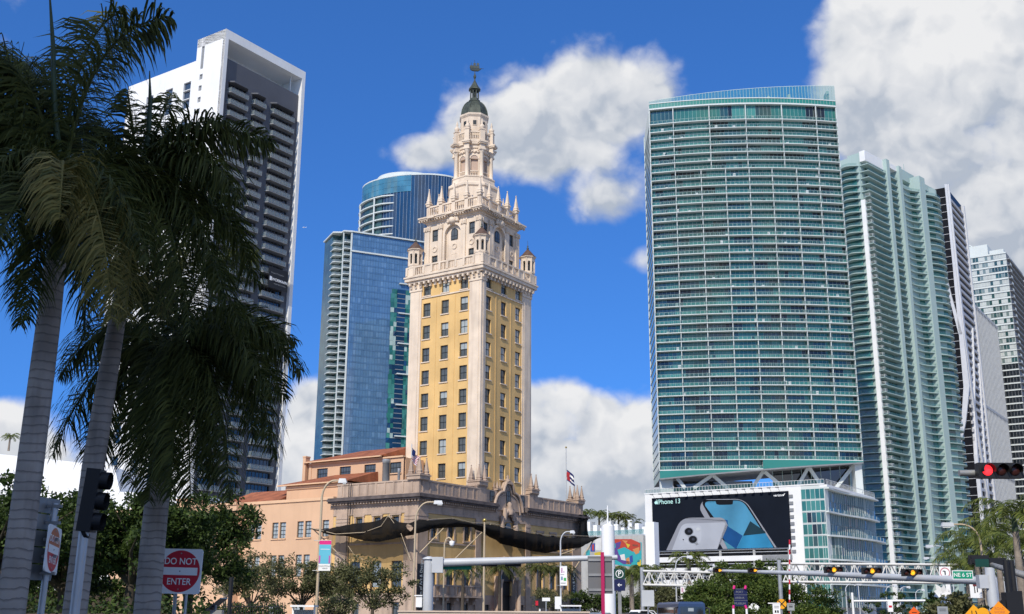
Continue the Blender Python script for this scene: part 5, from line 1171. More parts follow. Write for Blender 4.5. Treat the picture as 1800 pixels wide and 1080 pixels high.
# --- green trees before the podium
for i, (px, Y, H, W_, lab) in enumerate(((1300,112,6.6,4.3,'round bright green tree behind the blue panel sign'),(1345,116,7.4,3.3,'green tree rising above the other trees left of the truss post'),(1395,114,5.1,4.9,'wide dark green tree behind the crossing sign'),(1255,108,4.5,2.9,'small bright green tree left of the blue panel sign'),(1172,120,4.6,3.2,'brownish green tree under the left truss'),(1440,84,2.0,1.6,'low yellow green shrub right of the crossing sign'))):
    make_tree('green_tree', lab, 'tree', gp(px, Y), H, [(0,0,H*.55,W_,W_*.8,H*.38),(-W_*.4,0,H*.68,W_*.55,W_*.6,H*.28),(W_*.45,0,H*.6,W_*.55,W_*.6,H*.3)], 100, 11000, .22, 'leafmid' if i != 4 else 'leafolive', 'bark', 60+i, 'green trees along the avenue', .2, .62, fork=.25)
for i, (px, Y, H, W_, lab) in enumerate(((1050,150,4.6,4.0,'dark tree under the back of the grey sign'),(1090,155,4.4,3.6,'dark tree behind the parking sign post'),(1122,150,4.0,3.0,'small dark tree left of the shorter truss post'),(1330,84,1.9,1.5,'low green tree between the blue panel sign and crossing sign'),(1372,88,2.2,1.8,'low green tree behind the white rule sign'),(1285,86,2.1,1.6,'low green tree behind the legs of the blue panel sign'))):
    make_tree('green_tree', lab, 'tree', gp(px, Y), H, [(0,0,H*.5,W_,W_*.8,H*.48),(-W_*.4,0,H*.55,W_*.55,W_*.6,H*.4)], 60, 5200, .26 if i < 3 else .2, 'leafdark' if i < 3 else 'leafmid', 'bark', 70+i, 'green trees along the avenue', .16, .55, fork=.2)
for i, (px, py, Y, lab) in enumerate(((1110,1012,140,'yellow green palm below the teal mural'),(1128,1018,135,'second yellow green palm below the mural right edge'))):
    make_palm('street_palm', lab, gp(px, Y), at(px, py, Y).z, 3.2, 20, 180+i, None, 'frondsun', 'palebark', .2, 20, (0,0), .55, .6, shaft=False, w=.09)
for i, (px, Y, H, W_, lab) in enumerate(((1640,70,2.0,1.6,'low green shrub beside the white banners'),(1690,64,2.6,1.3,'leafy shrub left of the grey signal post'),(1655,110,3.6,2.2,'dark street tree behind the white truss right end'),(1560,150,4.5,6.0,'dark distant trees beyond the far mast arm'))):
    make_tree('roadside_shrub', lab, 'shrub', gp(px, Y), H, [(0,0,H*.55,W_,W_,H*.45)], 40, 2600, .26, 'leafolive' if i < 2 else 'leafdark', 'bark', 80+i, 'shrubs by the right kerb', .1, .4, fork=.2)
tr = 'crown'
# --- palms at the right and far away
for i, (px, py, Y, R, lab) in enumerate(((1785,935,74,3.5,'bright green palm with feathery crown at the right edge'),(1716,985,92,3.6,'palm with pale trunk left of the grey signal post'),(1752,962,98,3.9,'palm standing behind the grey signal post'),(1700,1015,108,3.4,'lower palm in the clump beside the white banner'),(1795,985,86,3.4,'second palm behind the bright one at the right edge'),(1738,1010,118,3.6,'farthest palm of the right hand clump'))):
    z = at(px, py, Y).z; make_palm('avenue_palm', lab, gp(px+ (1074-py)*.11, Y), z, R, 18, 100+i, 'palms on the right side of the avenue', 'frondsun', 'palebark', .24, 30, (0,0), .55, .6, w=.075, ll=.5)
for i, (px, py, Y, lab) in enumerate(((815,1000,114,'left palm before the stone balcony'),(880,1000,119,'middle palm left of the portal'),(950,1000,128,'palm right of the portal under the netting'),(985,1003,132,'rightmost palm at the right end of the base'))):
    make_palm('forecourt_palm', lab, gp(px-2, Y), at(px, py, Y).z, 2.5, 15, 120+i, 'palms in front of the tower base', 'frondsun' if i == 0 else 'frond', 'bark', .16, 20, (0,0), .45, .75, shaft=False, w=.08, ll=.5)
make_palm('street_palm', 'shaggy palm with pale dead fronds in front of the garage decks', gp(1214, 130), at(1214,985,130).z, 2.6, 20, 140, None, 'frondsun', 'palebark', .25, 22, (0,0), .6, .7, shaft=False, w=.08)
make_palm('street_palm', 'leafy palm below the mural garage left of the truss', gp(1112, 128), at(1112,1010,128).z, 2.8, 18, 141, None, 'frondsun', 'palebark', .2, 20, (0,0), .5, .7, shaft=False, w=.08)
make_palm('street_palm', 'bushy palm at the white podium corner behind the truss', gp(1150, 150), at(1150,1003,150).z, 2.4, 16, 142, None, 'frondsun', 'bark', .2, 18, (0,0), .5, .7, shaft=False, w=.08)

# ---------------------------------------------------------------- white arena and mural garage
ar_ = thing('white_hall', 'large plain white hall with curved roofline behind the palms', 'building', at(60,1074,210))
ar_.location.z = 0
q = MB(); prof = [(-40,0),(-40,26.5)] + [(-40+52*i/10, 26.5+4.2*sin(pi*.5+pi*.5*i/10*.9)*1.0) for i in range(11)] + [(13.5,22.5),(30,22),(30,0)]
q.add([(x,0,z) for x, z in prof]+[(x,30,z) for x, z in prof], [tuple(range(len(prof))), tuple(range(2*len(prof)-1,len(prof)-1,-1))]+[(i,(i+1)%len(prof),len(prof)+(i+1)%len(prof),len(prof)+i) for i in range(len(prof))]); q.build('hall_wall', 'arena', ar_)
q = MB()
for i in range(4):
    for k in range(3): q.box(17+i*3.2,19+i*3.2,-.08,-.01,9+k*4.2,12+k*4.2)
q.build('hall_windows', 'darkglass', ar_)
make_palm('roof_palm', 'small palm on the roof of the white hall at the left edge', at(15,792,212), at(18,768,212).z-at(15,792,212).z, 1.9, 13, 150, None, 'frondsun', 'palebark', .18, 12, (0,0), .5, .6, False, .12, .6)

mg = thing('mural_garage', 'low garage with colourful abstract mural and palms on its roof', 'building', at(1134,1074,250), GRID); mg.location.z = 0
MGT = (mg.location.x, mg.location.y)
gx = lambda px, py, o=0: hitx(MGT, o, px, py)
b = MB(); yl = gx(1020,960)[0]; zt = gx(1100,942)[1]; b.box(0,4.6,0,yl,0,zt); b.build('garage_wall', 'concrete', mg)
muc = [pm('mural_'+n, c, .8, var=.08) for n, c in (('teal',(.03,.33,.36)),('red',(.42,.05,.03)),('purple',(.09,.05,.22)),('yellow',(.55,.42,.04)),('orange',(.55,.22,.08)),('white',(.62,.62,.60)),('blue',(.03,.07,.30)),('brown',(.20,.06,.04)))]
b = MB(); b.v = []
def mural(pts, m, o): b.add([(-.03-.012*o, *gx(px, py)) for px, py in pts], [tuple(range(len(pts)))], m=m)
mural([(1078,948),(1128,954),(1128,1000),(1078,992)],0,0); mural([(1078,948),(1110,948),(1126,955),(1126,968),(1112,970),(1098,962),(1086,966)],1,1); mural([(1078,965),(1084,985),(1096,992),(1110,992),(1110,988),(1096,985),(1088,975),(1084,962)],2,2)
mural([(1100,955),(1108,958),(1104,964)],3,2); mural([(1101,982),(1106,980),(1108,992),(1101,992)],4,2); mural([(1112,966),(1124,962),(1124,972),(1118,975)],4,3); mural([(1090,976),(1098,974),(1100,986),(1092,984)],5,3)
mural([(1058,945),(1066,945),(1066,972),(1058,972)],0,0); mural([(1038,956),(1046,955),(1046,970),(1038,970)],6,0); mural([(1045,972),(1056,970),(1056,982),(1045,982)],3,0); mural([(1046,948),(1057,946),(1057,968),(1047,968)],5,0); mural([(1082,955),(1092,952),(1090,962),(1083,968)],2,3); mural([(1094,950),(1104,951),(1100,956)],4,4); mural([(1112,957),(1122,958),(1121,961),(1112,960)],7,3); mural([(1115,976),(1124,974),(1125,988),(1117,990)],0,3); mural([(1107,978),(1112,976),(1113,988),(1108,990)],6,4); mural([(1120,986),(1127,984),(1127,997),(1121,996)],3,3); mural([(1030,968),(1037,967),(1037,985),(1030,986)],0,2); mural([(1058,974),(1066,973),(1066,988),(1058,989)],7,1); mural([(1041,958),(1044,957),(1044,968),(1041,968)],1,1)
b.build('mural', muc, mg)
b = MB(); b.box(.5,4.6,.02,yl-.02,zt,zt+.3); 
for i in range(9): y = yl*i/9; b.box(2.2,4.5,y+.4,y+yl/9-.4,zt+.3,zt+2.0+.8*(i%3), m=0)
b.box(.1,.3,0,yl,zt+.3,zt+1.3,m=1); b.build('roof_terrace', ['arena','tealsheer'], mg)
b = MB(); b.box(1.0,3.2,-2.2,-.02,0,gx(1125,918)[1]); b.build('white_stair_tower', 'arena', mg)
for i, (px, py) in enumerate(((1029,903),(1053,905),(1070,910),(1087,908),(1100,912),(1111,922))):
    y, z = gx(px, py, 4); p = grid_pt(MGT, 4, y, zt+.3)
    make_palm('roof_palm', ['leftmost','second','third','fourth','fifth','rightmost'][i]+' date palm on the mural garage roof', p, z-zt-.3, 2.7, 18, 160+i, 'date palms on the garage roof', 'frond' if i > 3 else 'frondsun', 'bark', .22, 14, (0,0), .55, .5, False, .13, .55)
pyl = gp(1071, 90); b = MB(); zt2 = at(1071,925,90).z; b.lathe([(.52,0),(.52,zt2)], 18); b.lathe([(.42,zt2),(.3,zt2+.12)], 18); b.tube([(0,0,zt2),(0,.0,zt2+1.6)], .06, 6); tag(b.build('round_pylon', 'arena', None, pyl), 'tall round white pylon behind the back of a grey sign', 'pylon')

# ---------------------------------------------------------------- debris netting on the base
nt_ = thing('debris_netting', 'sagging black debris net on poles around the stone base', 'netting', (TT[0], TT[1], 0), GRID)
def net_strip(name, top, bot, plane, off, mat, belly=.5, ns=48):
    q = MB(); q_cols = []
    def lerp_poly(poly, t):
        seg = [0]
        for a, c in zip(poly, poly[1:]): seg.append(seg[-1]+sqrt((c[0]-a[0])**2+(c[1]-a[1])**2))
        d = t*seg[-1]
        for i in range(len(seg)-1):
            if d <= seg[i+1]+1e-9: k = (d-seg[i])/max(1e-6, seg[i+1]-seg[i]); return tuple(poly[i][j]+(poly[i+1][j]-poly[i][j])*k for j in range(len(poly[i])))
        return poly[-1]
    r = random.Random(5); vs = []; m_ = 7
    for i in range(ns+1):
        a, c = lerp_poly(top, i/ns), lerp_poly(bot, i/ns)
        for k in range(m_):
            t = k/(m_-1); px, py = a[0]+(c[0]-a[0])*t, a[1]+(c[1]-a[1])*t
            o = off - belly*sin(pi*t) + r.uniform(-.07, .07) - .12*sin(i*1.3+k)
            if plane == 'x': y, z = hitx(TT, off, px, py); vs.append((o, y, z))
            else: x, z = hity(TT, off, px, py); vs.append((x, o, z))
    fs = [(i*m_+k, (i+1)*m_+k, (i+1)*m_+k+1, i*m_+k+1) for i in range(ns) for k in range(m_-1)]
    q.add(vs, fs, True); return q.build(name, mat, nt_)
OX, OY = BU0-2.0, BV0-2.0
net_strip('netting', [(548,929),(570,931),(620,921),(660,917),(682,906),(700,918),(718,920)], [(548,930),(580,941),(610,943),(640,951),(665,953),(690,948),(708,944),(728,940)], 'x', OX, 'net', .7)
net_strip('netting', [(716,921),(735,914),(760,915),(795,912),(830,921),(862,922),(905,932),(960,943),(1000,946),(1047,944)], [(714,940),(735,938),(760,930),(800,927),(830,927),(850,937),(880,956),(930,968),(960,973),(985,967),(1020,963),(1047,946)], 'y', OY, 'net', .9, 64)
net_strip('netting', [(1017,905),(1030,905)], [(1017,946),(1034,946)], 'y', OY+1.2, 'net', .1, 6)
net_strip('veil', [(572,936),(600,942),(640,950),(680,945),(716,922)], [(576,952),(600,975),(640,992),(680,990),(716,985)], 'x', OX+.5, 'veil', .15)
for (plane, a, c) in (('x',(682,905),(722,985)),('y',(796,912),(738,972)),('y',(863,921),(790,992)),('x',(549,929),(612,990)),('y',(1047,944),(1010,1000)),('y',(1020,963),(985,975))):
    q = MB()
    if plane == 'x': y0, z0 = hitx(TT, OX-.1, *a); y1, z1 = hitx(TT, BU0-.2, *c); q.tube([(OX-.1,y0,z0),(BU0-.2,y1,z1)], .07, 6)
    else: x0, z0 = hity(TT, OY-.1, *a); x1, z1 = hity(TT, BV0-.2, *c); q.tube([(x0,OY-.1,z0),(x1,BV0-.2,z1)], .07, 6)
    q.build('outrigger_pole', 'tan', nt_)
def rope(pts, plane, off, r=.035):
    q = MB(); P_ = []
    for px, py in pts:
        if plane == 'x': y, z = hitx(TT, off, px, py); P_.append((off, y, z))
        else: x, z = hity(TT, off, px, py); P_.append((x, off, z))
    q.tube(P_, r, 5); q.build('rope', 'tan', nt_)
rope([(549,929),(590,939),(640,936),(670,925),(683,906)], 'x', OX-.75); rope([(612,960),(622,975),(640,985),(660,990)], 'x', OX+.3, .03); rope([(683,906),(705,938),(722,985)], 'x', OX-.3, .03)
rope([(716,922),(760,913),(796,911),(830,919),(863,920),(905,930),(960,941),(1047,943)], 'y', OY-.1); rope([(1047,944),(1030,975),(1008,1005)], 'y', OY, .04)
y_, z_ = hitx(TT, BU0-.5, 592, 880)
q = MB(); yv = hitx(TT, BU0-.5, 614, 960)[0]
for dy in (0,.35): q.tube([(BU0-.6, yv+dy, 0),(BU0-.6, yv+dy, 15.9)], .05, 6)
q.build('scaffold_tube', 'black', nt_)

# ---------------------------------------------------------------- street furniture
def lamp_post(name, label, px, hx, hy, Y, mat='tan', r=.10, cat='street lamp', group=None, bare=False):
    base = gp(px, Y); h = at(hx, hy, Y) - base; t = thing(name, label, cat, base, 0, group); sg = 1 if h.x > 0 else -1; ax = abs(h.x)
    rise = min(ax*.9, h.z*.16); zc = h.z - rise
    p = MB(); pts = [(0,0,0),(0,0,zc*.5),(0,0,zc)] + [(sg*(ax*.62)*(1-cos(pi/2*i/7)), 0, zc+rise*sin(pi/2*i/7)) for i in range(1,8)] + [(sg*ax*.95,0,h.z)]
    p.tube(pts, [r,r*.85,r*.7]+[r*.62]*7+[r*.5], 10); p.lathe([(r*1.9,0),(r*1.9,.12),(r*1.2,.25),(r*1.15,.9),(r,.95)], 10); p.build('pole', mat, t)
    hd = MB(); L = min(1.0, ax*.45); hd.prism([(sg*(ax-.25),-.14),(sg*(ax+L-.25),-.17),(sg*(ax+L-.25),.17),(sg*(ax-.25),.14)][::sg], h.z-.16, h.z+.12, top=[(sg*(ax-.2),-.09),(sg*(ax+L-.35),-.12),(sg*(ax+L-.35),.12),(sg*(ax-.2),.09)][::sg]); ho = hd.build('lamp_head', 'greysteel', t)
    le = MB(); le.prism([(sg*(ax+.05),-.12),(sg*(ax+L-.32),-.13),(sg*(ax+L-.32),.13),(sg*(ax+.05),.12)][::sg], h.z-.24, h.z-.161); le.build('lens', 'lampglass', ho); return t
G1 = 'curved arm street lamps'
lamp_post('street_lamp', 'tan street lamp carrying the pink and blue banner left of the base', 556, 602, 845, 70, group=G1)
lamp_post('street_lamp', 'tan street lamp standing before the near corner of the base', 726, 768, 883, 88, group=G1)
lamp_post('street_lamp', 'pale street lamp with white banner in front of the base right end', 986, 1006, 935, 112, 'greysteel', .10, group=G1)
lamp_post('street_lamp', 'grey street lamp before the shaggy palm and garage decks', 1190, 1211, 979, 118, 'greysteel', .09, group=G1)
lamp_post('street_lamp', 'short grey street lamp left of the leftmost amber signal', 1239, 1256, 994, 126, 'greysteel', .08, group=G1)
lamp_post('street_lamp', 'tall cream street lamp beside the grey signal post at right', 1736, 1670, 922, 78, 'tan', .10, group=G1)
lamp_post('street_lamp', 'cream street lamp just right of the white truss end', 1680, 1637, 960, 130, 'greysteel', .09, group=G1)
lamp_post('street_lamp', 'far street lamp with head left of the truss end post', 1662, 1630, 981, 170, 'greysteel', .09, group=G1)
for i, (px, hx, hy, Y, lab) in enumerate(((1489,1508,1026,150,'thin lamp under the truss left of the far mast arm'),(1512,1502,1027,155,'thin lamp leaning head to head with its neighbour'),(1560,1573,1030,165,'thin lamp left of the white parking sign'),(1584,1596,1032,175,'thin lamp right of the white parking sign'),(1612,1622,1037,190,'thin lamp above the orange diamond sign'))):
    lamp_post('street_lamp', lab, px, hx, hy, Y, 'greysteel', .09, group=G1)
t = thing('camera_post', 'slim curved post with round white camera above the long signal arm', 'camera post', gp(779,62))
p = MB(); z1 = at(779,945,62).z; p.tube([(0,0,0),(0,0,z1*.6),(0,0,z1-.35),(.08,0,z1-.1),(.22,0,z1),(.36,0,z1-.08),(.4,0,z1-.2)], .045, 8); p.build('pole', 'tan', t); p = MB(); p.sphere((.4,0,z1-.36), .13, 8); p.lathe([(.13,z1-.34),(.15,z1-.22),(.06,z1-.18)], 10, (.4,0,0)); p.build('camera_dome', 'signwhite', t)
t = thing('flagpole', 'slender gold topped pole in front of the tower portal', 'flagpole', gp(850,96)); z1 = at(850,918,96).z
p = MB(); p.tube([(0,0,0),(0,0,z1)], [.11,.07], 10); p.build('pole', 'tan', t); p = MB(); p.sphere((0,0,z1+.15), .17, 8); p.build('finial', 'gold', t)

def flagmesh(w, h, cols, mats, name, loc, rz, label, cat='flag'):
    q = MB(); n = 12; m_ = 13
    vs = [(w*i/n*.55 + .05*sin(k*.8), .22*sin(i*.9+k*.35)*(i/n), -h*k/(m_-1) - .45*w*(i/n)**1.2) for i in range(n+1) for k in range(m_)]
    for i in range(n):
        for k in range(m_-1): q.f.append((i*m_+k,(i+1)*m_+k,(i+1)*m_+k+1,i*m_+k+1)); q.mi.append(cols(i/n, k/(m_-1))); q.sm.append(True)
    q.v = vs; o = q.build(name, mats, None, loc, rz); return tag(o, label, cat)
y0, z0 = hitx(TT, BU0+1.2, 726, 785); pf = grid_pt(TT, BU0+1.2, hitx(TT, BU0+1.2, 722, 850)[0], 14.3)
fl = thing('flagpole', 'thin flagpole on the left roof parapet carrying the striped flag', 'flagpole', pf); q = MB(); q.tube([(0,0,0),(0,0,z0-14.3+.3)], .05, 8); q.build('pole', 'greysteel', fl)
flagmesh(2.2, 1.5, lambda u, v: 2 if (u < .45 and v < .55) else int(v*13) % 2, [pm('flag_red',(.50,.02,.04),.8),'signwhite',pm('flag_blue',(.015,.03,.14),.8)], 'flag', pf+Vector((.05,0,z0-14.3-.1)), radians(60), 'red and white striped flag with blue corner hanging by the yellow tower')
x0, z0 = hity(TT, BV0+2.0, 995, 788); pf = grid_pt(TT, x0, BV0+2.0, 14.3)
fl = thing('flagpole', 'tall flagpole at the right end of the base roof', 'flagpole', pf); q = MB(); q.tube([(0,0,0),(0,0,z0-14.3)], .06, 8); q.build('pole', 'greysteel', fl); q = MB(); q.sphere((0,0,z0-14.2), .14, 6); q.build('finial', 'gold', fl)
zf_ = hity(TT, BV0+2.0, 996, 826)[1]
flagmesh(2.0, 1.5, lambda u, v: 2 if u < .4 and .15 < v < .85 else (0 if int(v*5) % 2 == 0 else 1), [pm('flag_navy',(.01,.02,.12),.8),'signwhite',pm('flag_dark_red',(.35,.02,.03),.8)], 'flag', pf+Vector((.06,0,zf_-14.3)), radians(-20), 'blue white and red flag at half mast on the right roof pole')

# signals and mast arms
def signal_head(parent, c, lit, horiz=True, n=3, back=True, arrow=False, s=.33):
    """a black head facing the viewer (-y); c = centre"""
    q = MB(); x, y, z = c
    if horiz: q.box(x-s*n/2-.05, x+s*n/2+.05, y-.12, y+.12, z-s*.56, z+s*.56)
    else: q.box(x-s*.56, x+s*.56, y-.12, y+.12, z-s*n/2-.05, z+s*n/2+.05)
    for i in range(n):
        u = (i-(n-1)/2)*s; cx_, cz_ = (x+u, z) if horiz else (x, z-u)
        q.X = Matrix.Translation((cx_, y-.12, cz_)) @ Matrix.Rotation(pi/2, 4, 'X')
        q.add([(s*.44*cos(a), s*.44*sin(a), h) for h in (0,.2) for a in [pi*-.1+pi*1.2*k/9 for k in range(10)]], [(k,k+1,11+k,10+k) for k in range(9)], True)
        q.X = None
    h = q.build('signal_head', 'black', parent)
    for i in range(n):
        u = (i-(n-1)/2)*s; cx_, cz_ = (x+u, z) if horiz else (x, z-u); r = MB(); r.X = Matrix.Translation((cx_, y-.13, cz_)) @ Matrix.Rotation(pi/2, 4, 'X')
        on = i == lit[0] if lit else False
        r.lathe([(s*.40,0),(s*.36,.02),(s*.2,.045),(.003,.05)], 14); r.X = None
        r.build('lens', lit[1] if on else 'lens_off', h)
        if on and arrow:
            r = MB(); yy = y-.20; k = s*.34; r.add([(cx_-k,yy,cz_),(cx_,yy,cz_+k*.75),(cx_,yy,cz_+k*.3),(cx_+k,yy,cz_+k*.3),(cx_+k,yy,cz_-k*.3),(cx_,yy,cz_-k*.3),(cx_,yy,cz_-k*.75)], [tuple(range(7))]) if False else None
    return h
# left grey mast arm
Y = 60; b0 = gp(752, Y); t = thing('signal_mast', 'long pale grey signal mast arm reaching right across the tower base', 'signal mast', b0)
zc = at(757,987,Y).z; q = MB(); q.tube([(0,0,0),(0,0,zc+.1)], [.30,.26], 14); q.lathe([(.34,zc+.1),(.34,zc+.16),(.1,zc+.25)], 14); q.lathe([(.45,0),(.45,.1),(.34,.3)], 14); q.build('post', 'greysteel', t)
e = at(1085,980,Y)-b0; s_ = at(762,990,Y)-b0; q = MB(); q.tube([s_+Vector((-.1,0,0)), s_.lerp(e,.3), e], [.22,.20,.13], 12); q.build('arm', 'greysteel', t)
q = MB(); q.box(.18,.75,-.3,.3,s_.z-.5,s_.z+.3); q.build('arm_bracket', 'greysteel', t); q = MB(); q.box(-.62,-.3,-.2,.2,1.75,2.25); q.box(-.7,-.3,-.16,.16,2.3,2.36); q.build('control_box', 'signwhite', t)
for px in (860,902):
    c = at(px, 990, Y)-b0; q = MB(); q.box(c.x-.42,c.x+.42,.3,.62,c.z-.16,c.z+.16)
    for i in (-1,0,1): q.lathe([(.13,0),(.13,.1)], 8, (c.x+.28*i, .46, c.z+.16))
    q.build('signal_head', 'black', t)
c = at(800,995,Y)-b0; q = MB(); q.box(c.x-.85,c.x+.85,.25,.29,c.z-.18,c.z+.18); q.build('street_name_back', 'green', t)
# big grey sign seen from behind, on a magenta post
Y = 48; b0 = gp(1060, Y); t = thing('roadside_sign', 'large grey sign seen from behind on a magenta post', 'sign', b0)
a0, a1 = at(1033,978,Y)-b0, at(1077,1044,Y)-b0; q = MB(); q.box(a0.x,a1.x,-.02,.02,a1.z,a0.z); q.build('panel', pm('grey_sign_back',(.16,.16,.16),.5,.2,var=.06), t)
q = MB(); q.box(-.07,.07,-.14,-.022,0,a0.z+.16); q.build('post', 'magenta', t)
for k in (.1,.5,.9): z = a1.z+(a0.z-a1.z)*k; q = MB(); q.box(a0.x+.02,a1.x-.02,-.07,-.0225,z-.05,z+.05); q.build('stiffener', 'signback', t)
# parking sign
Y = 48; b0 = gp(1090, Y); t = thing('parking_sign', 'green and navy parking sign with white arrow pointing left', 'sign', b0); a0, a1 = at(1079,1000,Y)-b0, at(1099,1039,Y)-b0; zm = (a0.z+a1.z)/2+.03
q = MB(); q.box(a0.x,a1.x,-.03,.02,zm+.01,a0.z); q.build('green_panel', 'darkgreen', t); q = MB(); q.box(a0.x,a1.x,-.03,.02,a1.z,zm-.01); q.build('navy_panel', 'navy', t); q = MB(); q.box(-.07,.07,.021,.14,0,a0.z); q.build('post', 'signback', t)
w = a1.x-a0.x; cx_ = (a0.x+a1.x)/2; cz_ = (a0.z+zm)/2; q = MB(); ro, ri = w*.36, w*.30
q.add([(cx_+r_*cos(2*pi*i/24), -.034, cz_+r_*sin(2*pi*i/24)) for r_ in (ro,ri) for i in range(24)], [(i,(i+1)%24,24+(i+1)%24,24+i) for i in range(24)]); q.build('ring', 'signwhite', t)
lettering('P', w*.58, 'lettering', 'signwhite', t, (cx_,-.034,cz_), (pi/2,0,0), .002, bold=.004)
cz_ = (a1.z+zm)/2; k = w*.2; q = MB(); q.add([(cx_-k,-.034,cz_),(cx_-k*.2,-.034,cz_+k*.8),(cx_+k*.05,-.034,cz_+k*.8),(cx_-k*.45,-.034,cz_+k*.17),(cx_+k,-.034,cz_+k*.17),(cx_+k,-.034,cz_-k*.17),(cx_-k*.45,-.034,cz_-k*.17),(cx_+k*.05,-.034,cz_-k*.8),(cx_-k*.2,-.034,cz_-k*.8)], [tuple(range(9))]); q.build('arrow', 'signwhite', t)
# centre mast arm with amber signals
Y = 95; b0 = gp(1736, 92); t = thing('signal_mast', 'long pale signal mast arm with amber signals in front of the white truss', 'signal mast', gp(1747, 66))
b0 = t.location.copy(); tip = at(1246,1003,98)-b0; root = at(1735,1022,66)-b0
q = MB(); q.tube([(0,0,0),(0,0,at(1738,992,66).z)], [.34,.26], 14); q.lathe([(.5,0),(.5,.12),(.36,.3)], 14); q.build('post', 'greysteel', t)
q = MB(); q.tube([root+Vector((.2,0,0)), root.lerp(tip,.5)+Vector((0,0,.06)), tip], [.24,.19,.10], 12); q.build('arm', 'greysteel', t); q = MB(); q.box(-.75,-.25,-.25,.25,root.z-.4,root.z+.35); q.build('arm_bracket', 'greysteel', t)
SGL = []
for px, py, ar in ((1265,1003,1),(1327,1003,1),(1465,1002,0),(1532,1004,0),(1603,1007,0)):
    k = (px-1246)/(1735-1246); Yk = 98*66/(66+(98-66)*(1-k)) if False else 1/((1-k)/98+k/66); c = at(px, py, Yk-.35)-b0
    h = signal_head(t, c, (1, 'lens_amber'), True, 3, s=.34 if ar else .40)
    if ar:                                                        # arrow shaped mask on the lit lens
        q = MB(); yy = c.y-.21; kk = .15
        q.add([(c.x+kk*1.1*cos(a),yy,c.z+kk*1.1*sin(a)) for a in [2*pi*i/20 for i in range(20)]] + [(c.x-kk*.9,yy,c.z),(c.x,yy,c.z+kk*.8),(c.x,yy,c.z+kk*.3),(c.x+kk*.9,yy,c.z+kk*.3),(c.x+kk*.9,yy,c.z-kk*.3),(c.x,yy,c.z-kk*.3),(c.x,yy,c.z-kk*.8)], [])
        for u0, u1, v0, v1 in ((-.16,.16,.1,.17),(-.16,.16,-.17,-.1),(.02,.16,.055,.1),(.02,.16,-.1,-.055)): q.box(c.x+u0,c.x+u1,yy-.01,yy,c.z+v0,c.z+v1)
        q.v = q.v[27:]; q.f = [tuple(i-27 for i in f) for f in q.f]; q.build('arrow_mask', 'black', h)
# street name sign on the same arm
Y = 63; c0, c1 = at(1673,1003,Y), at(1711,1019,Y); sn = thing('street_name_sign', 'green street name sign reading NE 6 ST hanging on the arm', 'sign', (c0.x, Y, c1.z))
w, h = c1.x-c0.x, c0.z-c1.z; q = MB(); q.box(0,w,-.02,.03,0,h); q.build('border', 'signwhite', sn); q = MB(); q.box(.04,w-.04,-.03,-.021,.04,h-.04); q.build('panel', 'green', sn); lettering('NE 6 ST', h*.62, 'lettering', 'signwhite', sn, (w/2,-.035,h*.48), (pi/2,0,0), .002, bold=.003, sx=1.0)
Y = 70; c = at(1661,1007,Y); sn = thing('turn_sign', 'square white no turn sign with faded red ring on the mast arm', 'sign', c); q = MB(); q.box(-.34,.34,-.02,.02,-.36,.36); q.build('panel', 'signwhite', sn)
q = MB(); q.add([(r_*cos(2*pi*i/24),-.026,r_*sin(2*pi*i/24)) for r_ in (.31,.25) for i in range(24)], [(i,(i+1)%24,24+(i+1)%24,24+i) for i in range(24)]); q.box(-.04,.04,-.027,-.0265,-.14,.1,m=1); q.box(-.14,.0,-.0272,-.0267,.06,.12,m=1); q.build('ring', [pm('faded_red',(.55,.18,.2),.5),'black'], sn)
# right mast arm with the red signal, coming from outside the frame
Y = 30; b0 = Vector((17.5, Y, 0)); t = thing('signal_mast', 'grey signal arm with lit red signal at the upper right edge', 'signal mast', b0); q = MB(); q.tube([(0,0,0),(0,0,6.1)], [.2,.16], 12); q.build('post', 'signback', t)
e = at(1686,832,Y)-b0; q = MB(); q.tube([(0,0,at(1800,829,Y).z),e], [.13,.085], 10); q.build('arm', 'signback', t); c = at(1756,828,Y-.25)-b0; signal_head(t, c, (0,'lens_red'), True, 3, s=.36)
# second right arm rising to the right from the grey post
Y = 60; b0 = Vector((33.5, 52, 0)); t = thing('signal_mast', 'grey signal arm descending to the right edge with signals seen from the side', 'signal mast', b0); a0 = at(1733,990,62)-b0; a1 = at(1802,1012,50)-b0
q = MB(); q.tube([a0,a1,(0,0,a1.z-.1)], [.12,.17,.19], 10); q.build('arm', 'signback', t); q = MB(); q.tube([(0,0,0),(0,0,a1.z+.3)], .22, 10); q.build('post', 'signback', t)
for px, py in ((1722,984),(1752,989)):
    c = at(px,py,60)-b0; q = MB(); q.box(c.x-.5,c.x+.4,c.y-.25,c.y+.25,c.z-.2,c.z+.22); q.lathe([(.17,-.25),(.17,.0)], 10, (c.x-.45,c.y,c.z)); q.build('signal_head', 'black', t)
c = at(1728,990,59)-b0; q = MB(); q.box(c.x-.4,c.x+.3,c.y-.02,c.y+.02,c.z-.2,c.z+.2); q.build('sign_back', 'darkgreen', t)
# far white mast arm
Y = 120; b0 = gp(1500, Y); t = thing('signal_mast', 'thin white mast arm low in front of the dark distant trees', 'signal mast', b0); z1 = at(1500,1057,Y).z; q = MB(); q.tube([(0,0,0),(0,0,at(1495,1042,Y).z)], .13, 8); q.build('post', 'signwhite', t); e = at(1640,1056,Y)-b0; q = MB(); q.tube([(0,0,z1),e], .11, 8); q.build('arm', 'signwhite', t)
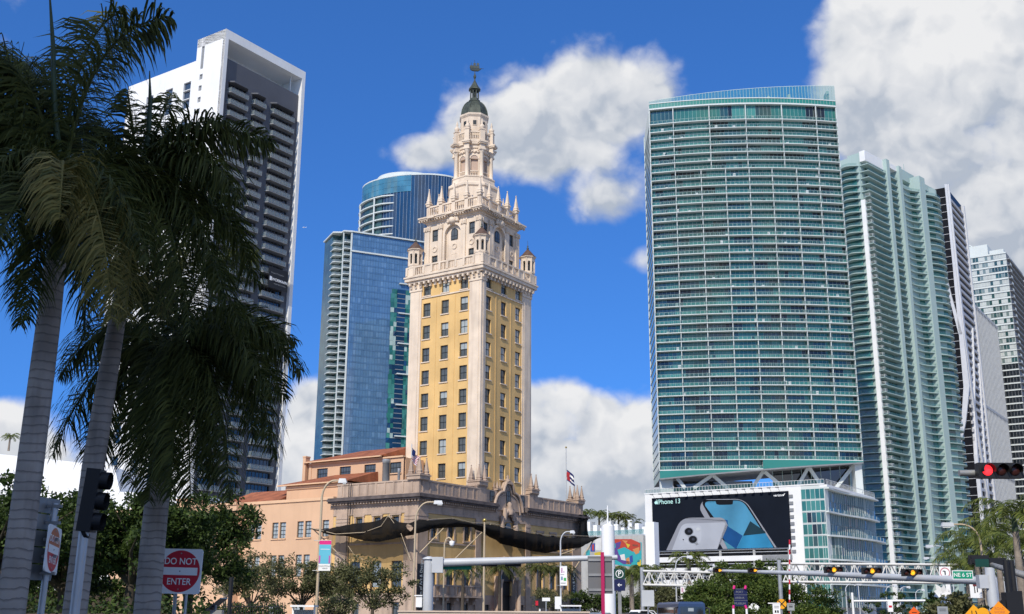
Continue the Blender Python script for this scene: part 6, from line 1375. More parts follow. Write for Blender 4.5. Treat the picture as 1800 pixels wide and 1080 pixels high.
# foreground signal on a pole at the left
Y = 13.5; KS = 13.5/20; b0 = gp(128, Y); t = thing('signal_post', 'black signal head on a slim grey pole in front of the middle palm', 'traffic signal', b0); top = at(148,932,Y)-b0
q = MB(); q.tube([(0,0,-.05),top], .058, 12); q.lathe([(.15,0),(.15,.3),(.1,.35)], 12); q.build('pole', 'steel', t)
c = at(163,880,Y)-b0; s2 = .36; q = MB(); q.X = Matrix.Translation(c) @ Matrix.Rotation(radians(4.5), 4, 'Y') @ Matrix.Scale(KS, 4)
q.box(-.15,.10,-.15,.15,-.55,.55)
for i in (-1,0,1):
    q.X = Matrix.Translation(c) @ Matrix.Rotation(radians(4.5), 4, 'Y') @ Matrix.Scale(KS, 4) @ Matrix.Translation((.10,0,i*s2)) @ Matrix.Rotation(pi/2, 4, 'Y')
    q.add([(.155*cos(a), .155*sin(a), h) for h in (0,.15) for a in [pi*.42+pi*1.2*k/11-.0 for k in range(12)]], [(k,k+1,13+k,12+k) for k in range(11)], True)
    q.add([(.155*cos(a)-.0, .155*sin(a), h) for h in (0,.15) for a in [2*pi*k/14 for k in range(15)]], [(k,k+1,16+k,15+k) for k in range(14)], True)
q.X = None; h = q.build('signal_head', 'black', t); q = MB(); q.tube([top+Vector((0,0,-.05)), c+Vector((-.03,0,-.38))], .07, 10); q.build('bracket', 'black', t)
for i in (-1,0,1):
    q = MB(); q.X = Matrix.Translation(c) @ Matrix.Rotation(radians(4.5), 4, 'Y') @ Matrix.Scale(KS, 4) @ Matrix.Translation((.105,0,i*s2)) @ Matrix.Rotation(pi/2, 4, 'Y'); q.lathe([(.13,0),(.08,.03),(.004,.04)], 12); q.X = None; q.build('lens', 'lens_off' if i else pm('unlit_green_lens',(.03,.09,.085),.2), h)

# do not enter signs
def dne(parent, w, face_rot, faded=False, skew=0):
    q = MB(); n = 6; r = .05; out = []
    for cx_, cz_, a0 in ((w/2-r,w/2-r,0),(-w/2+r,w/2-r,pi/2),(-w/2+r,-w/2+r,pi),(w/2-r,-w/2+r,3*pi/2)): out += [(cx_+r*cos(a0+pi/2*k/n), cz_+r*sin(a0+pi/2*k/n)) for k in range(n+1)]
    m_ = len(out); q.add([(x,-.012,z) for x, z in out]+[(x,.012,z) for x, z in out], [tuple(range(m_)), tuple(range(2*m_-1,m_-1,-1))]+[(i,(i+1)%m_,m_+(i+1)%m_,m_+i) for i in range(m_)]); pl = q.build('plate', 'signwhite', parent); pl.rotation_euler = face_rot
    R_ = w*.465
    if faded:
        q = MB(); q.add([(R_*cos(2*pi*i/48),-.0135,R_*sin(2*pi*i/48)) for i in range(0,25)], [tuple(range(25))], m=0); q.add([(R_*cos(2*pi*i/48),-.0135,R_*sin(2*pi*i/48)) for i in range(24,49)], [tuple(range(25))], m=1); q.build('disc', ['redfaded','red'], pl)
    else: q = MB(); q.add([(R_*cos(2*pi*i/48),-.0135,R_*sin(2*pi*i/48)) for i in range(48)], [tuple(range(48))]); q.build('disc', 'red', pl)
    q = MB(); q.box(-w*.41,w*.41,-.016,-.0145,-w*.085,w*.085); q.build('bar', 'signwhite', pl)
    lettering('DO NOT', w*.205, 'lettering', 'signwhite', pl, (0,-.016,w*.215), (pi/2,0,0), .001, bold=.0015, sx=.92); lettering('ENTER', w*.205, 'lettering', 'signwhite', pl, (0,-.016,-w*.235), (pi/2,0,0), .001, bold=.0015, sx=.92)
    for x, z in ((0,0),(0,w*.40),(0,-w*.40)):
        q = MB(); q.X = Matrix.Translation((x,-.017,z)) @ Matrix.Rotation(pi/2,4,'X'); q.lathe([(.014,0),(.008,.006)], 8); q.X = None; q.build('bolt', 'signback', pl)
    return pl
Y = 20; c = at(316.5,1004.5,Y); t = thing('do_not_enter_sign', 'square white DO NOT ENTER sign with red disc facing the road', 'sign', (c.x, Y, 0)); pl = dne(t, .765, (0, radians(1.2), radians(-4))); pl.location = (0,0,c.z)
q = MB(); q.tube([(-.07,.06,-.05),(-.06,.06,c.z+.34)], .032, 10); q.build('post', 'signback', t); q = MB(); q.tube([(.12,.06,-.05),(.13,.06,c.z+.3)], .022, 10); q.build('post', 'steel', t); q = MB(); q.X = Matrix.Translation((-.325,-.03,c.z-.30)) @ Matrix.Rotation(pi/2,4,'X'); q.lathe([(.025,0),(.02,.004)], 12); q.X = None; q.build('sticker', 'slabgrey', t)
Y = 15.5; b0 = gp(68, Y); t = thing('sign_cluster', 'back of an edge on metal sign on a leaning post by the left palms', 'sign', b0); top = at(97,885,Y)-b0
q = MB(); q.tube([(0,0,-.05), top], .045, 10); q.build('post', 'steel', t)
a0, a1 = at(86,876,Y)-b0, at(70,1023,Y)-b0; q = MB()
for k in range(5):
    z1 = a0.z+(a1.z-a0.z)*k/5; z2 = a0.z+(a1.z-a0.z)*(k+1)/5; x1 = a0.x+(a1.x-a0.x)*k/5
    q.add([(x1-.08,-.24,z2+.02),(x1+.03,.24,z2+.02),(x1+.05,.24,z1),(x1-.06,-.24,z1),(x1-.065,-.24,z2+.02),(x1+.045,.25,z2+.02),(x1+.065,.25,z1),(x1-.045,-.24,z1)], [(0,1,2,3),(7,6,5,4),(0,4,5,1),(2,6,7,3),(0,3,7,4),(1,5,6,2)])
q.build('panel', 'signback', t)
for k in range(5): z1 = a0.z+(a1.z-a0.z)*(k+.5)/5; x1 = a0.x+(a1.x-a0.x)*(k+.5)/5; q = MB(); q.box(x1+.0,x1+.2,-.05,.0,z1-.02,z1+.02); q.build('bracket', 'signback', t)
c = at(95,967,Y); t = thing('do_not_enter_sign', 'narrow looking DO NOT ENTER sign turned almost edge on with faded orange top', 'sign', (c.x, Y-.05, 0)); pl = dne(t, .62, (0, radians(4), radians(97)), True); pl.location = (0,0,c.z)
# truss gantries
M['trussp'] = pm('cream_white_truss_paint', (.66,.65,.61), .5, var=.06)
def truss(name, label, pxs, ytop, ybot, Y, posts, bays, dY=0):
    b0 = gp(pxs[0], Y); t = thing(name, label, 'gantry', b0); A, B_ = at(pxs[0],ytop[0],Y)-b0, at(pxs[1],ytop[1],Y+dY)-b0; C_, D_ = at(pxs[0],ybot[0],Y)-b0, at(pxs[1],ybot[1],Y+dY)-b0; C_.x = A.x; D_.x = B_.x
    back = Vector((0,.9,0)); q = MB()
    for o in (Vector((0,0,0)), back):
        q.tube([A+o,B_+o], .11, 8); q.tube([C_+o,D_+o], .11, 8)
    q.build('chord', 'trussp', t); q = MB()
    for i in range(bays):
        for j, o in enumerate((Vector((0,0,0)), back)):
            f0, f1 = i/bays, (i+1)/bays; u0, u1 = A.lerp(B_,f0)+o, A.lerp(B_,f1)+o; l0, l1 = C_.lerp(D_,f0)+o, C_.lerp(D_,f1)+o
            q.tube([l0,u1] if (i+j) % 2 == 0 else [u0,l1], .062, 6); q.tube([l1,u1], .05, 6) if i % 2 == 0 else None
        q.tube([A.lerp(B_,i/bays), A.lerp(B_,i/bays)+back], .035, 6); q.tube([C_.lerp(D_,i/bays), C_.lerp(D_,i/bays)+back], .035, 6); q.tube([A.lerp(B_,i/bays), A.lerp(B_,(i+1)/bays)+back], .03, 6)
    q.build('lattice', 'trussp', t)
    for px in posts:
        p = gp(px, Y)-b0; zt_ = (A.lerp(B_, (px-pxs[0])/(pxs[1]-pxs[0]))).z+.35; q = MB(); q.tube([(p.x,.45,0),(p.x,.45,zt_)], .2, 10); q.lathe([(.45,0),(.45,.3),(.25,.5)], 10, (p.x,.45,0)); q.build('post', 'steel', t)
    return t
truss('truss_gantry', 'white lattice gantry running right behind the amber signals', (1375,1684), (991,993), (1023,1025), 108, (1376,1676), 22)
truss('truss_gantry', 'shorter white lattice gantry left of the round bright tree', (1130,1262), (1004,1007), (1028,1031), 112, (1131,), 12)
# road signs along the avenue
def post_sign(name, label, px, py, Y, shape, size, mat, marks=None, border=None, rz=0, post='steel', group=None):
    c = at(px, py, Y); t = thing(name, label, 'sign', (c.x, Y, 0), radians(rz), group); q = MB()
    if shape == 'diamond': out = [(size,0),(0,size),(-size,0),(0,-size)]
    elif shape == 'disc': out = [(size*cos(2*pi*i/28), size*sin(2*pi*i/28)) for i in range(28)]
    else: out = [(size[0],-size[1]),(size[0],size[1]),(-size[0],size[1]),(-size[0],-size[1])]
    m_ = len(out); q.add([(x,-.015,c.z+z) for x, z in out]+[(x,.015,c.z+z) for x, z in out], [tuple(range(m_)), tuple(range(2*m_-1,m_-1,-1))]+[(i,(i+1)%m_,m_+(i+1)%m_,m_+i) for i in range(m_)]); pn = q.build('panel', mat, t)
    q = MB(); q.tube([(0,.06,-.05),(0,.06,c.z+.1)], .04, 8); q.build('post', post, t)
    if marks:
        q = MB()
        for poly in marks: q.add([(x,-.019,c.z+z) for x, z in poly], [tuple(range(len(poly)))])
        q.build('marking', 'black', pn)
    return t, c.z
bar_ = lambda x0, z0, x1, z1, w: [(x0-w*(z1-z0)/sqrt((x1-x0)**2+(z1-z0)**2), z0+w*(x1-x0)/sqrt((x1-x0)**2+(z1-z0)**2)), (x0+w*(z1-z0)/sqrt((x1-x0)**2+(z1-z0)**2), z0-w*(x1-x0)/sqrt((x1-x0)**2+(z1-z0)**2)), (x1+w*(z1-z0)/sqrt((x1-x0)**2+(z1-z0)**2), z1-w*(x1-x0)/sqrt((x1-x0)**2+(z1-z0)**2)), (x1-w*(z1-z0)/sqrt((x1-x0)**2+(z1-z0)**2), z1+w*(x1-x0)/sqrt((x1-x0)**2+(z1-z0)**2))]
post_sign('crossing_sign', 'round yellow railway crossing sign with black X', 1374, 1062, 62, 'disc', .26, 'yellowsign', [bar_(-.18,-.18,.18,.18,.028), bar_(-.18,.18,.18,-.18,.028)])
t, z = post_sign('parking_rule_sign', 'white rule sign overlapping the round yellow crossing sign', 1365, 1071, 58, 'rect', (.19,.27), 'signwhite', [bar_(-.12,.14,.12,.14,.012), bar_(-.12,.06,.12,.06,.012), bar_(-.1,-.12,-.02,-.12,.06), bar_(.02,-.12,.1,-.12,.06)])
q = MB(); q.box(-.42,.2,-.03,-.016,z+.26,z+.31); q.build('arm_plate', 'signwhite', t)
post_sign('parking_rule_sign', 'grey square sign right of the yellow crossing sign', 1390, 1067, 64, 'rect', (.20,.20), pm('grey_sign',(.36,.37,.36),.5,.2), [bar_(-.12,.1,.12,.1,.012), bar_(-.1,.0,.1,0,.03)])
t, z = post_sign('diamond_sign', 'yellow diamond lane merge sign left of the thin cream lamp', 1713, 1082, 36, 'diamond', .32, 'yellowsign', [bar_(-.08,-.2,-.08,.14,.014), bar_(.04,.14,.07,.04,.016), bar_(.07,.04,.03,-.04,.016), bar_(.03,-.04,.08,-.2,.016)])
t, z = post_sign('diamond_sign', 'orange yellow diamond work sign right of the grey signal post', 1757, 1076, 36, 'diamond', .32, pm('sign_amber',(.88,.30,.01),.45)); 
for k, tx in enumerate(('ROAD','WORK','AHEAD')): lettering(tx, .11, 'lettering', 'redfaded', t, (0,-.018,z+.10-k*.11), (pi/2,0,0), .001)
post_sign('diamond_sign', 'small round topped yellow sign partly behind the lane merge diamond', 1728, 1080, 40, 'disc', .22, 'yellowsign')
t, z = post_sign('work_sign', 'bright orange diamond sign far down the avenue', 1607, 1077, 70, 'diamond', .34, 'orangesign', [bar_(-.15,0,.15,0,.02)])
t, z = post_sign('parking_rule_sign', 'white sign with red marks hanging below the far mast arm', 1565, 1066, 90, 'rect', (.20,.42), 'signwhite'); q = MB(); q.box(-.13,.13,-.02,-.016,z-.1,z+.06); q.build('red_mark', 'red', t)
post_sign('parking_rule_sign', 'low grey sign below the white banners at right', 1657, 1074, 55, 'rect', (.25,.20), pm('grey_sign_two',(.33,.35,.36),.5,.2), [bar_(-.16,.08,.16,.08,.012), bar_(-.16,0,.16,0,.012)])
post_sign('parking_rule_sign', 'white square sign back beside the left truss post', 1139, 1052, 56, 'rect', (.30,.38), pm('pale_sign_back',(.55,.57,.58),.5,.1))
post_sign('parking_rule_sign', 'small white sign on a thin post left of the white banner lamp', 960, 1054, 70, 'rect', (.24,.10), 'signwhite')
post_sign('parking_rule_sign', 'pair of narrow white signs on the white banner lamp post', 981, 1060, 100, 'rect', (.28,.52), 'signwhite')
# blue panel wayfinding sign with pink legs
Y = 60; b0 = gp(1301, Y); t = thing('wayfinding_sign', 'tall dark blue panel sign on two pink tipped white legs', 'sign', b0); L0 = at(1288,1079,Y)-b0; R0 = at(1314,1079,Y)-b0; zt_ = at(1300,1035,Y).z; zb2 = at(1300,1066,Y).z
q = MB(); q.prism([(-.28,-.05),(.40,-.05),(.40,.05),(-.28,.05)], zb2, zt_); q.build('panel', 'navy', t)
for x0, x1 in ((L0.x,-.34),(R0.x,.25)):
    q = MB(); q.tube([(x0,-.1,0),(x1*.5+x0*.5,-.1,zb2-.12)], .06, 8); q.build('leg', 'signwhite', t); q = MB(); q.tube([(x1*.5+x0*.5,-.1,zb2-.12),(x1,-.1,zb2+.05)], .065, 8); q.build('leg_tip', 'pink', t); q = MB(); q.tube([(x1+.04,-.1,zt_-.02),(x1+.09,-.1,zt_+.15)], .065, 8); q.build('leg_cap', 'pink', t)
for z, tx in ((.80,'PORT'),(.47,'ARENA'),(.15,'MUSEUM')):
    zz = zb2+(zt_-zb2)*z; lettering(tx, .15, 'lettering', 'slabgrey', t, (-.0,-.055,zz), (pi/2,0,0), .001); q = MB(); q.box(-.28,.40,-.056,-.051,zz+.15,zz+.165); q.build('divider', 'slabgrey', t)
# banners on lamp posts
def banner(label, px0, py0, px1, py1, Y, parts_, name='banner'):
    a, c = at(px0,py0,Y), at(px1,py1,Y); t = thing(name, label, 'banner', (a.x, Y, c.z), 0); w, h = c.x-a.x, a.z-c.z
    for nm, x0, x1, z0, z1, mt, dp in parts_: q = MB(); q.box(x0*w,x1*w,-.01-.004*dp,.01-.006*dp if dp else .01,z0*h,z1*h); q.build(nm, mt, t)
    for zz in (.01,.99): q = MB(); q.tube([(-.35,0,h*zz),(w,0,h*zz)], .02, 6); q.build('bracket', 'steel', t)
    return t, w, h
t, w, h = banner('pink, blue and white banner hanging on the left tan lamp', 562, 950, 580, 1004, 69.8, [('cloth',0,1,0,1,'signwhite',0),('pink_band',0,1,.86,1,'pink',1),('blue_field',0,1,.23,.86,'cyan',1),('pink_figure',.0,.14,.25,.50,pm('banner_violet',(.45,.12,.38),.6),2),('pink_figure',.84,.97,.25,.50,pm('banner_violet_two',(.45,.12,.38),.6),2),('white_line',.1,.9,.70,.715,'signwhite',2)])
lettering('DOWNTOWN', .14, 'lettering', 'slabgrey', t, (w*.5,-.02,h*.15), (pi/2,0,0), .001); lettering('MIAMI', .12, 'lettering', 'slabgrey', t, (w*.55,-.02,h*.08), (pi/2,0,0), .001)
banner('white banner with purple and green shapes on the pale lamp', 984, 995, 997, 1030, 111.7, [('cloth',0,1,0,1,'signwhite',0),('purple_figure',.2,.36,.64,.9,pm('banner_purple',(.40,.12,.32),.6),1),('purple_figure',.5,.62,.64,.74,pm('banner_lilac',(.5,.3,.45),.6),1),('blue_shape',.15,.4,.28,.46,pm('banner_bluegrey',(.15,.25,.38),.6),1),('green_shape',.52,.88,.24,.40,pm('banner_green',(.06,.42,.12),.6),1),('text_line',.1,.8,.11,.15,'slabgrey',1),('text_line',.1,.6,.54,.57,'slabgrey',1)])
banner('white banner showing a dancer in dark red on the cream lamp', 1703, 1017, 1727, 1052, 77.8, [('cloth',0,1,0,1,'signwhite',0),('dress',.28,.66,.60,.80,pm('banner_maroon',(.16,.03,.035),.6),1),('arm',.18,.84,.82,.88,pm('banner_skin',(.30,.15,.10),.6),1),('leg',.36,.45,.26,.60,'black',1),('leg',.58,.67,.30,.60,'black',1),('head',.42,.54,.86,.96,'black',2)])
banner('white banner with grey figure left of the truss end post', 1662, 1027, 1673, 1059, 104, [('cloth',0,1,0,1,'signwhite',0),('figure',.3,.7,.3,.7,'slabgrey',1)])
for i, (px, py) in enumerate(((1316,0),)): pass
banner('white poster with pink and green print under the left truss', 1196, 1031, 1207, 1054, 110, [('cloth',0,1,0,1,'signwhite',0),('print',.15,.5,.55,.9,pm('print_pink',(.6,.35,.45),.6),1),('print',.3,.8,.1,.4,pm('print_green',(.25,.5,.3),.6),1)])
ab = thing('facade_banner', 'tall black banner with white upright lettering at the near base corner', 'banner', (TT[0],TT[1],0), GRID); xa, za = hity(TT, BV0-.3, 736, 991); xb, zb3 = hity(TT, BV0-.3, 744, 1072)
q = MB(); q.box(xa-.15,xa+1.0,BV0-.3,BV0-.22,zb3,za); q.build('cloth', 'black', ab); lettering('Museum of Art & Design', .62, 'lettering', 'slabwhite', ab, (xa+.5,BV0-.305,(za+zb3)/2+.3), (0,-pi/2,pi/2) if False else Matrix(((0,-1,0),(0,0,-1),(1,0,0))).to_euler(), .003, sx=.82)
ab2 = dup(ab, None, (TT[0],TT[1],0)); ab2['label'] = 'tall black banner with white upright lettering at the far right base corner'
for ch in ab2.children: ch.location = ch.location + Vector((33.0,0,0))
bf = thing('entrance_banner', 'green, blue and orange strip banner beside the dark portal door', 'banner', (TT[0],TT[1],0), GRID); x0, z0 = hity(TT, BV0-.9, 876, 1012); z1 = hity(TT, BV0-.9, 880, 1046)[1]
q = MB(); q.box(x0-.02,x0+.28,BV0-.93,BV0-.9,z1,z0); q.build('green_strip', pm('banner_lime',(.22,.36,.08),.6), bf); q = MB(); q.box(x0+.282,x0+.6,BV0-.93,BV0-.9,z1,z0); q.build('blue_strip', 'cyan', bf); q = MB(); q.box(x0-.02,x0+.6,BV0-.93,BV0-.9,.4,z1-.002); q.build('orange_strip', 'orangesign', bf); q = MB(); q.tube([(x0+.29,BV0-.88,0),(x0+.29,BV0-.88,z0)], .03, 6); q.build('pole', 'black', bf)
# low wall, hedge, fence, shelters
q = MB(); a = at(700,1076,40); c = at(1036,1076,40); q.box(a.x,c.x,40,40.3,0,a.z); q.box(a.x-.02,c.x+.02,39.96,40.34,a.z,a.z+.05); tag(q.build('barrier_wall', pm('warm_wall',(.62,.50,.40),.8,var=.1)), 'low pale wall along the bottom before the tower base', 'wall')
r = random.Random(9)
def hedge(label, x0, x1, Y, dz, seed, n=5200, sz=.16):
    q = MB(); r = random.Random(seed)
    for _ in range(n):
        p = Vector((r.uniform(x0,x1), Y+r.uniform(-.5,.5), r.uniform(.05,dz)+.12*sin(_*.37))); leaf(q, p, rdir(r), (rdir(r)+Vector((0,0,1))).normalized(), sz*r.uniform(.7,1.4), sz*.56)
    t = thing('hedge', label, 'hedge', (0,0,0)); q.build('foliage', 'leafdark', t); q = MB(); q.box(x0+.2,x1-.2,Y-.3,Y+.3,0,dz*.8); q.build('branches', 'bark', t)
hedge('clipped dark hedge along the bottom left behind the palms', -21, -8.6, 34, 1.85, 1)
hedge('tall dark hedge under the broad leaved trees at the left', at(-80,1074,72).x, at(300,1074,72).x, 72, 3.3, 3, 16000, .26)
hedge('dark hedge below the olive street trees', at(350,1074,56).x, at(500,1074,56).x, 56, 1.75, 2)
fn = thing('railing_fence', 'thin black iron fence before the dark hedge', 'fence', (at(392,1074,50).x, 50, 0)); L_f = at(500,1074,50).x-at(392,1074,50).x; q = MB()
for i in range(28): x = L_f*i/27; q.box(x-.012,x+.012,-.012,.012,0,1.9)
q.box(0,L_f,-.02,.02,1.7,1.74); q.box(0,L_f,-.02,.02,.2,.24); q.build('pickets', 'black', fn)
q = MB(); b0 = gp(403,46); q.tube([(0,0,0),(0,0,at(403,1015,46).z)], .085, 10); q.lathe([(.14,0),(.14,.5),(.09,.6)], 10); tag(q.build('dark_post', 'black', None, b0), 'plain dark post right of the do not enter sign', 'post')
Y = 30; b0 = gp(378, Y); t = thing('solar_panel_post', 'tilted solar panel on a meter box near the do not enter sign', 'solar panel', b0); q = MB(); A, B_ = at(366,1072,Y)-b0, at(392,1051,Y)-b0
q.add([(A.x,-.25,A.z),(B_.x,-.25,B_.z),(B_.x+.06,.25,B_.z),(A.x+.06,.25,A.z),(A.x,-.25,A.z-.03),(B_.x,-.25,B_.z-.03),(B_.x+.06,.25,B_.z-.03),(A.x+.06,.25,A.z-.03)], [(0,1,2,3),(7,6,5,4),(0,4,5,1),(2,6,7,3),(1,5,6,2),(3,7,4,0)]); q.build('panel', 'darkglass', t); q = MB(); q.tube([(0,0,0),(0,0,(A.z+B_.z)/2-.03)], .04, 8); q.build('post', 'signback', t); q = MB(); q.box(-.1,.2,-.1,.15,1.1,1.6); q.build('meter_box', 'signback', t)
def shelter(label, px, Y, w):
    b0 = gp(px, Y); zt_ = at(px,1064,Y).z; t = thing('bus_shelter', label, 'bus shelter', b0)
    q = MB(); q.box(-w/2,w/2,-.6,.9,zt_-.1,zt_); q.build('roof', 'signwhite', t)
    for x in (-w/2+.06,w/2-.06): q = MB(); q.box(x-.05,x+.05,-.05,.05,0,zt_-.1); q.build('post', 'signwhite', t)
    q = MB(); q.box(-w/2+.12,w/2-.12,.0,.02,.4,zt_-.25); q.build('glass_panel', 'panelight', t); q = MB(); q.box(-w/2+.3,w/2-.3,-.5,-.1,.42,.48); q.box(-w/2+.4,-w/2+.5,-.5,-.1,0,.42); q.box(w/2-.5,w/2-.4,-.5,-.1,0,.42); q.build('bench', 'signback', t)
shelter('white framed bus shelter under the olive street tree', 534, 64, 1.3); shelter('white framed shelter with lit poster right of the portal', 1003, 84, 1.5)
# vehicles seen over the low edge
def car(label, px, Y, mat, rz, H=1.48, L=4.5, W_=1.82, group='cars waiting on the avenue'):
    t = thing('parked_car', label, 'car', gp(px, Y), radians(rz), group); q = MB()
    prof = [(-L/2,.35),(-L/2,.75),(-L/2+.15,.92),(-L*.30,1.0),(-L*.16,H-.03),(L*.02,H),(L*.20,H-.06),(L*.34,1.02),(L/2-.1,.95),(L/2,.7),(L/2,.35)]
    n = len(prof); ins = [.0 if z < 1.0 else .16 for x, z in prof]
    q.add([(x,-W_/2+i_,z) for (x,z),i_ in zip(prof,ins)]+[(x,W_/2-i_,z) for (x,z),i_ in zip(prof,ins)], [tuple(range(n-1,-1,-1)), tuple(range(n,2*n))]+[(i,(i+1)%n,n+(i+1)%n,n+i) for i in range(n)]); q.build('body', mat, t)
    q = MB()
    for i0, i1 in ((3,4),(6,7)):
        (xa,za),(xb,zb4) = prof[i0], prof[i1]; k = 1.006; q.add([(xa*k,-W_/2+.2,za+.05),(xb*k,-W_/2+.25,zb4-.02),(xb*k,W_/2-.25,zb4-.02),(xa*k,W_/2-.2,za+.05)], [(0,1,2,3)])
    for sg in (-1,1): q.add([(-L*.26,sg*(W_/2-.075),1.06),(-L*.14,sg*(W_/2-.145),H-.1),(L*.18,sg*(W_/2-.145),H-.12),(L*.29,sg*(W_/2-.075),1.06)], [(0,1,2,3)])
    q.build('windows', 'darkglass', t)
    for x in (-L*.31,L*.31):
        for sg in (-1,1):
            w = MB(); w.X = Matrix.Translation((x,sg*(W_/2-.12),.32)) @ Matrix.Rotation(pi/2,4,'X'); w.lathe([(.2,-.1),(.32,-.11),(.32,.11),(.2,.1)], 16); w.lathe([(.19,-.105),(.19,.105)], 12, m=1); w.X = None; w.build('wheel', ['black','steel'], t)
    for sg in (-1,1):
        w = MB(); w.box(-L/2-.02,-L/2+.1,sg*.62-.18,sg*.62+.18,.68,.82); w.build('headlight', 'lampglass', t); w = MB(); w.box(L/2-.1,L/2+.02,sg*.62-.18,sg*.62+.18,.72,.86); w.build('tail_light', 'red', t)
car('dark grey car left of the blue bus', 1176, 52, pm('car_grey',(.10,.11,.12),.3,.4), 92); car('white car in front of the blue bus', 1210, 46, pm('car_white',(.75,.76,.77),.25), 92); car('silver car below the grey sign back', 1046, 85, pm('car_silver',(.45,.47,.5),.3,.5), 15); car('dark car below the parking sign', 1115, 90, pm('car_dark',(.05,.055,.06),.3,.3), 20); car('white van like car far below the left truss', 1128, 110, 'car_w' if 'car_w' in M else 'signwhite', 30, 1.7)
Y = 62; b0 = gp(1216, Y); t = thing('city_bus', 'dark blue bus coming towards the viewer under the left truss', 'bus', b0); zt_ = at(1216,1058,Y).z; q = MB(); w = (at(1240,1060,Y).x-at(1193,1060,Y).x)/2
zt_ = max(zt_, 2.05); q.prism([(-w,0),(w,0),(w,9),(-w,9)], .35, zt_-.12); q.prism([(-w,0),(w,0),(w,9),(-w,9)], zt_-.12, zt_, top=[(-w+.12,.15),(w-.12,.15),(w-.12,8.9),(-w+.12,8.9)]); q.build('body', pm('bus_blue',(.03,.06,.14),.35), t)
q = MB(); q.box(-w+.1,w-.1,-.02,-.001,1.0,zt_-.25); q.build('windscreen', 'darkglass', t); q = MB(); q.box(-.2,.1,-.03,-.021,zt_-.5,zt_-.33); q.build('destination_sign', 'panelight', t)
for sg in (-1,1):
    q = MB(); q.box(sg*w-.02*sg,sg*w+.004*sg,.5,8.6,1.1,zt_-.3) if sg > 0 else q.box(-w-.004,-w+.02,.5,8.6,1.1,zt_-.3); q.build('side_windows', 'darkglass', t); q = MB(); q.tube([(sg*w,.1,zt_-.3),(sg*(w+.22),-.05,zt_-.35),(sg*(w+.22),-.05,zt_-.75)], .04, 6); q.build('mirror', 'black', t)
    q = MB(); q.box(sg*w*.7-.12,sg*w*.7+.12,-.02,-.001,.6,.75); q.build('headlight', 'lampglass', t)
    for yy in (1.6,6.8): q = MB(); q.X = Matrix.Translation((sg*(w-.15),yy,.45)) @ Matrix.Rotation(pi/2,4,'Y'); q.lathe([(.45,-.13),(.45,.13)], 16); q.X = None; q.build('wheel', 'black', t)
# small red signal and crossing head before the portal
Y = 78; b0 = gp(949, Y); t = thing('signal_post', 'small pedestrian signal with red face in front of the base', 'traffic signal', b0); z1 = at(949,1062,Y).z; q = MB(); q.tube([(0,0,0),(0,0,z1-.25)], .07, 8); q.build('pole', 'signwhite', t); q = MB(); q.box(-.25,.35,-.15,.15,z1-.25,z1+.35); q.build('signal_head', 'black', t); q = MB(); q.box(-.3,-.12,-.17,-.151,z1-.1,z1+.2); q.build('lens', 'red', t)
# red and white striped gate arm standing upright beside the billboard, in front of the podium
Y = 104; b0 = gp(1387, Y); t = thing('barrier_arm', 'upright red and white striped barrier arm before the billboard corner', 'barrier', b0); A = at(1386,1000,Y)-b0; B_ = at(1388,949,Y)-b0; q = MB()
for i in range(16):
    p0, p1 = Vector((0,0,.9)).lerp(B_, i/16), Vector((0,0,.9)).lerp(B_, (i+1)/16); q.tube([p0,p1], .075, 6, m=i % 2)
q.build('arm', ['signwhite','red'], t); q = MB(); q.box(-.25,.25,-.25,.25,0,1.1); q.build('housing', 'signback', t)
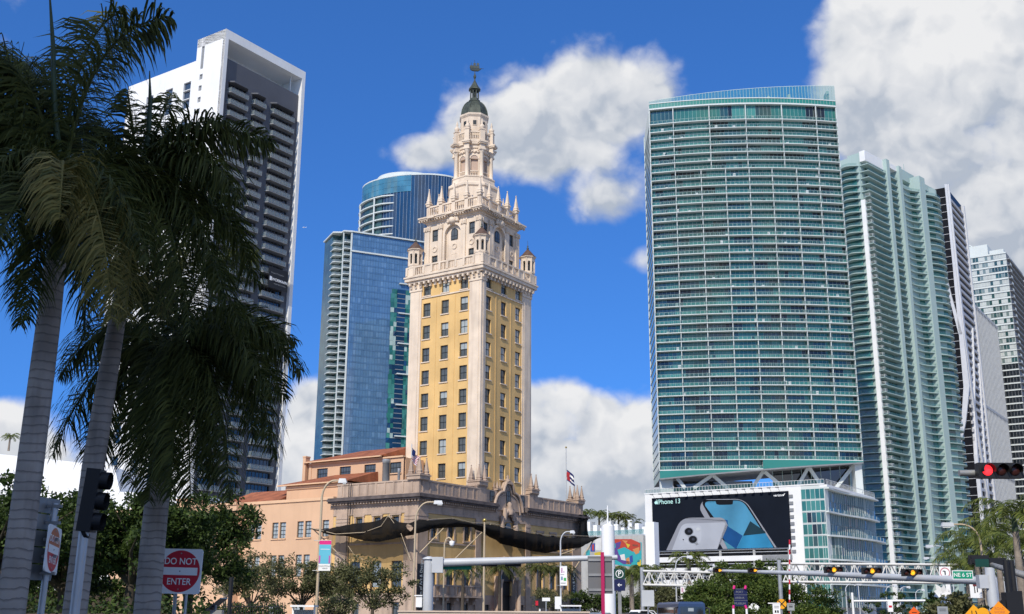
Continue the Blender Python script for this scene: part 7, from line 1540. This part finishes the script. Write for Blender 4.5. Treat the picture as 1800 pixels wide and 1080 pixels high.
# white metal flower sculpture
Y = 72; b0 = gp(1655, Y); t = thing('flower_sculpture', 'cluster of white metal petals beside the white banner', 'sculpture', b0); zc = at(1660,1044,Y).z; r = random.Random(4)
q = MB(); q.tube([(0,0,0),(.05,0,zc)], .05, 8); q.build('stem', 'steel', t)
for i in range(9):
    a = 2*pi*i/9; q = MB(); d = Vector((cos(a),-.2+.1*r.random(),sin(a)*.8)); c = Vector((.15,0,zc)); s_ = Vector((-sin(a),0,cos(a)))*.16; L = r.uniform(.5,.95)
    q.add([c, c+d*L*.55+s_, c+d*L, c+d*L*.55-s_, c+Vector((0,.03,0)), c+d*L*.55+s_+Vector((0,.03,0)), c+d*L+Vector((0,.03,0)), c+d*L*.55-s_+Vector((0,.03,0))], [(0,1,2,3),(7,6,5,4),(0,4,5,1),(1,5,6,2),(2,6,7,3),(3,7,4,0)]); q.build('petal', 'signwhite', t)
# black lamp posts among the right palms
for px, Y, lab in ((1768,40,'black banner post between the pale palm trunks'),(1778,44,'second black post with dark signal boxes at the right')):
    b0 = gp(px+9, Y); t = thing('dark_signal_post', lab, 'post', b0, 0, 'black posts at the right'); z1 = at(px,985,Y).z; q = MB(); q.tube([(0,0,0),(0,0,z1)], .11, 8); q.build('pole', 'black', t); q = MB(); q.box(-.2,.2,-.2,.2,z1*.42,z1*.68); q.box(-.32,-.2,-.12,.12,z1*.5,z1*.6); q.build('signal_box', 'black', t)
# airliner far away
c = at(535,400,2600); t = thing('airliner', 'tiny white airliner high in the sky right of the white tower', 'aeroplane', c, radians(15)); q = MB(); q.X = Matrix.Rotation(pi/2,4,'Y'); q.lathe([(.01,-5),(.5,-4),(.6,0),(.5,3),(.05,5)], 8); q.X = None; q.build('fuselage', 'arena', t); q = MB(); q.add([(-1,-5,0),(1,-.3,0),(1,.3,0),(-1,5,0),(-2,5,0),(-1,0,0),(-2,-5,0)], [(0,1,5,6),(1,2,5),(2,3,4,5)]); q.build('wing', 'arena', t); q = MB(); q.add([(4,0,0),(5,0,0),(5.3,0,2),(4.8,0,2)], [(0,1,2,3)]); q.build('tail', 'arena', t)
# assumed, unseen block behind the viewer, added to shade the near palms
ob = thing('shade_block', 'plain concrete block added unseen behind the viewer to shade the near palms', 'building', (-45,-52,0)); OW, OH = 60, 52
b = MB(); oh = [(x,x+2.2,z,z+1.8) for x in range(-28,22,4) for z in range(3,48,4)]; b.wall(lambda s, z, d: (s, 22-d, z), -30, 25, 0, OH, oh, .3); b.box(-30,25,0,21.5,0,OH-.1); b.build('block_wall', 'concrete', ob)
b = MB(); b.add([(-29.5,21.6,2),(24.5,21.6,2),(24.5,21.6,50),(-29.5,21.6,50)], [(0,1,2,3)]); b.build('window_glazing', 'darkglass', ob)
b = MB(); b.box(-30.3,25.3,-.3,22.3,OH,OH+.5); b.build('roof_parapet', 'concrete', ob)
